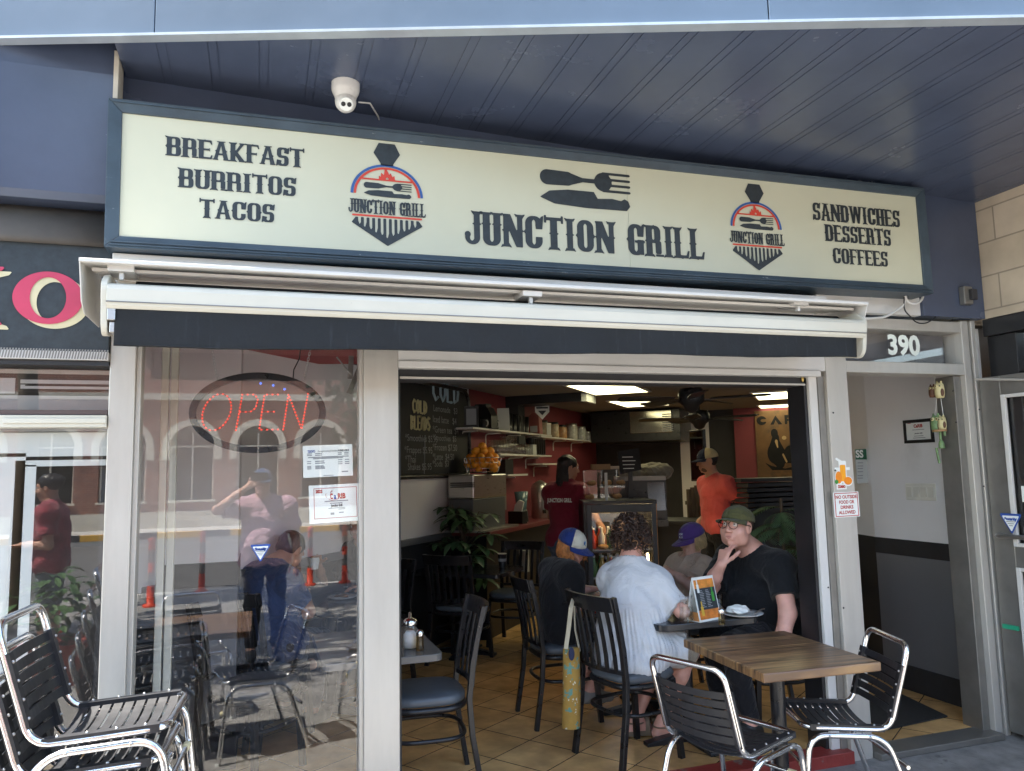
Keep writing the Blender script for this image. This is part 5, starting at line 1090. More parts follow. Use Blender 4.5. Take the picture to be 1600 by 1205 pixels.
def add_hand(s, Wp, d, nrm, curl=(.5, .6, .7, .8), sc=1.0, thumb=.6, side=1, spread=.06):
    """palm and five fingers: d points from the wrist to the knuckles, nrm out of the palm; side +1 puts the thumb along d x nrm"""
    d = nv(d); nrm = nv(np.array(nrm) - d * (np.array(nrm) @ d)); lat = np.cross(d, nrm) * side; Wp = np.array(Wp)
    P_ = lambda x, y, z: Wp + (lat * x + d * y + nrm * z) * sc
    for x in (-.030, -.010, .010, .028): s.cone(P_(x * .55, .01, 0), P_(x, .082, 0), .0145 * sc, .0115 * sc, .012)
    for i, (x, ln, r) in enumerate(((.030, .074, .0088), (.0105, .083, .0091), (-.0095, .077, .0087), (-.029, .060, .0078))):
        b = P_(x, .086 - .006 * abs(i - 1), 0); a = spread * (1.5 - i) ; dr = nv(d * math.cos(a) + lat * math.sin(a)); up = nrm; cu = curl[i]; ang = 0
        for seg, fr in enumerate((.44, .32, .24)):
            ang += cu * (.75, .9, .6)[seg]; v = dr * math.cos(ang) + up * math.sin(ang); e = b + v * ln * fr * sc; s.cone(b, e, r * sc * (1 - .08 * seg), r * sc * (1 - .08 * (seg + 1)), .004); b = e
    b = P_(.026, .022, .004)
    for ln, an, up in ((.042, .75, .25 * thumb), (.032, .45, .55 * thumb), (.026, .25, .8 * thumb)):
        v = nv(d * math.cos(an) + lat * math.sin(an) + nrm * up); e = b + v * ln * sc; s.cone(b, e, .0125 * sc, .0095 * sc, .006); b = e
SKIN = {'fair': P('fair_skin', (.62, .36, .27), .48, 0, .10, 22, .08, 150, sss=.08), 'pink': P('pink_skin', (.66, .35, .27), .46, 0, .12, 14, .08, 150, sss=.08), 'tan': P('tan_skin', (.46, .25, .165), .48, 0, .10, 20, .08, 150, sss=.08)}
def cloth(name, c, var=.12, bump=.25, bs=300, rough=.9, folds=.55, fsc=9):
    m = P(name, c, rough, 0, var, 9, bump, bs, spec=.15, sheen=.15); n, l = m.node_tree.nodes, m.node_tree.links; b = n['Principled BSDF']
    tc = n.new('ShaderNodeTexCoord'); nz = n.new('ShaderNodeTexNoise'); nz.inputs['Scale'].default_value = fsc; nz.inputs['Detail'].default_value = 3; nz.inputs['Distortion'].default_value = 1.6; nz.inputs['Roughness'].default_value = .45
    l.new(tc.outputs['Object'], nz.inputs[0]); bp = n.new('ShaderNodeBump'); bp.inputs['Strength'].default_value = folds; bp.inputs['Distance'].default_value = .05
    l.new(nz.outputs['Fac'], bp.inputs['Height']); l.new(b.inputs['Normal'].links[0].from_socket, bp.inputs['Normal']); l.new(bp.outputs[0], b.inputs['Normal']); return m
EYEW = P('eye_white', (.72, .68, .64), .2, 0, .02); IRIS = P('iris', (.06, .05, .04), .2); LIP = P('lips', (.50, .20, .17), .45); 
def person(name, lab, J, skin, az, w=1.0, sc=1.0, head=(0, 0, 0), shirt=None, pants=None, hands=(), h=.0075, full=0.0, sleeve=.62, hem=None, foot_az=None, shoes=None, skirt=None, female=False, loose=.016, neck_r=.075, shorts=None, face=True, beard=None):
    """one figure: J holds world points P C N H SL SR EL ER WL WR KL KR AL AR"""
    J = {k: np.array(v, float) for k, v in J.items()}; root = empty(name, (J['P'][0], J['P'][1], FL if J['P'][1] > FY else walk(J['P'][1])), lab, 'person')
    B = basis(az); r, f, u = B[:, 0], B[:, 1], B[:, 2]; HB = basis(az + head[0], head[1], head[2]); hip = .095 * sc * (w * .5 + .5)
    HLp, HRp = J['P'] - r * hip, J['P'] + r * hip; sp = nv(J['C'] - J['P']); BT = np.stack([r, nv(np.cross(sp, r)), sp], 1); sp2 = nv(J['N'] - J['C']); BC = np.stack([r, nv(np.cross(sp2, r)), sp2], 1)
    def torso(s, o=0.0, belly=True):
        s.cone(HLp, HRp, .112 * w * sc + o, .112 * w * sc + o, .05); mid = J['P'] * .5 + J['C'] * .5
        s.ell(mid + f * .02 * (w - .9), np.array([.150 * w, .112 * w * (1.05 if not female else .92), .20]) * sc + o, BT, .06)
        s.ell(J['C'], np.array([.160 * (w * .5 + .5), .112 * w, .165]) * sc + o, BC, .06)
        s.cone(J['SL'], J['SR'], .056 * sc + o * .9, .056 * sc + o * .9, .06)
        for q in ('SL', 'SR'):
            s.cone(J['N'], J[q], .056 * sc + o * .6, .054 * sc + o * .8, .05); s.cone(J['C'] * .7 + J['N'] * .3, J[q], .09 * sc + o, .06 * sc + o, .06)
        if w > 1.1: s.ell(mid + f * .06 * w, np.array([.145 * w, .12 * w, .15]) * sc + o, BT, .07)
    s = Sdf(); torso(s); L = add_head(s, J['H'], HB, sc * .98, full); s.cone(J['N'] - u * .01, L(0, -.022, -.055), .058 * sc * (.6 + .4 * w), .051 * sc * (.6 + .4 * w), .04)
    am = sc * (.5 + .5 * w)
    for q in 'LR':
        Sp, E, W_ = J['S' + q], J['E' + q], J['W' + q]; s.cone(Sp, E, .050 * am, .040 * am, .03); s.cone(E, E * .35 + W_ * .65, .041 * am, .034 * am, .02); s.cone(E * .35 + W_ * .65, W_, .034 * am, .025 * am, .02)
        hp = HLp if q == 'L' else HRp; K, A = J['K' + q], J['A' + q]; s.cone(hp, K, .088 * sc * (w * .6 + .4), .058 * sc, .04); m_ = K * .68 + A * .32 - (nv(K - hp) * .012); s.cone(K, m_, .055 * sc, .055 * sc, .03); s.cone(m_, A, .055 * sc, .036 * sc, .03)
        fa = rad(foot_az if foot_az is not None else az); fd = np.array([math.sin(fa), math.cos(fa), 0]); s.cone(A - fd * .03 * sc + np.array([0, 0, -.045]), A + fd * .14 * sc + np.array([0, 0, -.060]), .034 * sc, .024 * sc, .03); s.cone(A, A + fd * .06 + np.array([0, 0, -.035]), .036 * sc, .035 * sc, .03)
    hd = dict(hands)
    for q in 'LR':
        W_, E = J['W' + q], J['E' + q]; o = hd.get(q, {}); add_hand(s, W_, o.get('d', W_ - E), o.get('n', (0, 0, -1)), o.get('curl', (.35, .4, .45, .5)), sc * .96, o.get('thumb', .5), o.get('side', 1), o.get('spread', .06))
    s.build('body', SKIN[skin], root, h)
    if shirt:
        t = Sdf(); torso(t, loose)
        for q in 'LR':
            Sp, E = J['S' + q], J['E' + q]; e = Sp * (1 - sleeve) + E * sleeve; t.cone(Sp, e, .056 * am + loose, .052 * am + loose * 1.15, .04, True)
        if skirt: skirt(t)
        nb = J['N'] + u * .055 + f * .02; t.cut(lambda X, Y, Z: neck_r * sc - np.sqrt((X - nb[0]) ** 2 + (Y - nb[1]) ** 2 + ((Z - nb[2]) * .85) ** 2)) 
        hz = hem if hem is not None else J['P'][2] - .03; t.cut(lambda X, Y, Z: hz + .008 * np.sin(X * 40 + Y * 33) - Z)
        so = t.build('shirt' if not skirt else 'dress', shirt, root, h, .0034 if sc > .9 else .0028, 1.0, J['P'][0] * 5)
        if skirt:                                                        # gathers falling from the waist seam
            c0 = J['P'] - np.array(root.location); zs = .845 - root.location.z
            for v in so.data.vertices:
                a = math.atan2(v.co.y - c0[1], v.co.x - c0[0]); k_ = max(0, min(1, (zs - v.co.z) / .06)) * (1.2 - .5 * min(1, (zs - v.co.z) / .4)); d = .0036 * k_ * (math.sin(a * 46 + 3 * math.sin(v.co.z * 9)) + .5 * math.sin(a * 23 + 1)) - .006 * math.exp(-((v.co.z - zs) / .008) ** 2)
                v.co.x += math.cos(a) * d; v.co.y += math.sin(a) * d
    if pants:
        t = Sdf(); o = .012; t.cone(HLp, HRp, .112 * w * sc + o, .112 * w * sc + o, .05); t.cone(J['P'], J['P'] * .6 + J['C'] * .4, .12 * w * sc + o * .4, .10 * w * sc, .05)
        for q in 'LR':
            hp = HLp if q == 'L' else HRp; K, A = J['K' + q], J['A' + q]
            if shorts: t.cone(hp, hp * (1 - shorts) + K * shorts, .088 * sc * (w * .6 + .4) + o, .066 * sc + o * 1.6, .04, True)
            else: t.cone(hp, K, .088 * sc * (w * .6 + .4) + o, .062 * sc + o, .04); t.cone(K, A * .93 + K * .07, .062 * sc + o, .046 * sc + o * .8, .03, True)
        t.build('shorts' if shorts else 'trousers', pants, root, h, .003, 1.1, 2)
    if shoes:
        for q in 'LR':
            A = J['A' + q]; t = Sdf(); fa = rad(foot_az if foot_az is not None else az); fd = np.array([math.sin(fa), math.cos(fa), 0])
            t.cone(A - fd * .035 * sc + np.array([0, 0, -.045]), A + fd * .15 * sc + np.array([0, 0, -.056]), .042 * sc, .034 * sc, .03); t.cone(A + np.array([0, 0, -.01]), A + fd * .06 + np.array([0, 0, -.035]), .043 * sc, .043 * sc, .03); fz = A[2] - .085
            t.cut(lambda X, Y, Z: fz - Z); t.build('shoe', shoes, root, h)
    def HP(x, y, z): return Vector(L(x, y, z)) - root.location
    if face:
        hr = HB
        for q in (-1, 1):
            mb = MB(); mb.ball(HP(q * .031, .0785, .014), .0125 * sc, 10); e = mb.build('eye', EYEW, root); ir = MB(); ir.ball(HP(q * .031 , .0865, .0145), .0058 * sc, 8); ir.build('iris', IRIS, e)
            bw = MB(); bw.tube([HP(q * .014, .0925, .030), HP(q * .030, .0915, .036), HP(q * .047, .080, .031)], [.0030 * sc, .0036 * sc, .002 * sc], 5); bw.build('eyebrow', beard or HAIRM['brown'], root)
        mb = MB(); mb.tube([HP(-.022, .0885, -.0605), HP(-.008, .0955, -.0575), HP(.008, .0955, -.0575), HP(.022, .0885, -.0605)], [.0016 * sc, .0030 * sc, .0030 * sc, .0016 * sc], 6).tube([HP(-.020, .0875, -.0635), HP(0, .0945, -.068), HP(.020, .0875, -.0635)], [.0016 * sc, .0040 * sc, .0016 * sc], 6); mb.build('lips', LIP, root)
    return root, L, HB, HP
HAIRM = {'brown': P('brown_hair', (.075, .042, .025), .5, 0, .4, 30), 'dark': P('dark_hair', (.016, .012, .011), .42, 0, .4, 30), 'curl': P('curly_brown_hair', (.040, .020, .013), .45, 0, .55, 25), 'auburn': P('auburn_hair', (.50, .20, .06), .5, 0, .5, 30), 'blond': P('blond_hair', (.44, .30, .135), .5, 0, .35, 30)}
def hair_base(root, L, HB, mat, sc, r=(.082, .100, .088), c=(0, -.022, .040), extra=(), front=.045):
    s = Sdf(); s.ell(L(*c), np.array(r) * sc, HB, .02)
    for (p, q) in extra: s.ell(L(*p), np.array(q) * sc, HB, .03)
    f = HB[:, 1]; F0 = L(0, front, 0); u = HB[:, 2]
    s.cut(lambda X, Y, Z: np.minimum((X - F0[0]) * f[0] + (Y - F0[1]) * f[1] + (Z - F0[2]) * f[2], .055 * sc - ((X - F0[0]) * u[0] + (Y - F0[1]) * u[1] + (Z - F0[2]) * u[2])))
    return s.build('hair', mat, root, .006, .002, 2.5)
def hair_strands(root, HP, mat, n, ln, sc, seed, back=True, wave=.008, r=.0035, zlow=-.05, amin=-150, amax=150, fr=.04, grav=1.0, spread=0.0):
    """long hair: strands leaving the scalp, running over the skull and falling, waved"""
    rn = random.Random(seed); mb = MB(); up = Vector((0, 0, 1))
    for i in range(n):
        a = rad(rn.uniform(amin, amax)) + pi; el = rad(rn.uniform(5, 75)); p0 = Vector((math.sin(a) * math.cos(el) * .076, math.cos(a) * math.cos(el) * .096 - .018, .034 + math.sin(el) * .084))
        if p0.y > fr and p0.z < .075: continue
        pts = [HP(*p0)]; out = Vector((p0.x, p0.y + .018, 0)).normalized(); L_ = ln * rn.uniform(.75, 1.1); N = 9; ph = rn.uniform(0, 6.3)
        q = p0.copy(); 
        e_ = [math.radians(x) for x in np.linspace(math.degrees(el), -5, 4)]
        for x in e_[1:]: pts.append(HP(math.sin(a) * math.cos(x) * .082, math.cos(a) * math.cos(x) * .100 - .018, .034 + math.sin(x) * .088))
        base = pts[-1].copy(); od = (HP(*out) - HP(0, 0, 0)).normalized()
        for k in range(1, N + 1):
            t = k / N; pts.append(base + Vector((0, 0, -L_ * t)) + od * (.012 * math.sin(t * 2.2) + spread * t) + Vector((math.sin(ph + t * 9), math.cos(ph * 1.3 + t * 8), 0)) * (wave * t))
        mb.tube(pts, [r * sc * (1 - .5 * k / len(pts)) for k in range(len(pts))], 4, caps=False)
    return mb.build('hair_strands', mat, root)
def cap(root, L, HB, mats, sc, c=(0, -.012, .040), tilt=8, brim_len=.075, emblem=None, r=(.086, .108, .098), front_mat=None):
    """baseball cap: crown with panel seams and button, curved brim"""
    T = HB @ np.array(Matrix.Rotation(rad(-tilt), 3, 'X')); O_ = Vector(L(*c)) - root.location; R4 = Matrix([[*T[i], 0] for i in range(3)] + [[0, 0, 0, 1]]); R4.translation = O_
    N, K = 36, 9; vs = []; fs = []; mi = []; mb = MB()
    for k in range(K + 1):
        e = (pi / 2) * k / K
        for i in range(N):
            a = 2 * pi * i / N; seam = 1 - .012 * max(0, math.cos(a * 6)) ** 12; q = Vector((math.sin(a) * r[0] * math.cos(e) * seam, math.cos(a) * r[1] * math.cos(e) * seam, r[2] * (math.sin(e) ** .92) * sc / sc - .012)) * sc
            if k == K: q = Vector((0, 0, (r[2] - .012) * sc))
            vs.append(R4 @ q)
    f1, f2 = [], []
    for k in range(K):
        for i in range(N):
            ang = (i + .5) / N * 360; fr_ = (ang < 62 or ang > 298); (f1 if not (fr_ and front_mat) else f2).append((k * N + i, k * N + (i + 1) % N, (k + 1) * N + (i + 1) % N, (k + 1) * N + i))
    mb.add(vs, f1, True); o_ = len(mb.v) - len(vs)
    for q in f2: mb.f.append([o_ + x for x in q]); mb.sm.append(True); mb.mi.append(1)
    cp_ = mb.build('cap', [mats[0], front_mat or mats[0]], root); so = cp_.modifiers.new('t', 'SOLIDIFY'); so.thickness = .003
    b2 = MB(); b2.ball(R4 @ Vector((0, 0, (r[2] - .010) * sc)), .007 * sc, 6); b2.build('button', mats[0], cp_)
    br = MB(); n, m = 16, 6; vs = []
    for j in range(m + 1):
        for i in range(n + 1):
            a = rad(-68 + 136 * i / n); t = j / m; ex = brim_len * (math.cos(a * 1.25) ** .6 if abs(a * 1.25) < pi / 2 else 0) * t; q = Vector((math.sin(a) * (r[0] + ex * .25), math.cos(a) * r[1] + ex, -.010 - .022 * (math.sin(a) ** 2) * t - .012 * t)) * sc; vs.append(R4 @ q)
    br.add(vs, [(j * (n + 1) + i, j * (n + 1) + i + 1, (j + 1) * (n + 1) + i + 1, (j + 1) * (n + 1) + i) for j in range(m) for i in range(n)], True); bo = br.build('brim', mats[1], cp_); so = bo.modifiers.new('t', 'SOLIDIFY'); so.thickness = .004
    def on_front(x, z, lift=.004):                                        # point on the front panel
        a = x / r[0]; e = math.asin(max(-1, min(1, z / r[2]))); return R4 @ (Vector((math.sin(a) * (r[0] + lift) * math.cos(e), math.cos(a) * (r[1] + lift) * math.cos(e), (r[2] + lift) * math.sin(e) - .012)) * sc)
    return cp_, on_front
def patch(cp_, of, polys, mat, name='emblem'):
    mb = MB()
    for pl in polys:
        c = (sum(p[0] for p in pl) / len(pl), sum(p[1] for p in pl) / len(pl)); vs = [of(*c)] + [of(*p) for p in pl]; n = len(pl); mb.add(vs, [(0, 1 + i, 1 + (i + 1) % n) for i in range(n)])
    return mb.build(name, mat, cp_)

# --- woman in the pale blue dress
DB = cloth('pale_blue_cotton', (.60, .605, .615), .05, .35, 220, folds=.42, fsc=6)
def skirt_w(t):
    P0 = np.array([2.02, 4.04, .60]); t.ell(P0 + [0, 0, .04], (.195, .175, .20), basis(60), .08)
    for K in ((2.30, 3.98, .57), (2.22, 4.24, .57)): t.cone(P0, K, .125, .10, .06, True)
    t.ell((1.97, 3.99, .53), (.19, .17, .09), basis(60), .05); t.ell((2.01, 4.05, .78), (.175, .145, .2), basis(52), .06)
wom = dict(P=(2.01, 4.04, .585), C=(2.045, 4.10, .89), N=(2.065, 4.125, 1.055), H=(2.085, 4.13, 1.215), SL=(1.985, 4.20, .955), SR=(2.155, 4.01, .945), EL=(2.10, 4.45, .84), ER=(2.245, 3.88, .80), WL=(2.33, 4.50, .785), WR=(2.42, 4.02, .785), KL=(2.36, 4.30, .53), KR=(2.40, 4.08, .53), AL=(2.13, 4.28, .115), AR=(2.24, 4.16, .115))
r1, L1, HB1, HP1 = person('person', 'woman with curly dark hair in a loose pale blue dress, seen from behind', wom, 'pink', 52, .98, .95, (8, 4, 0), DB, cloth('beige_linen', (.36, .31, .24)), foot_az=95, skirt=skirt_w, sleeve=.86, hem=.445, female=True, loose=.022, neck_r=.088, shorts=.98, h=.007)
hair_base(r1, L1, HB1, HAIRM['curl'], 1.0, (.080, .098, .090), (0, -.026, .030), (((0, -.06, -.03), (.075, .052, .065)),), .06)
rn = random.Random(3); mb = MB(); hi = MB()
for i in range(620):
    a = rn.uniform(0, 2 * pi); el = math.asin(rn.uniform(-.75, 1)); q = Vector((math.cos(a) * math.cos(el), math.sin(a) * math.cos(el), math.sin(el)))
    if q.y > .55 and q.z < .55: continue
    c = Vector((q.x * .104, q.y * .116 - .026, q.z * .112 + .022)); c0 = Vector(HP1(*c)); nrm = (c0 - Vector(HP1(0, -.026, .022))).normalized(); t1 = nrm.orthogonal().normalized(); t1.rotate(Matrix.Rotation(rn.uniform(0, 6.3), 3, nrm)); dn = (Vector((0, 0, -1)) + t1 * .7 + nrm * rn.uniform(-.1, .5)).normalized(); s1 = dn.orthogonal().normalized(); s2 = dn.cross(s1)
    ln = rn.uniform(.035, .075); rr_ = rn.uniform(.009, .016); ph = rn.uniform(0, 6.3); tw = rn.uniform(7, 13) * rn.choice((-1, 1))
    pts = [c0 + dn * (ln * k / 9) + (s1 * math.cos(ph + tw * k / 9) + s2 * math.sin(ph + tw * k / 9)) * rr_ for k in range(10)]
    (hi if rn.random() < .10 else mb).tube(pts, [.0036 * (1 - .4 * k / 9) for k in range(10)], 4, caps=False)
mb.build('curls', HAIRM['curl'], r1); hi.build('light_curls', P('golden_brown_hair', (.30, .15, .065), .45, 0, .3, 20), r1)
for Ax, q in ((wom['AL'], 0), (wom['AR'], 1)):                            # sandals
    fa = rad(95); fd = Vector((math.sin(fa), math.cos(fa), 0)); sd = Vector((fd.y, -fd.x, 0)); A = Vector(Ax) - r1.location; z = FL + .006 - r1.location.z; mb = MB()
    outl = [(-.055, .0), (-.05, .03), (0, .034), (.08, .045), (.15, .042), (.185, .015), (.18, -.02), (.12, -.045), (.04, -.034), (-.04, -.03)]
    mb.prism([Vector((A.x, A.y, z)) + fd * x + sd * y for x, y in outl], (0, 0, .028)); sa = mb.build('sandal', P('taupe_sandal', (.20, .15, .10), .7), r1, .003); st = MB()
    for (x0, hgt, wd) in ((.105, .062, .048), (.06, .078, .046)): st.tube([Vector((A.x, A.y, z + .02)) + fd * (x0 + .012 * math.sin(t)) + sd * (-wd * math.cos(t)) + Vector((0, 0, hgt * math.sin(t))) for t in [pi * k / 10 for k in range(11)]], .01, 4, flat=(.024, .005))
    st.tube([Vector((A.x, A.y, A.z - .005)) + fd * (.046 * math.cos(t)) + sd * (.046 * math.sin(t)) for t in [2 * pi * k / 16 for k in range(16)]], .01, 4, True, flat=(.018, .005)); st.build('strap', P('taupe_strap', (.20, .15, .10), .7), sa)

# --- child in the blue and white cap
k1 = dict(P=(1.86, 4.77, .565), C=(1.865, 4.77, .83), N=(1.90, 4.765, .965), H=(1.96, 4.745, 1.095), SL=(1.875, 4.91, .925), SR=(1.885, 4.62, .925), EL=(2.0, 4.98, .78), ER=(1.90, 4.575, .745), WL=(2.16, 4.90, .79), WR=(2.07, 4.60, .755), KL=(2.22, 4.86, .52), KR=(2.22, 4.70, .52), AL=(2.03, 4.84, .22), AR=(2.02, 4.68, .20))
TB = cloth('black_cotton', (.014, .014, .016), .2, .3, 240, folds=.35)
r2, L2, HB2, HP2 = person('person', 'child with auburn hair in a blue and white cap and black t-shirt', k1, 'pink', 93, .88, .90, (58, 18, 0), TB, cloth('dark_shorts', (.02, .02, .025)), foot_az=90, shoes=P('grey_sneaker', (.22, .22, .22), .7), sleeve=.78, hem=.47, loose=.024, shorts=.9, h=.007)
hair_base(r2, L2, HB2, HAIRM['auburn'], .9, (.084, .102, .086), (0, -.024, .028), (((0, -.055, -.05), (.075, .05, .07)),), .03)
hair_strands(r2, HP2, HAIRM['auburn'], 330, .105, .9, 5, wave=.016, r=.0042, amin=-128, amax=128, fr=.05)
CW, CBL = cloth('cream_cap_panel', (.66, .63, .52)), cloth('royal_blue_cap', (.022, .045, .20))
c2, of2 = cap(r2, L2, HB2, (CBL, CBL), .93, emblem=1, front_mat=CW, brim_len=.085, tilt=4)
patch(c2, of2, [[(-.028, .040), (-.006, .060), (.004, .050), (.022, .044), (.010, .038), (.020, .026), (-.002, .030), (-.012, .018)]], CBL); patch(c2, lambda x, z: of2(x, z, .0055), [[(-.014, .046), (-.004, .054), (.002, .046), (.004, .038), (-.006, .036)], [(-.004, .030), (.008, .034), (.006, .026)]], P('sky_blue_thread', (.12, .36, .62), .7))

# --- child in the purple cap
k2 = dict(P=(2.90, 4.92, .565), C=(2.915, 4.92, .80), N=(2.935, 4.915, .94), H=(2.94, 4.90, 1.085), SL=(2.945, 4.775, .885), SR=(2.935, 5.06, .885), EL=(2.80, 4.72, .80), ER=(2.82, 5.10, .80), WL=(2.70, 4.74, .875), WR=(2.66, 5.02, .80), KL=(2.56, 4.85, .52), KR=(2.56, 5.0, .52), AL=(2.68, 4.84, .14), AR=(2.68, 5.0, .14))
r3, L3, HB3, HP3 = person('person', 'blond child in a purple cap and beige t-shirt reaching over the table', k2, 'fair', -92, .88, .90, (-6, 16, 0), cloth('beige_cotton', (.56, .43, .33)), cloth('dark_shorts2', (.03, .03, .04)), foot_az=-90, shoes=P('dark_sneaker', (.06, .06, .06), .7), sleeve=.72, hem=.5, loose=.026, shorts=.9, h=.007, hands={'L': {'n': (0, .5, -1), 'curl': (.7, .8, .9, 1.0), 'd': (-.8, .1, .55), 'side': 1}})
hair_base(r3, L3, HB3, HAIRM['blond'], .9, (.083, .101, .084), (0, -.024, .028), (((0, -.05, -.045), (.073, .05, .06)),), .02)
hair_strands(r3, HP3, HAIRM['blond'], 320, .09, .9, 8, wave=.008, r=.0036, amin=-112, amax=112, fr=.03)
PU = cloth('purple_cap', (.085, .045, .19)); c3, of3 = cap(r3, L3, HB3, (PU, PU), .93, brim_len=.085, tilt=2)
for i, t in enumerate(('CAMP', 'ECHO')):
    mb = MB(); 
    for k, x in enumerate((-.018, -.006, .006, .018)): mb.tube([of3(x - .003, .052 - .020 * i, .004), of3(x - .003, .040 - .020 * i, .004), of3(x + .003, .040 - .020 * i, .004), of3(x + .003, .052 - .020 * i, .004)][: 4 if k % 2 == 0 else 3], .0013, 4)
    mb.build('lettering', M['paper'], c3)

# --- man in the olive cap, hand at his mouth
mo = dict(P=(3.04, 4.22, .585), C=(3.02, 4.20, .90), N=(2.915, 4.165, 1.075), H=(2.80, 4.13, 1.225), SL=(2.975, 3.97, .995), SR=(2.905, 4.385, 1.0), EL=(2.925, 3.855, .745), ER=(2.61, 4.24, .80), WL=(2.83, 3.81, .575), WR=(2.635, 4.07, 1.012), KL=(2.62, 3.98, .56), KR=(2.64, 4.20, .56), AL=(2.72, 3.98, .115), AR=(2.70, 4.24, .115))
r4, L4, HB4, HP4 = person('person', 'man with glasses in an olive cap and black t-shirt, fingers at his mouth', mo, 'pink', -105, 1.32, 1.06, (-12, -6, 2), cloth('black_tee', (.012, .013, .015), .2, .3, 240, folds=.3), cloth('black_trousers', (.015, .015, .018)), foot_az=-95, shoes=P('black_shoe', (.02, .02, .02), .5), sleeve=.66, hem=.52, loose=.016, h=.0055, full=.010, neck_r=.085,
    hands={'R': {'d': (.40, .05, .9), 'n': (.85, .3, -.35), 'curl': (.45, .7, .9, 1.05), 'thumb': .6, 'side': -1}, 'L': {'d': (-.9, .1, -.25), 'n': (0, .1, -1), 'side': -1}})
hair_base(r4, L4, HB4, HAIRM['brown'], 1.04, (.080, .098, .080), (0, -.022, .034), (), -.0)
OL = cloth('olive_cap', (.105, .105, .045)); c4, of4 = cap(r4, L4, HB4, (OL, OL), 1.06, (0, -.014, .050), tilt=-3, brim_len=.078, r=(.087, .108, .086))
gl = MB()
def gpt(q, a): return HP4(q * .034 + .0275 * math.cos(a), .1085 - .10 * abs(q * .034 + .0275 * math.cos(a)) ** 1.2, .010 + .0235 * math.sin(a))
for q in (-1, 1): gl.tube([gpt(q, 2 * pi * k / 24) for k in range(24)], .0021, 6, True)
gl.tube([HP4(-.0075, .108, .016), HP4(0, .110, .019), HP4(.0075, .108, .016)], .0026, 6)
for q in (-1, 1): gl.tube([HP4(q * .061, .103, .018), HP4(q * .076, .088, .018), HP4(q * .083, .0, .012), HP4(q * .081, -.018, .0)], .0024, 6)
go = gl.build('glasses', P('dark_acetate', (.03, .018, .012), .25), r4)
for q in (-1, 1): mb = MB(); mb.add([gpt(q, 2 * pi * k / 24) for k in range(24)], [list(range(24))]); mb.build('lens', M['glass_thin'], go)

# --- standing man in coral
mc = dict(P=(4.42, 6.84, .97), C=(4.40, 6.82, 1.27), N=(4.36, 6.81, 1.49), H=(4.30, 6.80, 1.655), SL=(4.395, 6.63, 1.41), SR=(4.40, 7.0, 1.41), EL=(4.64, 6.58, 1.20), ER=(4.45, 7.05, 1.12), WL=(4.52, 6.60, 1.02), WR=(4.25, 7.0, .98), KL=(4.42, 6.76, .52), KR=(4.42, 6.94, .52), AL=(4.44, 6.76, .12), AR=(4.44, 6.94, .12))
r5, L5, HB5, HP5 = person('person', 'standing man in a coral shirt and trucker cap, hand on his back', mc, 'tan', -82, 1.10, 1.0, (4, 8, 0), cloth('coral_jersey', (.60, .10, .092), .08, .2, 200, folds=.28), cloth('black_trousers2', (.02, .02, .022)), shoes=P('black_shoe2', (.02, .02, .02), .5), sleeve=.74, hem=.93, loose=.020, h=.009, beard=HAIRM['dark'])
hair_base(r5, L5, HB5, HAIRM['dark'], 1.0, (.080, .098, .080), (0, -.022, .030), (((0, -.04, -.02), (.07, .05, .05)),), .0)
bd = Sdf(); bd.ell(L5(0, .030, -.068), (.056, .058, .050), HB5, .02); lp = L5(0, .10, -.045); bd.cut(lambda X, Y, Z: (Z - lp[2] + .012)); bd.build('beard', P('stubble', (.12, .07, .045), .7), r5, .007, .001, 3)
TN = cloth('tan_mesh', (.55, .45, .26)); NV = cloth('navy_cap', (.02, .025, .05)); c5, of5 = cap(r5, L5, HB5, (TN, NV), 1.0, front_mat=NV, tilt=0); patch(c5, of5, [[(-.02, .03), (-.02, .055), (.02, .055), (.02, .03)]], M['ink_grey'])

# --- worker in maroon
mw = dict(P=(2.74, 6.78, .94), C=(2.745, 6.79, 1.23), N=(2.755, 6.80, 1.46), H=(2.79, 6.80, 1.615), SL=(2.66, 6.93, 1.38), SR=(2.835, 6.645, 1.38), EL=(2.70, 7.05, 1.15), ER=(2.955, 6.61, 1.17), WL=(2.85, 7.12, 1.05), WR=(3.05, 6.60, 1.0), KL=(2.73, 6.86, .5), KR=(2.77, 6.72, .5), AL=(2.72, 6.87, .12), AR=(2.76, 6.72, .12))
MR = cloth('maroon_jersey', (.21, .022, .042), .1, .2, 200, folds=.28)
r6, L6, HB6, HP6 = person('person', 'worker with long dark hair in a maroon t-shirt, back to the camera', mw, 'tan', 48, .95, .96, (45, 10, 0), MR, cloth('denim', (.07, .09, .13)), shoes=P('black_shoe3', (.02, .02, .02), .5), sleeve=.62, hem=.88, loose=.022, h=.009, shorts=.4, female=True)
hair_base(r6, L6, HB6, HAIRM['dark'], .96, (.083, .102, .088), (0, -.022, .038), (((0, -.07, -.02), (.055, .045, .08)),), .075)
hair_strands(r6, HP6, HAIRM['dark'], 260, .26, .96, 12, wave=.01, r=.005, amin=-75, amax=75, fr=.0)
text_mb('JUNCTION GRILL', .05, Vector(mw['C']) - r6.location + Vector((-.111, -.124, .085)), (.70, -.72, 0), (0, 0, 1), bold=.002, width=.25).build('lettering', M['paper'], r6)

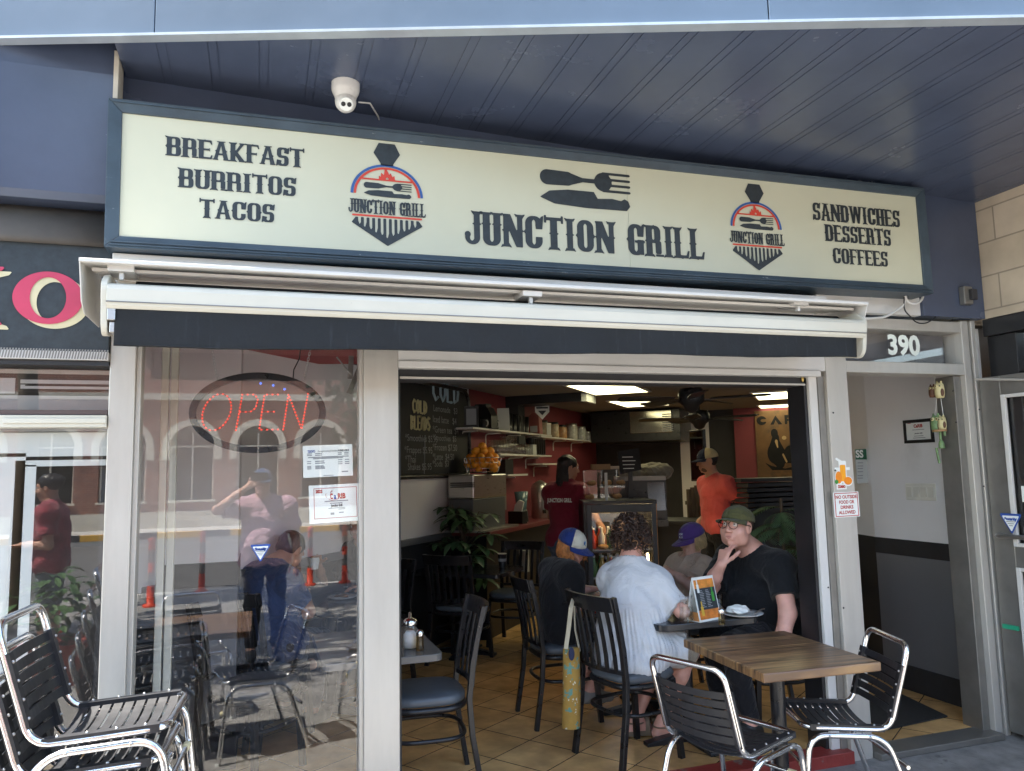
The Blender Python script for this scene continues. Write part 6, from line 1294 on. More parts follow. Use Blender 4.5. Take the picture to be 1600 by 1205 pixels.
# --- diners behind the big window
mn = {k_: (v_[0] - .17, v_[1], v_[2]) for k_, v_ in dict(P=(.26, 5.08, .585), C=(.20, 5.06, .88), N=(.27, 5.14, 1.04), H=(.37, 5.25, 1.115), SL=(.06, 5.23, .96), SR=(.335, 4.955, .96), EL=(.14, 5.48, .80), ER=(.47, 5.06, .755), WL=(.38, 5.50, .79), WR=(.44, 5.27, .90), KL=(.42, 5.42, .54), KR=(.56, 5.24, .54), AL=(.34, 5.40, .12), AR=(.50, 5.18, .12)).items()}
r7, L7, HB7, HP7 = person('person', 'man in a navy t-shirt hunched over a plate behind the big window', mn, 'tan', 44, 1.12, 1.0, (0, 45, 0), cloth('navy_tee', (.05, .078, .17), .12), cloth('dark_jeans', (.03, .035, .05)), shoes=P('dark_shoe4', (.03, .03, .03), .5), sleeve=.70, hem=.50, h=.009, face=False)
hair_base(r7, L7, HB7, HAIRM['dark'], 1.0, (.082, .100, .086), (0, -.022, .036), (((0, -.05, -.02), (.07, .05, .05)),), .04)
mk = {k_: (v_[0] - .15, v_[1] + .02, v_[2]) for k_, v_ in dict(P=(.96, 5.92, .585), C=(.93, 5.88, .90), N=(.90, 5.84, 1.08), H=(.87, 5.80, 1.22), SL=(1.07, 5.74, 1.0), SR=(.76, 6.0, 1.0), EL=(1.02, 5.52, .80), ER=(.60, 5.82, .80), WL=(.86, 5.48, .82), WR=(.55, 5.62, .98), KL=(.86, 5.52, .54), KR=(.66, 5.66, .54), AL=(.92, 5.58, .12), AR=(.72, 5.74, .12)).items()}
r8, L8, HB8, HP8 = person('person', 'diner in black facing the man in navy, mostly hidden by the post', mk, 'tan', 220, 1.0, 1.0, (0, 12, 0), TB, cloth('dark_jeans2', (.03, .035, .05)), shoes=P('dark_shoe5', (.03, .03, .03), .5), sleeve=.7, hem=.5, h=.010)
hair_base(r8, L8, HB8, HAIRM['dark'], 1.0)
pc(.84, 5.98, 220, 'black slat back chair under the diner hidden by the white post')

# --- on the sidewalk, seen in the glass: the photographer and a passer-by
mp = dict(P=(.06, -.34, .86), C=(.05, -.33, 1.16), N=(.04, -.32, 1.39), H=(.03, -.27, 1.545), SL=(-.15, -.32, 1.31), SR=(.25, -.33, 1.31), EL=(-.36, -.24, 1.30), ER=(.33, -.34, 1.04), WL=(-.10, -.12, 1.50), WR=(.34, -.22, .82), KL=(-.04, -.33, .42), KR=(.17, -.33, .42), AL=(-.05, -.34, .02), AR=(.18, -.34, .02))
r9, L9, HB9, HP9 = person('person', 'photographer in a pink shirt and blue cap reflected in the big window', mp, 'fair', 2, 1.12, 1.0, (-2, -2, 0), cloth('pink_shirt', (.52, .33, .40), .08), cloth('black_jeans', (.02, .02, .024)), shoes=P('shoe6', (.02, .02, .02), .5), sleeve=.78, hem=.78, loose=.024, h=.010, hands={'L': {'d': (.8, .3, .5), 'n': (.3, -.9, 0), 'side': -1}})
hair_base(r9, L9, HB9, HAIRM['brown'], 1.0); CP9 = cloth('blue_cap', (.04, .08, .17)); cap(r9, L9, HB9, (CP9, CP9), 1.0)
tag(MB().box((-.075, -.062, 1.555), (.075, -.052, 1.63)).build('phone', M['black_metal'], None, .003), 'dark phone held up by the reflected photographer', 'phone')
q5 = dict(P=(-1.72, -.52, .90), C=(-1.72, -.52, 1.18), N=(-1.74, -.52, 1.39), H=(-1.77, -.52, 1.535), SL=(-1.73, -.70, 1.31), SR=(-1.73, -.34, 1.31), EL=(-1.70, -.74, 1.05), ER=(-1.70, -.30, 1.05), WL=(-1.92, -.68, 1.05), WR=(-1.92, -.38, 1.05), KL=(-1.73, -.62, .45), KR=(-1.73, -.42, .45), AL=(-1.71, -.62, .03), AR=(-1.71, -.42, .03))
r10, L10, HB10, HP10 = person('person', 'passer-by in a red shirt and grey shorts reflected in the left window', q5, 'tan', -90, 1.02, .97, (-4, 10, 0), cloth('red_print_shirt', (.26, .05, .065), .5), cloth('slate_shorts', (.14, .17, .18)), shoes=P('shoe7', (.05, .05, .05), .5), sleeve=.7, hem=.80, loose=.024, h=.010, shorts=.85)
hair_base(r10, L10, HB10, HAIRM['dark'], 1.0, extra=(((0, -.11, .05), (.04, .04, .04)),))
# ------------------------------------------------------------------ things on and behind the big window
def plane_mb(mb, o, ex, ey, x0, y0, x1, y1, lift=0, mi=0):
    o, ex, ey = Vector(o), Vector(ex), Vector(ey); n = ex.cross(ey) * lift
    return mb.add([o + ex * x + ey * y + n for x, y in ((x0, y0), (x1, y0), (x1, y1), (x0, y1))], [(0, 1, 2, 3)], False, mi)
LY = FY + .15
op = empty('open_sign', onY(405, 645, LY), 'oval LED sign reading OPEN hanging on chains inside the window', 'sign')
oc = onY(405, 645, LY); RX, RZ = (onY(510, 645, LY).x - onY(300, 645, LY).x) / 2, (onY(405, 584, LY).z - onY(405, 706, LY).z) / 2
ey_ = Vector((-.012, 0, 1)).normalized(); ex_ = Vector((1, 0, .012)).normalized()
def opt(x, y, d=0): return ex_ * (x * RX) + ey_ * (y * RZ) + Vector((0, d, 0))
rim = MB(); rim.tube([opt(.965 * math.cos(2 * pi * k / 64), .945 * math.sin(2 * pi * k / 64)) for k in range(64)], .01, 4, True, flat=(.03, .028)); rim.build('rim', M['black_metal'], op)
pn = MB(); pn.add([opt(.95 * math.cos(2 * pi * k / 48), .92 * math.sin(2 * pi * k / 48), .004) for k in range(48)], [list(range(48))]); pn.build('panel', glass('smoked_acrylic', .05, (.55, .54, .53)), op)
def dots(strokes, n):
    out = []
    for st in strokes:
        P_ = [Vector((x, y, 0)) for x, y in st]; tot = sum((P_[i + 1] - P_[i]).length for i in range(len(P_) - 1)); m = max(2, round(tot / n))
        for k in range(m + 1):
            d = tot * k / m
            for i in range(len(P_) - 1):
                l_ = (P_[i + 1] - P_[i]).length
                if d <= l_ + 1e-9: out.append(P_[i].lerp(P_[i + 1], d / max(l_, 1e-9))); break
                d -= l_
    return out
osh = [(-.62 + .20 * math.cos(t) + .06 * math.sin(t), .02 + .46 * math.sin(t)) for t in [2 * pi * k / 28 for k in range(28)]]
LET = [osh, [(-.34, -.44), (-.25, .46), (-.06, .46), (-.02, .32), (-.05, .12), (-.13, .02), (-.28, .02)], [(.28, .46), (.08, .46), (.00, -.44), (.28, -.44)], [(.04, .02), (.22, .02)], [(.36, -.44), (.44, .46), (.64, -.44), (.74, .48)]]
LEDR = P('red_led', (.8, .1, .05), .3, emit=(1, .06, .04), es=.11); LEDB = P('blue_led', (.1, .2, .8), .3, emit=(.08, .2, 1), es=.22); TUBE = P('red_plastic_track', lin('#8d2b24'), .5)
nm = ['O', 'P', 'E', 'E', 'N']
for st in LET:
    tr = MB(); tr.tube([opt(x, y, -.004) for x, y in st], .003, 5, closed=st is osh); tr.build('letter_track', TUBE, op)
lm = MB()
for p in dots(LET, .082): lm.ball(opt(p.x, p.y, -.009), .0048, 6)
tag(lm.build('red_led', LEDR, op), None, None, None, 'stuff')
for x, y in ((.02, .75), (.21, .70), (.38, .60)): MB().ball(opt(x, y, -.008), .0055, 8).build('blue_led', LEDB, op)
for px0, py0, px1, py1 in ((326, 541, 340, 594), (489, 545, 475, 594)):
    a, b = onY(px0, py0, LY) + Vector((0, 0, .06)), onY(px1, py1, LY); ch = MB(); n = 16
    for k in range(n):
        p = a.lerp(b, (k + .5) / n) - oc; d = (b - a).normalized(); s = Vector((0, 1, 0)) if k % 2 else Vector((0, 1, 0)).cross(d); ch.tube([p + d * (.010 * math.cos(t)) + s * (.005 * math.sin(t)) for t in [2 * pi * q / 8 for q in range(8)]], .0014, 4, True)
    ch.build('chain', M['chain'], op)
wi = MB(); wi.tube([p - oc for p in (onY(470, 540, LY), onY(468, 560, LY), onY(459, 578, LY), onY(458, 592, LY))], .003, 5); wi.build('wire', M['black'], op)

def sheet_paper(px, name, label, cat, Y, fn, grp=None):
    """paper stuck to the window: px = four corners tl, tr, br, bl in the photo"""
    q = [onY(x, y, Y) for x, y in px]; c = sum(q, Vector()) / 4; e = empty(name, c, label, cat, grp); ex = (q[1] - q[0] + q[2] - q[3]) / 2; ey = (q[0] - q[3] + q[1] - q[2]) / 2
    w_, h_ = ex.length, ey.length; ex.normalize(); ey = (ey - ex * ey.dot(ex)).normalized(); mb = MB(); M4 = frame_mat((0, 0, 0), ex, Vector((0, 1, 0)), ey); mb.box((-w_ / 2, 0, -h_ / 2), (w_ / 2, .0012, h_ / 2), M4); mb.build('sheet', M['paper'], e); fn(e, ex, ey, w_, h_); return e
def lines(e, ex, ey, items, mat, name='fine_print', lift=.0008):
    mb = MB()
    for x0, x1, y, t in items: plane_mb(mb, (0, 0, 0), ex, ey, x0, y - t / 2, x1, y + t / 2, lift)
    return mb.build(name, mat, e)
def tx(e, s, size, x, y, ex, ey, mat, width=None, bold=0, name='lettering', al='CENTER'): return text_mb(s, size, ex * x + ey * y + ex.cross(ey) * .001, ex, ey, al, bold, width).build(name, mat, e)
def licence(e, ex, ey, w_, h_):
    tx(e, 'TORONTO', .016, -.33 * w_, .31 * h_, ex, ey, M['ink_blue'], .15 * w_, .0006); tx(e, 'Municipal Licensing & Standards', .012, 0, .31 * h_, ex, ey, M['ink'], .40 * w_); tx(e, 'BUSINESS LICENCE', .012, .32 * w_, .31 * h_, ex, ey, M['ink'], .22 * w_, .0005)
    rn = random.Random(4); it = []
    for y in (.24, .19): it += [(-.42 * w_, -.32 * w_, y * h_, .004), (-.26 * w_, -.12 * w_, y * h_, .004), (.2 * w_, .28 * w_, y * h_, .004), (.33 * w_, .42 * w_, y * h_, .004)]
    it += [(-.40 * w_, .42 * w_, .125 * h_, .005), (-.3 * w_, .3 * w_, .085 * h_, .005)]
    for y in (.0, -.06, -.15, -.19, -.23): it += [(-.42 * w_, -.34 * w_, y * h_, .004), (-.26 * w_, (-.06 - rn.random() * .08) * w_, y * h_, .005)]
    for y in (.02, -.05, -.11): it += [(.2 * w_, .29 * w_, y * h_, .004), (.34 * w_, .43 * w_, y * h_, .004)]
    it += [(.27 * w_, .4 * w_, -.36 * h_, .006), (-.1 * w_, .1 * w_, -.46 * h_, .003)]; lines(e, ex, ey, it, M['ink_grey'])
sheet_paper([(473, 697), (551, 694), (551, 743), (474, 747)], 'licence_sheet', 'white printed licence sheet taped to the window, the upper of two papers', 'paper', FY + .068, licence)
def award(e, ex, ey, w_, h_):
    fr = MB()
    for x0, y0, x1, y1 in ((-.41, .405, .41, .418), (-.41, -.388, .41, -.375), (-.41, -.375, -.40, .405), (.40, -.375, .41, .405)): plane_mb(fr, (0, 0, 0), ex, ey, x0 * w_, y0 * h_, x1 * w_, y1 * h_, .0008)
    fr.build('border', M['ink_red'], e); tx(e, '2022', .020, -.31 * w_, .33 * h_, ex, ey, M['ink_red'], .13 * w_, .0012)
    tx(e, 'C', .034, -.075 * w_, .18 * h_, ex, ey, M['ink_red'], .05 * w_, .0016); tx(e, 'a', .034, -.01 * w_, .18 * h_, ex, ey, M['ink_blue'], .05 * w_, .0016); tx(e, 'RIB', .032, .115 * w_, .18 * h_, ex, ey, M['ink_red'], .15 * w_, .0016)
    mp = MB()
    for pl in ([(-.17, .16), (-.19, .24), (-.17, .27)], [(-.1, .22), (-.09, .30), (-.07, .34)], [(-.05, .34), (-.08, .30)], [(-.13, .12), (-.08, .08), (.05, .11)]): mp.tube([ex * (x * w_) + ey * (y * h_) + ex.cross(ey) * .001 for x, y in pl], .0008, 4)
    mp.build('map_line', M['ink_red'], e); lines(e, ex, ey, [(-.21 * w_, .24 * w_, .06 * h_, .005), (-.11 * w_, .13 * w_, .005 * h_, .004), (-.14 * w_, .18 * w_, -.125 * h_, .003), (.05 * w_, .18 * w_, -.16 * h_, .003), (-.1 * w_, -.03 * w_, -.27 * h_, .01), (.06 * w_, .15 * w_, -.25 * h_, .005)], M['ink_grey'])
    tx(e, 'Junction Grill', .016, .02 * w_, -.06 * h_, ex, ey, M['ink'], .22 * w_, .0007)
sheet_paper([(482, 759), (565, 755), (565, 813), (484, 819)], 'award_certificate', 'white award certificate with red border taped to the window under the licence', 'certificate', FY + .068, award)
# security gate rails and bracket just inside the window
sgx = empty('gate_rails', (onY(258, 800, FY + .35).x, FY + .35, FL), 'pair of cream vertical gate rails standing just inside the window', 'gate rail')
for a, b in ((247, 259), (262, 274)):
    xa_, xb_ = onY(a, 800, FY + .35).x, onY(b, 800, FY + .35).x; o = MB().box((xa_, FY + .33, FL), (xb_, FY + .37, 2.40)).build('rail', M['awn_cream'], sgx, .004); o.location = -sgx.location
brk = empty('shelf_bracket', onY(548, 580, FY + .3), 'perforated steel angle bracket at the top right inside the window', 'bracket')
for a, b in (((526, 558), (549, 586)), ((549, 556), (547, 592)), ((566, 566), (545, 615))):
    p, q = onY(*a, FY + .3), onY(*b, FY + .3); o = MB().tube([p, q], .01, 4, flat=(.025, .004)).build('strip', M['steel'], brk); o.location = -brk.location

# stickers and signs on the right post
ns = [onY(1302, 771, FY - .007), onY(1341, 770, FY - .007), onY(1345, 806, FY - .007), onY(1305, 808, FY - .007)]
def nofood(e, ex, ey, w_, h_):
    fr = MB(); t = .03
    for x0, y0, x1, y1 in ((-.46, .44, .46, .44 + t), (-.46, -.44 - t, .46, -.44), (-.46, -.44, -.46 + t, .44), (.46 - t, -.44, .46, .44)): plane_mb(fr, (0, 0, 0), ex, ey, x0 * w_, y0 * h_, x1 * w_, y1 * h_, .0008)
    fr.build('border', M['ink_red'], e)
    for i, (s, wd) in enumerate((('NO OUTSIDE', .84), ('FOOD OR', .60), ('DRINKS', .50), ('ALLOWED', .66))): tx(e, s, .026, 0, (.30 - .205 * i) * h_, ex, ey, M['ink_red'], wd * w_, .0008)
sheet_paper([(1301, 770), (1340, 768), (1345, 807), (1305, 809)], 'notice_sign', 'small white and red notice reading NO OUTSIDE FOOD OR DRINKS ALLOWED', 'sign', FY - .006, nofood)
jc = onY(1317, 741, FY - .006); js = empty('juice_sticker', jc, 'orange juice sticker on the right post above the food notice', 'sticker')
def jf(nm, mat, lift, fn):
    f = Field(-.08, -.10, .08, .10, .0022); fn(f); f.mesh(MB(), (0, -lift, 0), EX, EZ).build(nm, mat, js)
jf('backing', M['paper'], .0006, lambda f: f.u(f.bx(-.026, -.045, .026, .075, .008)).u(f.ell((-.028, -.018), .030, .040)).u(f.ell((.030, -.040), .034, .028)).u(f.bx(-.05, -.085, .02, -.055)).u(f.seg((-.008, .07), (-.038, .086), .007)).u(f.bx(-.055, .022, .05, .038)))
jf('glass_of_juice', P('juice', lin('#f0a21e'), .4), .0012, lambda f: f.u(f.bx(-.019, -.040, .019, .052, .006)))
jf('orange_fruit', P('orange_fruit_print', lin('#e8871a'), .4), .0018, lambda f: f.u(f.ell((-.031, -.018), .022, .034)).u(f.ell((.031, -.038), .028, .022)))
jf('leaf', P('leaf_print', lin('#3c8a3a'), .5), .0022, lambda f: f.u(f.ell((-.048, -.042), .012, .012)))
text_mb('ZUMMO', .022, (-.016, -.003, -.070), EX, EZ, bold=.001, width=.052).build('lettering', M['ink_red'], js)

# ------------------------------------------------------------------ entrance: certificate, switches, owls, mat, green notice
cx_ = EX0 - .001; cq = [onX(*p, EX0 - .012) for p in ((1410, 657), (1456, 654), (1459, 691), (1413, 693))]; cc = sum(cq, Vector()) / 4
fc = empty('framed_certificate', cc, 'award certificate in a black frame on the pale entrance wall', 'certificate'); exx, eyy = Vector((0, -1, 0)), Vector((0, 0, 1)); wv, hv = (cq[0] - cq[1]).length, (cq[0] - cq[3]).length
mb = MB(); M4 = frame_mat((0, 0, 0), exx, (1, 0, 0), eyy)
for lo, hi in (((-wv / 2, 0, -hv / 2), (wv / 2, .012, -hv / 2 + .022)), ((-wv / 2, 0, hv / 2 - .022), (wv / 2, .012, hv / 2)), ((-wv / 2, 0, -hv / 2 + .022), (-wv / 2 + .022, .012, hv / 2 - .022)), ((wv / 2 - .022, 0, -hv / 2 + .022), (wv / 2, .012, hv / 2 - .022))): mb.box(lo, hi, M4)
mb.build('frame', M['black'], fc, .002); MB().box((-wv / 2 + .02, .006, -hv / 2 + .02), (wv / 2 - .02, .010, hv / 2 - .02), M4).build('sheet', M['paper'], fc)
o_ = Vector((.005, 0, 0)); ca = MB()
text_mb('CaRIB', .03, o_ + eyy * .035, exx, eyy, bold=.0015, width=.075).build('lettering', M['ink_red'], fc); text_mb('2022', .014, o_ - exx * .075 + eyy * .06, exx, eyy, bold=.0008).build('lettering', M['ink_red'], fc); text_mb('Junction Grill', .012, o_ - eyy * .015, exx, eyy, bold=.0005).build('lettering', M['ink'], fc)
for x0, x1, y in ((-.05, .05, .008), (-.04, .04, -.035), (-.05, .055, -.048)): plane_mb(ca, o_, exx, eyy, x0, y, x1, y + .004, 0)
ca.build('fine_print', M['ink_grey'], fc)
sq = [onX(*p, EX0 - .01) for p in ((1414, 755), (1461, 756), (1462, 783), (1416, 781))]; scn = sum(sq, Vector()) / 4; sw = empty('light_switches', scn, 'white plate of four light switches on the entrance wall', 'light switch'); W4, H4 = (sq[0] - sq[1]).length, (sq[0] - sq[3]).length
MB().box((-W4 / 2, 0, -H4 / 2), (W4 / 2, .009, H4 / 2), M4).build('plate', P('switch_white', (.72, .71, .64), .35), sw, .004)
for k in range(4): x = (-.36 + .24 * k) * W4; MB().box((x - .09 * W4, -.006, -.3 * H4), (x + .09 * W4, 0, .3 * H4), M4).build('rocker', P('rocker_white', (.66, .65, .58), .3), sw, .002)
mt = [onZ(*p, FL + .002) for p in ((1380, 1095), (1480, 1121), (1376, 1145))]; mm = MB(); pts = [onZ(1395, 1080, FL), onZ(1481, 1121, FL), onZ(1376, 1144, FL), onZ(1330, 1100, FL)]; mm.prism([(p.x, p.y, FL + .001) for p in pts], (0, 0, .010)); tag(mm.build('door_mat', P('rubber_mat', (.022, .021, .020), .9, 0, .3, 40, .5, 200), None, .003), 'black rubber door mat lying on the tiles in the doorway', 'door mat')
bn = empty('business_notice', onY(1350, 737, 4.66), 'dark green notice ending in SS hanging inside the doorway', 'notice'); bp0, bp1 = onY(1336, 702, 4.66), onY(1362, 755, 4.66); bl = bn.location
MB().box((bp0.x, 4.66, bp1.z), (bp1.x, 4.668, bp0.z)).build('sheet', M['frost'], bn).location = -bl; MB().box((bp0.x, 4.655, onY(1350, 718, 4.66).z), (bp1.x, 4.6598, bp0.z)).build('green_band', P('green_print', (.02, .12, .06), .5), bn).location = -bl
text_mb('SS', .075, onY(1343, 710, 4.653), EX, EZ, bold=.003).build('lettering', M['paper'], bn).location = -bl
it = MB(); 
for y in (724, 729, 733, 738, 744, 748): p = onY(1340, y, 4.658); plane_mb(it, p, EX, EZ, 0, 0, .05, .006)
it.build('fine_print', M['ink_grey'], bn).location = -bl
# owl wind chime
ow = empty('owl_chime', onX(1464, 600, 4.0), 'hanging wind chime of little painted owls in the doorway', 'wind chime'); OWX = 4.0
OG, OC, OB2 = P('owl_green', (.16, .26, .11), .5, 0, .4, 30), P('owl_cream', (.60, .53, .28), .5), P('owl_brown', (.12, .055, .03), .6)
def onO(px, py): return onX(px, py, OWX) - ow.location
def owl(px, py, s, body):
    c = onO(px, py); mb = MB(); s2 = Sdf(); 
    mb.lathe([(.001, -.055), (.024, -.054), (.030, -.03), (.030, .0), (.026, .025), (.024, .038), (.001, .045)], c, 14).ball(c + Vector((0, .016, .046)), (.007, .007, .012), 6).ball(c + Vector((0, -.016, .046)), (.007, .007, .012), 6); mb.v = [tuple(c + (Vector(v) - c) * s) for v in mb.v]; b = mb.build('owl', body, ow)
    f = Vector((-.9, -.43, 0)).normalized(); sd = Vector((-f.y, f.x, 0)); 
    for q in (-1, 1):
        e = MB(); e.ball(c + (f * .023 + sd * q * .012 + Vector((0, 0, .022))) * s, (.011 * s,) * 3, 8); eo = e.build('eye_disc', OC, b); e = MB(); e.ball(c + (f * .0335 + sd * q * .012 + Vector((0, 0, .022))) * s, .0045 * s, 6); e.build('pupil', M['black'], eo)
    wg = MB(); wg.ball(c + (f * .018 + sd * .020 + Vector((0, 0, -.02))) * s, (.012 * s, .012 * s, .026 * s), 8); wg.build('wing', OB2, b)
owl(1457, 611, .75, OB2); owl(1468, 609, .95, OC); owl(1463, 661, 1.05, OG); owl(1472, 660, .8, OC)
for a, b in (((1462, 580), (1460, 600)), ((1463, 622), (1462, 650)), ((1470, 622), (1474, 650))): MB().tube([onO(*a), onO(*b)], .0018, 4).build('string', M['paper'], ow)
mb = MB(); c = onO(1468, 673); mb.lathe([(.040, -.006), (.042, .0), (.040, .006)], c, 16); mb.build('wooden_ring', P('ring_wood', (.35, .2, .09), .6), ow)
for (a, b) in (((1469, 674), (1470, 690)), ((1476, 674), (1476, 681)), ((1463, 700), (1468, 724))): MB().tube([onO(*a), onO(*b)], .0075, 8).build('chime_tube', OG, ow)
mb = MB(); mb.lathe([(.018, -.026), (.019, -.02), (.017, .0), (.013, .018), (.001, .024)], onO(1471, 694), 12); mb.build('bell', OG, ow)

# ------------------------------------------------------------------ on the tables
TZ = .751
def tote():
    e = empty('tote_bag', (1.60, 4.06, .62), 'mustard floral tote bag hanging from the chair back of the woman in blue', 'tote bag'); L0 = e.location
    M_ = P('mustard_floral', (.36, .215, .045), .9, 0, .12, 20, .2, 200); m = M_; add_marks(m, (.10, .26, .22), 26, .60, .03, (1, 1, 1), .9, 2); add_marks(m, (.62, .60, .46), 34, .655, .03, (1.3, 1, 1), .95, 2)
    T = [onY(*p, 4.02) for p in ((882, 1012), (893, 1010), (908, 1016), (910, 1065), (908, 1140), (900, 1143), (881, 1136), (880, 1090))]; dY = Vector((.05, .06, 0)); n = len(T); mb = MB()
    N, K = 14, 10; vs = []
    for j in range(K + 1):
        t = j / K; l_ = T[0].lerp(T[6], t) if True else 0; r_ = T[2].lerp(T[4], t); c = (l_ + r_) / 2; hw = (r_.x - l_.x) / 2; dp = .018 + .03 * math.sin(min(1, t * 1.3) * pi * .6)
        for i in range(N): a = 2 * pi * i / N; vs.append(c + Vector((math.cos(a) * hw * (1 + .06 * math.sin(a * 3 + t * 5)), math.sin(a) * dp + .02, 0)))
    mb.add(vs, [(j * N + i, j * N + (i + 1) % N, (j + 1) * N + (i + 1) % N, (j + 1) * N + i) for j in range(K) for i in range(N)], True); mb.add(vs[-N:], [list(range(N))]); o = mb.build('bag', M_, e); o.location = -L0
    st = MB(); 
    st.tube([onY(*p, y) for p, y in (((884, 1014), 4.0), ((888, 985), 4.0), ((892, 950), 4.0), ((895, 938), 4.03), ((897, 940), 4.07), ((899, 985), 4.06), ((906, 1018), 4.05))], .01, 4, flat=(.024, .005)); o = st.build('strap', P('cream_webbing', (.47, .42, .30), .9), e); o.location = -L0
    ln = MB(); c = onY(893, 1022, 3.985); ln.ball(c, (.018, .004, .035), 10); o = ln.build('lining', P('navy_lining', (.02, .025, .06), .9), e); o.location = -L0
tote()
def at_t(px, py, z=TZ): return onZ(px, py, z)
# menu tent
mtc = at_t(1100, 968); mtn = empty('menu_tent', (mtc.x, mtc.y, TZ), 'folded menu card standing on the dark table, black with an orange border', 'menu card'); mtn.rotation_euler = (0, 0, rad(16))
Wm, Hm, Dm = .17, .235, .05
A_ = [(-Wm / 2, -Dm, 0), (Wm / 2, -Dm, 0), (Wm / 2, 0, Hm), (-Wm / 2, 0, Hm)]; Bq = [(-Wm / 2, Dm, 0), (Wm / 2, Dm, 0), (Wm / 2, .002, Hm), (-Wm / 2, .002, Hm)]
mb = MB(); mb.hexa(A_, [(x, y + .004, z) for x, y, z in A_]); mb.hexa([(x, y - .004, z) for x, y, z in Bq], Bq); mb.box((-Wm / 2, -Dm + .002, .0), (Wm / 2, Dm - .002, .003)); mb.build('card', M['paper'], mtn)
ne = Vector((0, Dm, Hm)).normalized(); ob = Vector((0, -Dm, 0)); nf = Vector((1, 0, 0)).cross(ne)
def mtp(nm, mat, x0, y0, x1, y1, l): plane_mb(MB(), ob, (1, 0, 0), ne, x0, y0, x1, y1, l).build(nm, mat, mtn)
mtp('orange_band', P('orange_print', (.72, .26, .04), .5, 0, .4, 25), -.078, .17, .078, .225, .0015); mtp('orange_band', P('orange_print2', (.60, .19, .03), .5, 0, .4, 25), -.078, .012, .078, .07, .0015); mtp('black_print', M['letter'], -.078, .062, .078, .178, .002)
mb = MB(); rn = random.Random(2)
for k in range(11):
    for x in (-.05, .0): plane_mb(mb, ob, (1, 0, 0), ne, x, .075 + .0088 * k, x + .022 + .015 * rn.random(), .079 + .0088 * k, .0026)
mb.build('fine_print', M['ink_grey'], mtn)
def bottle_print(x, y, s, mat): 
    f = Field(x - .02, y - .05, x + .02, y + .06, .0015); f.u(f.bx(x - .009 * s, y - .035 * s, x + .009 * s, y + .01 * s, .003)).u(f.bx(x - .004 * s, y, x + .004 * s, y + .035 * s)); f.mesh(MB(), ob + nf * .003, (1, 0, 0), ne).build('bottle_print', mat, mtn)
bottle_print(-.055, .19, 1.0, M['paper']); bottle_print(.052, .14, 1.1, P('green_print2', (.05, .32, .04), .5)); bottle_print(-.05, .07, 1.1, P('yellow_print', (.7, .45, .05), .5))
MB().box((-Wm / 2 + .002, -Dm + .012, .003), (-Wm / 2 + .006, Dm - .012, .05)).build('side_band', P('tan_print', (.45, .2, .06), .6), mtn)
# plate with napkin, glass, condiments
pc_ = at_t(1160, 962); pl = empty('plate', (pc_.x, pc_.y, TZ), 'plate with a crumpled white napkin beside the menu card', 'plate'); MB().lathe([(.06, .0), (.085, .004), (.115, .014), (.117, .017), (.085, .009), (.0001, .006)], n=28).build('dish', M['white'], pl)
s = Sdf(); rn = random.Random(6)
for k in range(14): a = rn.uniform(0, 6.28); d = rn.uniform(0, .055); c = np.array(pl.location) + [math.cos(a) * d - .02, math.sin(a) * d * .8, .022 + rn.uniform(0, .028)]; s.ell(c, (rn.uniform(.02, .04), rn.uniform(.015, .03), rn.uniform(.006, .015)), basis(rn.uniform(0, 360), rn.uniform(-40, 40)), .01)
tag(s.build('napkin', M['paper'], pl, .004, .0025, 3), None)
MB().tube([(.03, -.07, .02), (.12, .0, .022), (.17, .03, .02)], .004, 6).build('cutlery', M['steel'], pl)
def jar(name, px, py, prof, mats, lab, cat, z=TZ, extra=None):
    p = at_t(px, py, z); e = empty(name, (p.x, p.y, z), lab, cat)
    for i, (pn_, pr, mt_) in enumerate(mats): MB().lathe(pr, n=18).build(pn_, mt_, e)
    return e
SAUCE = P('brown_sauce', (.11, .035, .015), .3); WGL = M['glass_thin']
jar('sauce_bottle', 1058, 955, None, (('bottle', [(.026, 0), (.027, .01), (.027, .08), (.02, .095)], SAUCE), ('cap', [(.021, .095), (.02, .105), (.008, .125), (.004, .145), (.0001, .146)], P('cap_cream', (.55, .48, .30), .5))), 'squeeze bottle of brown sauce with pale nozzle on the family table', 'bottle', TZ)
jar('water_jug', 1073, 972, None, (('glass', [(.040, 0), (.043, .01), (.038, .08), (.030, .12), (.038, .145), (.036, .145), (.028, .12), (.036, .08), (.040, .012), (.0001, .010)], WGL), ('water', [(.0001, .011), (.038, .012), (.034, .08), (.0001, .081)], glass('water', .05, (.86, .92, .92)))), 'clear glass jar of water standing left of the menu card', 'jar', TZ)
jar('salt_shaker', 1128, 976, None, (('glass', [(.018, 0), (.019, .02), (.016, .06)], glass('shaker_glass', .06, (.80, .68, .42))), ('lid', [(.017, .06), (.018, .075), (.010, .088), (.0001, .09)], M['chrome'])), 'small spice shaker right of the menu card', 'shaker', TZ)
jar('water_glass', 1121, 962, None, (('glass', [(.028, 0), (.030, .01), (.034, .12), (.032, .12), (.028, .012), (.0001, .010)], WGL), ('ice_water', [(.0001, .011), (.027, .012), (.0305, .09), (.0001, .091)], glass('water2', .05, (.80, .88, .80)))), 'tall water glass between the menu card and the man', 'glass', TZ)
p = jar('sugar_jar', 641, 1013, None, (('glass', [(.034, 0), (.036, .008), (.036, .10), (.030, .115)], WGL), ('sugar', [(.0001, .004), (.033, .005), (.033, .065), (.02, .082), (.0001, .078)], P('sugar', (.75, .74, .70), .9, 0, .08, 80, .4, 400)), ('lid', [(.034, .112), (.036, .118), (.036, .128), (.026, .14), (.008, .145), (.007, .17), (.0001, .171)], M['chrome'])), 'glass sugar pourer with chrome lid on the small table in the opening', 'sugar jar', TZ)
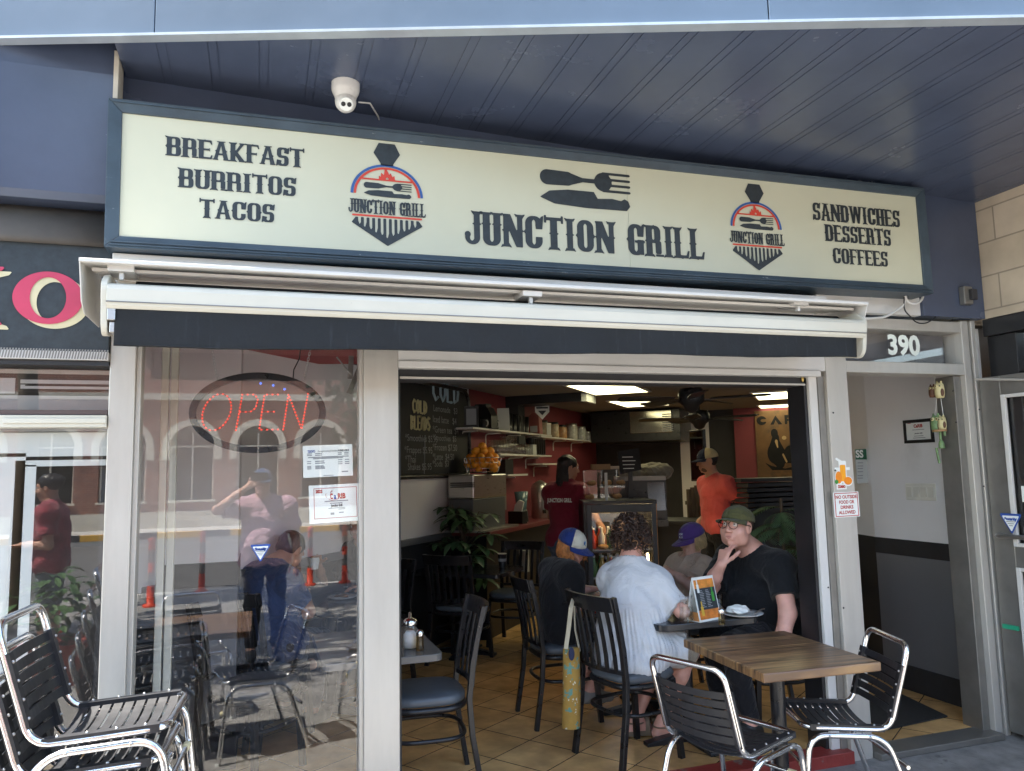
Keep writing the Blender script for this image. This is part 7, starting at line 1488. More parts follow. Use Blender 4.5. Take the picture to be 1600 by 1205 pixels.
jar('pepper_shaker', 656, 1016, None, (('glass', [(.019, 0), (.020, .006), (.018, .07)], glass('pepper_glass', .06, (.75, .62, .40))), ('lid', [(.019, .068), (.019, .085), (.012, .095), (.0001, .097)], M['chrome'])), 'small pepper shaker beside the sugar pourer', 'shaker', TZ)
jar('paper_cup', 785, 886, None, (('cup', [(.030, 0), (.040, .115), (.0385, .115), (.029, .004), (.0001, .003)], M['black']), ('rim', [(.0395, .113), (.042, .115), (.0395, .119)], M['awn_cream']), ('print', [(.0365, .05), (.0385, .075)], M['ink_grey'])), 'black paper coffee cup on the dark table by the counter', 'cup', TZ)
for (px, py, lab, ang) in ((541, 917, 'white plate farther from the man in navy behind the window', 0), (535, 935, 'white plate nearer the man in navy behind the window', 1)):
    p = at_t(px, py); e = empty('plate', (p.x, p.y, TZ), lab, 'plate'); MB().lathe([(.05, .0), (.08, .004), (.10, .014), (.10, .017), (.08, .009), (.0001, .006)], n=24).build('dish', M['white'], e); MB().ball((.01, 0, .016), (.035, .03, .012), 8).ball((-.03, .02, .014), (.025, .02, .01), 8).build('food', P('sandwich_brown', (.25, .13, .05), .8, 0, .4, 30), e)
cw_ = Vector(mk['WR']) + Vector((-.03, -.05, .0)); e = empty('coffee_cup', cw_, 'white cup lifted by the diner in black behind the window', 'cup'); MB().lathe([(.028, -.03), (.04, .05), (.038, .05), (.027, -.026), (.0001, -.027)], n=18).build('cup', M['paper'], e)
# leaning paper bag and a roll of receipts below the table
# ------------------------------------------------------------------ plants
def leaf_mb(mb, base, d, nrm, ln, wd, droop=.3, n=6):
    d = Vector(d).normalized(); side = d.cross(Vector(nrm)).normalized(); vs = []; q = Vector(base); 
    for k in range(n + 1):
        t = k / n; w_ = wd * math.sin(pi * (t * .92 + .04)) ** .8; up = side.cross(d).normalized(); vs += [q - side * w_ + up * w_ * .25, q.copy(), q + side * w_ + up * w_ * .25]; d = (d + Vector((0, 0, -droop / n))).normalized(); q = q + d * (ln / n)
    mb.add(vs, [(3 * k + a, 3 * k + a + 1, 3 * k + a + 4, 3 * k + a + 3) for k in range(n) for a in (0, 1)], True)
mtp_ = Vector((1.80, 6.98, FL)); tr_ = empty('money_tree', mtp_, 'potted plant with fans of big dark leaves against the grey wall', 'plant'); rn = random.Random(11)
MB().lathe([(.11, 0), (.15, .28), (.16, .30), (.145, .30), (.0001, .28)], n=20).build('pot', M['black'], tr_); MB().tube([(0, 0, .28), (.01, .0, .6), (-.01, .01, .9)], [.02, .016, .012], 8).build('trunk', M['bark'], tr_)
lv = MB(); sm = MB()
for i in range(30):
    a = rn.uniform(0, 6.28); r_ = rn.uniform(.05, .26); z = rn.uniform(.62, 1.38); z = z - r_ * .5; c = Vector((math.cos(a) * r_, math.sin(a) * r_, z)); sm.tube([(0, 0, min(.88, z - .1)), c * .6 + Vector((0, 0, z * .4 + .03)), c], .004, 4)
    for k in range(6):
        b = 2 * pi * k / 6 + a; leaf_mb(lv, c, (math.cos(b), math.sin(b), .15), (0, 0, 1), rn.uniform(.13, .22), rn.uniform(.022, .034), rn.uniform(.5, 1.3))
lv.build('foliage', M['leaf_dark'], tr_); sm.build('stem', M['bark'], tr_)
fn = empty('fern_palm', (4.02, 5.30, FL), 'big feathery green plant just inside the right side of the opening', 'plant'); MB().lathe([(.13, 0), (.17, .30), (.15, .30), (.0001, .28)], n=20).build('pot', M['black'], fn); lv = MB(); sm = MB()
for i in range(46):
    a = rn.uniform(0, 6.28); z0 = rn.uniform(.45, 1.25); ln = rn.uniform(.35, .62) * (1.25 - z0 * .45); d = Vector((math.cos(a), math.sin(a), .35)); q = Vector((0, 0, z0)); pts = [q.copy()]
    for k in range(16):
        d = (d + Vector((0, 0, -.085))).normalized(); q = q + d * (ln / 16); pts.append(q.copy()); sd = d.cross(Vector((0, 0, 1))).normalized(); l2 = .11 * math.sin(pi * (k + 1.5) / 18)
        for s_ in (-1, 1): leaf_mb(lv, q, sd * s_ + d * .55 + Vector((0, 0, -.25)), (0, 0, 1), l2, .010, .3, 2)
    sm.tube(pts[::3], .003, 4)
sm.tube([(0, 0, .25), (0, 0, 1.3)], .012, 6); lv.build('frond', P('fern_green', (.10, .18, .085), .5, 0, .35, 8), fn); sm.build('stem', M['bark'], fn)

# ------------------------------------------------------------------ along the counter wall: juicer, oranges, shelves
def onc(px, py, b=-3.12): return onW(px, py, b)
ZC = 1.031
jl, jr = onc(722, 836), onc(786, 836); ja0, ja1 = a_of(jl), a_of(jr); jz = onc(755, 741).z
jm = empty('juicer', uv((ja0 + ja1) / 2, -3.12, ZC), 'tall silver and grey orange juicing machine on the counter', 'juicer')
am_ = (ja0 + ja1) / 2
uvpart('head', M['steel'], jm, (ja0 + .08, ja1 - .10, -3.30, -3.03, ZC + (jz - ZC) * .58, jz), bev=.012); uvpart('body', P('slate_plastic', (.07, .078, .088), .4), jm, (ja0 + .08, ja1 - .12, -3.29, -3.04, ZC + .02, ZC + (jz - ZC) * .577), bev=.008)
uvpart('spout_column', M['alu_dark'], jm, (ja1 - .098, ja1, -3.24, -3.07, ZC + (jz - ZC) * .3, jz - .02), bev=.01); uvpart('drip_tray', M['steel'], jm, (ja0 + .06, ja1 + .02, -3.33, -2.95, ZC, ZC + .018), bev=.003)
uvpart('vent', M['dark_wall'], jm, *[(ja0 + .03, ja0 + .078, -3.25, -3.02, ZC + .42 + .018 * k, ZC + .43 + .018 * k) for k in range(int((jz - ZC - .48) / .018))])
ORG = P('orange_peel', (.85, .33, .02), .42, 0, .12, 12, .25, 220)
bk = empty('orange_basket', uv(am_, -3.12, jz + .002), 'wire basket on top of the juicer heaped with oranges', 'basket'); wb = MB(); RB = .19; HB_ = onc(755, 716).z - jz
for k in range(22): a = 2 * pi * k / 22; wb.tube([(RB * .8 * math.cos(a), RB * .8 * math.sin(a), .02), (RB * math.cos(a), RB * math.sin(a), HB_)], .0028, 4)
for r_, z in ((.8, .02), (.87, HB_ * .35), (.93, HB_ * .68), (1.0, HB_)): wb.tube([(RB * r_ * math.cos(2 * pi * q / 28), RB * r_ * math.sin(2 * pi * q / 28), z) for q in range(28)], .0035, 5, True)
wb.build('wire', M['chrome'], bk); MB().lathe([(.0001, .012), (RB * .78, .012), (RB * .78, .018), (.0001, .018)], n=24).build('base', M['black_metal'], bk)
ro_ = .043; spots = []
for z, rr_, n in ((HB_ * .62, RB * .74, 11), (HB_ * .62, RB * .36, 5), (HB_ * .62 + .062, RB * .66, 9), (HB_ * .62 + .062, RB * .25, 4), (HB_ * .62 + .122, RB * .42, 6), (HB_ * .62 + .17, RB * .12, 2)):
    for k in range(n): a = 2 * pi * k / n + z * 40; spots.append((rr_ * math.cos(a), rr_ * math.sin(a), z))
spots += [(-.07, -RB * .6, .056), (.08, -RB * .62, .056)]
o0 = None
for i, (x, y, z) in enumerate(spots):
    if o0 is None:
        mb = MB(); mb.ball((0, 0, 0), (ro_, ro_, ro_ * .95), 12); o0 = mb.build('orange', ORG); o = o0
    else: o = o0.copy(); COL.objects.link(o)
    o.location = Vector(bk.location) + Vector((x, y, z)); o.rotation_euler = (i, i * 2.1, 0); o.scale = (1 + .08 * math.sin(i * 3),) * 3; tag(o, 'ripe orange heaped in the wire basket on the juicer', 'orange', 'oranges in the wire basket')
# shelves
def shelf(px0, px1, py0, lab, nb, off=-3.16):
    p0, p1 = onW(px0, py0, off), None; a0 = a_of(p0); q = onW(px1, py0, off); a1 = a_of(q); z = p0.z; e = empty('wall_shelf', uv((a0 + a1) / 2, -3.25, z), lab, 'shelf', 'white shelves on the red wall'); uvpart('board', M['white'], e, (a0, a1, WB, off, z - .02, z), bev=.002)
    for k in range(nb):
        a = a0 + (a1 - a0) * (k + .25) / nb; mb = MB(); mb.tube(rpath([uv(a, WB + .005, z - .16), uv(a, WB + .005, z - .035), uv(a, off - .02, z - .035)], .04), .008, 6); o = mb.build('bracket', M['white'], e); o.location = -e.location
    return a0, a1, z, off
sA = shelf(739, 862, 667, 'top white shelf with mugs and menus on the red wall', 4); sB = shelf(782, 862, 709, 'middle white shelf with glasses on the red wall', 3); sC = shelf(846, 930, 681, 'white shelf with lidded jars farther along the red wall', 3); sD = shelf(775, 825, 742, 'short lowest white shelf beside the orange basket', 2); sE = shelf(848, 880, 724, 'short white shelf behind the worker in maroon', 1)
def on_shelf(s_, t, b=.1): return uv(s_[0] + (s_[1] - s_[0]) * t, s_[3] - b, s_[2] + .001)
def item(name, pos, lab, cat, parts, grp=None, rot=0):
    e = empty(name, pos, lab, cat, grp); e.rotation_euler = (0, 0, rad(rot))
    for pn_, fn_, mt_ in parts: mb = MB(); fn_(mb); mb.build(pn_, mt_, e)
    return e
sh_r = -50
item('small_frame', on_shelf(sA, .04, .06), 'small dark picture frame at the near end of the top shelf', 'picture frame', (('frame', lambda m: m.box((-.07, -.01, 0), (.07, .01, .21)), M['black']), ('picture', lambda m: m.box((-.05, -.013, .025), (.05, -.0105, .185)), M['ink_grey'])), rot=-20)
item('coffee_machine', on_shelf(sA, .20, .10), 'small dark coffee maker on the top shelf', 'coffee maker', (('body', lambda m: m.prism([(-.14, -.06, .0), (.14, -.06, 0), (.14, -.06, .13), (.09, -.06, .22), (-.09, -.06, .22), (-.14, -.06, .13)], (0, .12, 0)), M['black']), ('top', lambda m: m.box((-.07, -.05, .221), (.07, .05, .26)), M['dark_wall'])), rot=sh_r)
mug0 = None
for t in (.14, .26): item('mug', on_shelf(sA, t, .03), 'dark mug with white handle on the top shelf' if t < .2 else 'second dark mug farther along the top shelf', 'mug', (('cup', lambda m: m.lathe([(.035, 0), (.04, .01), (.04, .095), (.037, .095), (.036, .01), (.0001, .008)], n=14), M['black_matt']), ('handle', lambda m: m.tube(arc((.04, 0, .05), .03, -90, 90, 8), .006, 6), M['white'])), 'mugs on the top shelf', -70)
item('menu_stand', on_shelf(sA, .38, .05), 'pale leaning menu card on the top shelf', 'menu card', (('card', lambda m: m.hexa([(-.07, 0, 0), (.07, 0, 0), (.06, .06, .25), (-.07, .06, .25)], [(-.07, .006, 0), (.07, .006, 0), (.06, .066, .25), (-.07, .066, .25)]), M['frost']),), rot=-20)
for k in range(5): item('tumbler', on_shelf(sA, .47 + .055 * k, .07), 'tall black tumbler in the row on the top shelf', 'tumbler', (('cup', lambda m: m.lathe([(.033, 0), (.042, .19), (.040, .19), (.031, .005), (.0001, .004)], n=12), M['black_metal']),), 'black tumblers on the top shelf')
item('red_bag', on_shelf(sA, .84, .08), 'red and pale coffee bag near the end of the top shelf', 'bag', (('bag', lambda m: m.prism([(-.08, -.04, 0), (.08, -.04, 0), (.07, -.04, .22), (.0, -.04, .27), (-.07, -.04, .22)], (0, .08, 0)), P('salmon_bag', (.36, .12, .10), .6)), ('label', lambda m: m.box((-.05, -.045, .02), (.05, -.0405, .1)), M['frost'])), rot=sh_r)
item('tin', on_shelf(sA, .95, .06), 'pale square tin at the far end of the top shelf', 'tin', (('body', lambda m: m.box((-.07, -.05, 0), (.07, .05, .13)), M['frost']), ('lid', lambda m: m.box((-.072, -.052, .131), (.072, .052, .145)), M['steel'])), rot=sh_r)
JG = glass('jar_glass', .08, (.85, .85, .80))
for i, (t, hgt, c) in enumerate(((.10, .20, (.35, .28, .18)), (.28, .20, (.45, .35, .22)), (.42, .18, (.40, .22, .10)), (.62, .22, (.42, .42, .38)), (.80, .20, (.40, .42, .40)), (.93, .14, (.3, .3, .3)))):
    item('storage_jar', on_shelf(sC, t, .08), ('squat jar with dark lid nearest the column', 'second lidded jar of biscuits on the far shelf', 'lidded jar with orange contents on the far shelf', 'tall pale canister on the far shelf', 'pale canister holding cutlery on the far shelf', 'small grey jar at the end of the far shelf')[i], 'jar', (('jar', lambda m: m.lathe([(.075, 0), (.08, .01), (.08, hgt * .8), (.07, hgt * .86)], n=14), P('jar_fill%d' % i, c, .3, 0, .3, 25)), ('lid', lambda m: m.lathe([(.075, hgt * .86), (.076, hgt), (.0001, hgt + .005)], n=14), M['black_metal'] if i < 3 else M['steel'])))
gi = 0
for row, b in ((0, .05), (1, .12)):
    for k in range(13):
        t = .02 + .052 * k; hh = .15 if k < 4 else (.20 if k < 7 else .12); item('drinking_glass', on_shelf(sB, t * .95, b), 'clear drinking glass in the crowd on the middle shelf', 'glass', (('glass', lambda m: m.lathe([(.026, 0), (.03, .01), (.034, hh), (.032, hh), (.027, .012), (.0001, .010)], n=10), M['glass_thin']),), 'glasses on the middle shelf')
for k in range(6): item('black_cup_stack', on_shelf(sB, .70 + .045 * k, .08), 'stack of black paper cups on the middle shelf', 'cups', (('cups', lambda m: m.lathe([(.035, 0), (.042, .02), (.042, .19), (.045, .20), (.04, .20), (.0001, .195)], n=12), M['black_metal']),), 'black paper cups on the middle shelf')
item('white_box', on_shelf(sB, .64, .05), 'small white box among the glasses on the middle shelf', 'box', (('box', lambda m: m.box((-.05, -.04, 0), (.05, .04, .11)), M['frost']), ('lid', lambda m: m.box((-.052, -.042, .111), (.052, .042, .12)), M['white'])), rot=sh_r)
item('radio', on_shelf(sD, .3, .09), 'dark radio with a striped front on the lowest shelf', 'radio', (('body', lambda m: m.box((-.14, -.08, 0), (.14, .08, .16)), M['black']), ('grille', lambda m: m.box((-.1, -.084, .03), (.06, -.0805, .13)), M['dark_wall'])), rot=sh_r)
# on the counter
item('napkin_holder', onc(790, 800, -3.0).xyz * 1 if False else uv(ja1 + .32, -3.08, ZC), 'black napkin holder with a fan of white napkins on the counter', 'napkin holder', (('holder', lambda m: m.box((-.09, -.05, 0), (.09, .05, .13)), M['black']), ('napkins', lambda m: m.prism([(-.05, 0, .13), (.05, 0, .13), (.08, 0, .23), (.02, 0, .25), (-.03, 0, .2)], (0, .02, 0)), M['paper'])), rot=sh_r)
item('blender', uv(ja1 + .62, -3.15, ZC), 'blue grey blender jug on the counter', 'blender', (('base', lambda m: m.lathe([(.08, 0), (.07, .12), (.06, .13)], n=14), M['black']), ('jug', lambda m: m.lathe([(.055, .13), (.08, .33), (.0001, .335)], n=12), P('blue_jug', (.10, .17, .20), .2))))
item('water_urn', uv(a_of(onc(848, 780)), -3.15, ZC), 'tall steel coffee urn on the counter behind the worker', 'urn', (('urn', lambda m: m.lathe([(.1, 0), (.11, .02), (.11, .36), (.09, .40), (.03, .44), (.0001, .45)], n=18), M['steel']), ('tap', lambda m: m.box((-.015, -.15, .06), (.015, -.11, .10)), M['black'])))
item('paper_bags', uv(ja1 + .15, -3.02, .55), 'white paper bag tucked under the counter top', 'bag', (('bag', lambda m: m.box((-.12, -.03, 0), (.12, .03, .22)), M['frost']), ('fold', lambda m: m.box((-.12, -.034, .18), (.12, -.0305, .22)), M['white'])), rot=sh_r)
# hanging shop emblem and things on the bar
hp_ = onW(847, 636, -3.05); e = empty('hanging_emblem', hp_, 'small white hanging tag shaped like the shop emblem on the column', 'sign'); hx, hz = Vector((.96, -.28, 0)), Vector((0, 0, 1)); f = Field(-.12, -.2, .12, .24, .004); f.u(f.poly([(-.085, .09), (-.06, .13), (.06, .13), (.085, .09), (.085, -.06), (0, -.15), (-.085, -.06)])); f.mesh(MB(), (0, 0, 0), hx, hz).build('plate', M['paper'], e)
f = Field(-.12, -.2, .12, .24, .004); f.u(f.bx(-.06, .02, .06, .05)).u(f.bx(-.07, -.02, .07, .0)).u(f.poly([(-.05, -.045), (.05, -.045), (0, -.10)])).u(f.bx(-.03, .07, .03, .1)); f.mesh(MB(), (0, 0, 0), hx, hz, .004).build('print', M['letter'], e); f = Field(-.12, -.2, .12, .24, .004); f.u(np.maximum(f.circ((0, .17), .045), -f.circ((0, .17), .03))); f.mesh(MB(), (0, 0, 0), hx, hz).build('hook', M['paper'], e)
fgm = Matrix.Translation(fg.location) @ Matrix.Rotation(azrot(FA), 4, 'Z')
def onf(x, y, z): return fgm @ Vector((x, y, z))
bkc = item('bakery_case', onf(-.09, .2, 1.292), 'clear slanted acrylic bakery case standing on the display fridge', 'bakery case', (('panes', lambda m: (m.hexa([(-.19, -.16, 0), (.19, -.16, 0), (.17, -.05, .26), (-.17, -.05, .26)], [(-.19, -.155, 0), (.19, -.155, 0), (.17, -.045, .26), (-.17, -.045, .26)]), m.box((-.19, .14, 0), (.19, .145, .26)), m.box((-.17, -.045, .26), (.17, .145, .265))), M['glass_thin']), ('shelf', lambda m: m.box((-.18, -.08, .12), (.18, .13, .124)), M['glass_thin']), ('corner_strip', lambda m: m.box((-.03, -.16, .0), (-.005, -.152, .24)), M['frost'])), rot=-FA)
PS = P('pastry', (.42, .22, .08), .7, 0, .35, 30, .4, 80)
for i, (x, y, z) in enumerate(((-.15, .0, .004), (.10, .02, .004), (.14, .05, .126), (-.12, .05, .126), (.02, .06, .126))):
    p = onf(-.09 + x, .2 + y, 1.292 + z); mb = MB(); mb.ball((0, 0, .022), (.045, .035, .022), 8).ball((.02, .01, .03), (.025, .025, .018), 8); o = mb.build('pastry', PS, None, 0, p); tag(o, 'brown pastry inside the clear bakery case', 'pastry', 'pastries in the bakery case')
item('carton_box', onf(-.1, .28, 1.56), 'brown carton lying on top of the bakery case', 'box', (('box', lambda m: m.box((-.11, -.05, 0), (.06, .05, .05)), M['brown']), ('flap', lambda m: m.box((.0605, -.04, .0), (.14, .04, .03)), M['beige'])), rot=-FA)
item('hot_foods_board', onf(.16, .35, 1.292), 'small black board with handwritten drinks standing on the fridge', 'menu board', (('board', lambda m: m.hexa([(-.10, 0, .22), (.10, 0, .26), (.09, .05, .46), (-.11, .05, .43)], [(-.10, .008, .22), (.10, .008, .26), (.09, .058, .46), (-.11, .058, .43)]), M['black']), ('easel', lambda m: m.box((-.02, .03, 0), (.02, .05, .3)), M['black']), ('chalk_print', lambda m: [m.box((-.07, -.006 + .012 * k, .27 + .035 * k), (.03 + .01 * (k % 3), -.004 + .012 * k, .277 + .035 * k)) for k in range(4)], M['paper'])), rot=-FA)
item('espresso_machine', onf(.30, .75, 1.03), 'shiny espresso machine with sacks behind the display fridge', 'espresso machine', (('body', lambda m: m.box((-.22, -.2, 0), (.22, .25, .42)), M['black_metal']), ('front', lambda m: m.hexa([(.04, -.24, .14), (.20, -.24, .14), (.20, -.205, .40), (.04, -.205, .40)], [(.04, -.22, .14), (.20, -.22, .14), (.20, -.2, .40), (.04, -.2, .40)]), P('smoky_steel', (.22, .21, .20), .2, .9)), ('cup_rail', lambda m: m.box((-.22, -.2, .421), (.22, .2, .46)), M['alu_dark']), ('drip_tray', lambda m: m.box((-.2, -.33, 0), (.2, -.2, .06)), M['black_metal'])), rot=-FA)
s = Sdf(); rn = random.Random(9); c0 = np.array(onf(.34, .8, 1.50))
for k in range(9): s.ell(c0 + [rn.uniform(-.22, .22), rn.uniform(-.1, .1), rn.uniform(0, .06)], (.10, .08, .07), None, .04)
e = empty('sack', Vector(c0), 'grey brown coffee sack lying over the espresso machine', 'sack'); s.build('cloth', cloth('sack_cloth', (.20, .18, .14), .3), e, .01, .006, 2)
# inside the fridge
BT = [P('bottle_a', (.45, .05, .03), .25), P('bottle_b', (.55, .35, .08), .25), P('bottle_c', (.10, .22, .08), .25), P('bottle_d', (.50, .48, .44), .3)]; proto = {}
for z, n0, lab in ((.632, 7, 'small bottle on the lower shelf inside the lit display fridge'), (.872, 7, 'small bottle on the upper shelf inside the lit display fridge'), (.43, 7, 'small bottle on the floor of the lit display fridge')):
    for k in range(n0):
        for row in (0, 1):
            m_ = (k * 3 + row + int(z * 10)) % 4
            if m_ not in proto:
                e = empty('drink_bottle', (0, 0, 0), lab, 'bottle', 'bottles in the display fridge'); MB().lathe([(.030, 0), (.032, .01), (.032, .10), (.014, .14), (.013, .165)], n=10).build('bottle', BT[m_], e); MB().lathe([(.015, .165), (.015, .182), (.0001, .183)], n=8).build('cap', M['white'], e); proto[m_] = e; o = e
            else: o = copy_tree(proto[m_]); tag(o, lab)
            o.location = onf(-.23 + .075 * k, .12 + .14 * row, z if z > .5 else .302)
for k in range(4): p = onf(-.15 + .12 * k, .2, 1.0); o = MB().ball((0, 0, .02), (.05, .04, .02), 8).build('wrapped_roll', PS, None, 0, onf(-.15 + .12 * k, .06, .874)); tag(o, 'golden roll in front of the bottles in the lit display fridge', 'roll', 'rolls in the display fridge')
# stacked dark slats (folded patio screens) by the red wall, wooden screen behind the coral man
e = empty('slat_stack', (4.95, 6.6, FL), 'stack of dark wooden boards lying behind the feathery plant', 'board stack'); rn = random.Random(5)
for k in range(7): o = MB().box((-.5, -.2, 1.12 + .048 * k), (.55, .2, 1.155 + .048 * k), Matrix.Rotation(rn.uniform(-.08, .08), 4, 'Z')).build('board', M['dark_wall'], e, .003)
MB().box((-.45, -.15, 0), (.45, .15, 1.118)).build('cabinet', M['black'], e, .005)
e = empty('wooden_screen', onY(1093, 790, 7.6), 'weathered wooden slat screen left of the man in coral', 'screen'); e.location.z = FL; WD = P('weathered_wood', (.16, .125, .095), .85, 0, .35, 8, .4, 40, stretch=(6, 6, .8)); 
for k in range(6): MB().box((-.15 + .05 * k, 0, .6), (-.107 + .05 * k, .02, 1.32 + .02 * (k % 3))).build('slat', WD, e, .002)
MB().box((-.16, .021, .75), (.16, .035, .79)).box((-.16, .021, 1.15), (.16, .035, 1.19)).build('rail', WD, e)
# ------------------------------------------------------------------ the street behind the camera, seen in the glass
YB = -24.0
bb = empty('brick_building', (0, YB, -.25), 'long red brick building with arched windows across the road, seen in the window reflections', 'building')
GZ = -.25
def bpart(name, mb, mat, bev=0, parent=None):
    o = mb.build(name, mat, parent or bb, bev)
    if parent is None: o.location = (0, -YB, -GZ)
    return o
ww, pit, zs0_, zs1_ = 1.55, 2.35, .75, 2.75
xsw = [-16.5 + pit * k for k in range(14)]; wall = MB(); prev = -20.0
for x in xsw:
    wall.box((prev, YB - .5, GZ), (x - ww / 2, YB, 7.5)); wall.box((x - ww / 2, YB - .5, GZ), (x + ww / 2, YB, zs0_)); top = zs1_ + ww / 2
    a = [(x + ww / 2 * math.cos(rad(180 - 18 * k)), zs1_ + ww / 2 * math.sin(rad(180 - 18 * k))) for k in range(11)]
    pl = [(x - ww / 2, YB, 7.5)] + [(p[0], YB, p[1]) for p in a] + [(x + ww / 2, YB, 7.5)]
    for k in range(10): wall.hexa([(a[k][0], YB, a[k][1]), (a[k + 1][0], YB, a[k + 1][1]), (a[k + 1][0], YB, 7.5), (a[k][0], YB, 7.5)], [(a[k][0], YB - .5, a[k][1]), (a[k + 1][0], YB - .5, a[k + 1][1]), (a[k + 1][0], YB - .5, 7.5), (a[k][0], YB - .5, 7.5)])
    prev = x + ww / 2
wall.box((prev, YB - .5, GZ), (20, YB, 7.5)); bpart('wall', wall, M['bricks'])
bpart('base_course', MB().box((-20, YB - .1, GZ), (20, YB + .06, .35)), M['stone']); bpart('cornice', MB().box((-20, YB - .1, 4.5), (20, YB + .08, 4.75)).box((-20, YB - .1, 7.3), (20, YB + .2, 7.8)), M['stone'])
for i, x in enumerate(xsw):
    wd = MB(); 
    ri, ro2 = ww / 2 + .004, ww / 2 + .26; P1 = [(x + ri * math.cos(rad(180 - 15 * k)), zs1_ + ri * math.sin(rad(180 - 15 * k))) for k in range(13)]; P2 = [(x + ro2 * math.cos(rad(180 - 15 * k)), zs1_ + ro2 * math.sin(rad(180 - 15 * k))) for k in range(13)]
    for k in range(12): wd.hexa([(P1[k][0], YB + .05, P1[k][1]), (P1[k + 1][0], YB + .05, P1[k + 1][1]), (P2[k + 1][0], YB + .05, P2[k + 1][1]), (P2[k][0], YB + .05, P2[k][1])], [(p[0], YB + .001, p[1]) for p in (P1[k], P1[k + 1], P2[k + 1], P2[k])])
    for s in (-1, 1): wd.box((x + s * (ww / 2 + .13) - .13, YB + .001, zs1_ - .5), (x + s * (ww / 2 + .13) + .13, YB + .05, zs1_ - .002))
    bpart('window_arch', wd, M['stone'])
    fr = MB()
    for s in (-1, 0, 1): fr.box((x + s * (ww / 2 - .04) - .03, YB - .2, zs0_), (x + s * (ww / 2 - .04) + .03, YB - .14, zs1_ + (.5 if s == 0 else .0)))
    fr.box((x - ww / 2, YB - .2, zs1_ - .03), (x + ww / 2, YB - .139, zs1_ + .03)); fr.box((x - ww / 2 - .08, YB - .1, zs0_ - .08), (x + ww / 2 + .08, YB + .09, zs0_ - .002)); wf_ = bpart('window', fr, M['stone'])
    bpart('pane', MB().box((x - ww / 2, YB - .3, zs0_), (x + ww / 2, YB - .28, zs1_ + ww / 2)), M['glass_dark'], 0)
bpart('interior', MB().box((-19, YB - 3, GZ), (19, YB - 2.9, 4.5)), M['dark_wall'])
rl = MB()
for k in range(24): x = -14 + 1.2 * k; MB_ = rl
sgm = empty('kerb_rail', (0, -17.5, -.2), 'low yellow and black kerb rail across the road, seen in the window reflection', 'rail')
o = MB().box((-14, -17.6, -.16), (14, -17.5, .02)).build('rail', M['yellow_p'], sgm, .01); o.location = (0, 17.5, .2)
for k in range(14): o = MB().box((-13.6 + 2 * k, -17.605, -.165), (-12.8 + 2 * k, -17.495, .025)).build('black_band', M['black'], sgm); o.location = (0, 17.5, .2)
# orange delineator posts along the kerb
p0 = None
for (x, y, lab) in ((-.86, -6.4, 'orange marker post reflected left of the photographer'), (.84, -6.4, 'orange marker post reflected just right of the photographer'), (1.42, -6.45, 'orange marker post reflected at the right edge of the window'), (-2.25, -3.2, 'orange marker post reflected in the left shop window'), (-1.45, -5.0, 'orange marker post reflected beside the gate rails')):
    if p0 is None:
        p0 = empty('marker_post', (0, 0, 0)); MB().lathe([(.10, 0), (.10, .03), (.05, .05), (.05, .25), (.045, .26), (.045, .86), (.035, .90), (.05, .91), (.05, .95), (.02, .98), (.0001, .985)], n=16).build('post', M['orange_p'], p0)
        for z in (.30, .62): MB().lathe([(.047, z), (.047, z + .18)], n=16).build('reflective_band', M['alu_dark'], p0)
        o = p0
    else: o = copy_tree(p0)
    o.location = (x, y, walk(y) if y > -6.6 else -.26); tag(o, lab, 'marker post', 'orange marker posts along the kerb')
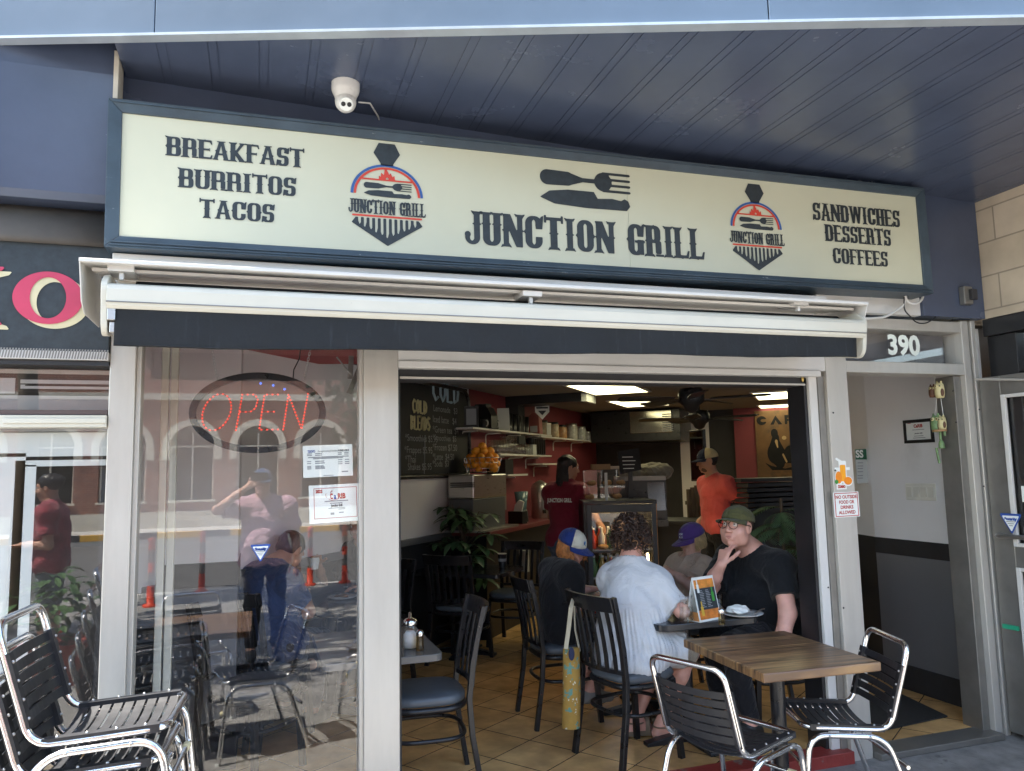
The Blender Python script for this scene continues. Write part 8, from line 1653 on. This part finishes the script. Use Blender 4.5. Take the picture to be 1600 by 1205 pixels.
# trees
GAPS = ((Vector((.04, -.33, 1.28)), .48), (Vector((-1.73, -.52, 1.15)), .40))      # leaves left out along the sun's path so it reaches the two figures
def tree(name, x, y, h, cr_r, cz, n, lab, seed, low=None):
    e = empty(name, (x, y, walk(y)), lab, 'tree', 'street trees along the sidewalk'); rn = random.Random(seed); tk = MB(); tk.tube([(0, 0, 0), (.05, .02, h * .35), (-.04, .05, h * .6), (.03, 0, cz)], [.16, .13, .11, .06], 10)
    cl = []
    for k in range(9):
        a = rn.uniform(0, 6.28); el = rn.uniform(-.3, 1.1); d = Vector((math.cos(a) * math.cos(el), math.sin(a) * math.cos(el), math.sin(el))) * cr_r * rn.uniform(.5, .95); e2 = Vector((0, 0, cz)) + d; tk.tube([(0, 0, h * .45 + k * .1), e2 * .5 + Vector((0, 0, h * .3)), e2], [.06, .04, .012], 6)
        cl += [(e2, cr_r * rn.uniform(.28, .5)) for _ in range(1)] + [(e2 * .7 + Vector((rn.uniform(-.6, .6), rn.uniform(-.6, .6), cz * .3)), cr_r * .3)]
    if low:
        for q in low: cl.append((Vector(q) - e.location, .55)); tk.tube([(0, 0, h * .6), Vector(q) - e.location], [.05, .01], 6)
    tk.build('trunk', M['bark'], e); lf = MB()
    for i in range(n):
        c, r_ = rn.choice(cl); u = Vector((rn.gauss(0, 1), rn.gauss(0, 1), rn.gauss(0, 1))).normalized() * r_ * rn.uniform(.3, 1) ** .5; p = c + u
        if any(((p + e.location - g0) - tosun * (p + e.location - g0).dot(tosun)).length < gr for g0, gr in GAPS): continue
        d = Vector((rn.uniform(-1, 1), rn.uniform(-1, 1), rn.uniform(-.8, .3))).normalized(); s = d.orthogonal().normalized(); s.rotate(Matrix.Rotation(rn.uniform(0, 6.28), 3, d)); L_ = rn.uniform(.17, .30) if not low else rn.uniform(.10, .18)
        lf.add([p, p + d * L_ * .5 + s * L_ * .32, p + d * L_, p + d * L_ * .5 - s * L_ * .32], [(0, 1, 2, 3)])
    lf.build('crown', M['leaf'], e)
tree('street_tree', -6.2, -1.3, 7.0, 2.4, 7.2, 4200, 'leafy street tree left of the photographer, shading the sidewalk', 3)
tree('street_tree', -2.5, -.7, 7.0, 2.7, 7.6, 5200, 'leafy street tree behind the photographer, shading the middle of the sidewalk', 5)
tree('street_tree', -3.1, -5.0, 7.0, 2.6, 7.6, 4600, 'leafy street tree by the kerb behind the passer-by', 12)
tree('street_tree', 2.4, -4.6, 6.5, 2.4, 6.6, 5200, 'leafy tree whose low branches are reflected at the right of the window', 8, [(1.2, -4.8, 3.2), (1.55, -4.6, 2.6), (1.1, -5.2, 3.9), (1.65, -4.7, 2.1), (.7, -5.0, 4.2), (1.5, -4.9, 3.5)])
# planter beside the stacked chairs (reflected in the left window)
pe = empty('flower_planter', (-1.22, 1.62, walk(1.62)), 'red planter of leafy flowers reflected behind the stacked chairs', 'planter'); MB().lathe([(.17, .38), (.22, .62), (.24, .64), (.21, .64), (.0001, .60)], n=20).build('pot', P('red_planter', (.34, .07, .05), .6), pe); MB().lathe([(.03, .02), (.03, .38)], n=10).lathe([(.18, 0), (.18, .02)], n=16).build('stand', M['black_metal'], pe)
rn = random.Random(21); lv = MB(); fl_ = MB()
for i in range(170):
    a = rn.uniform(0, 6.28); r_ = rn.uniform(.02, .30); z = .62 + rn.uniform(0, .5) * (1 - r_); leaf_mb(lv, (math.cos(a) * r_, math.sin(a) * r_, z), (math.cos(a), math.sin(a), rn.uniform(-.4, .8)), (0, 0, 1), rn.uniform(.06, .13), rn.uniform(.015, .03), .8, 3)
lv.build('foliage', M['leaf'], pe)
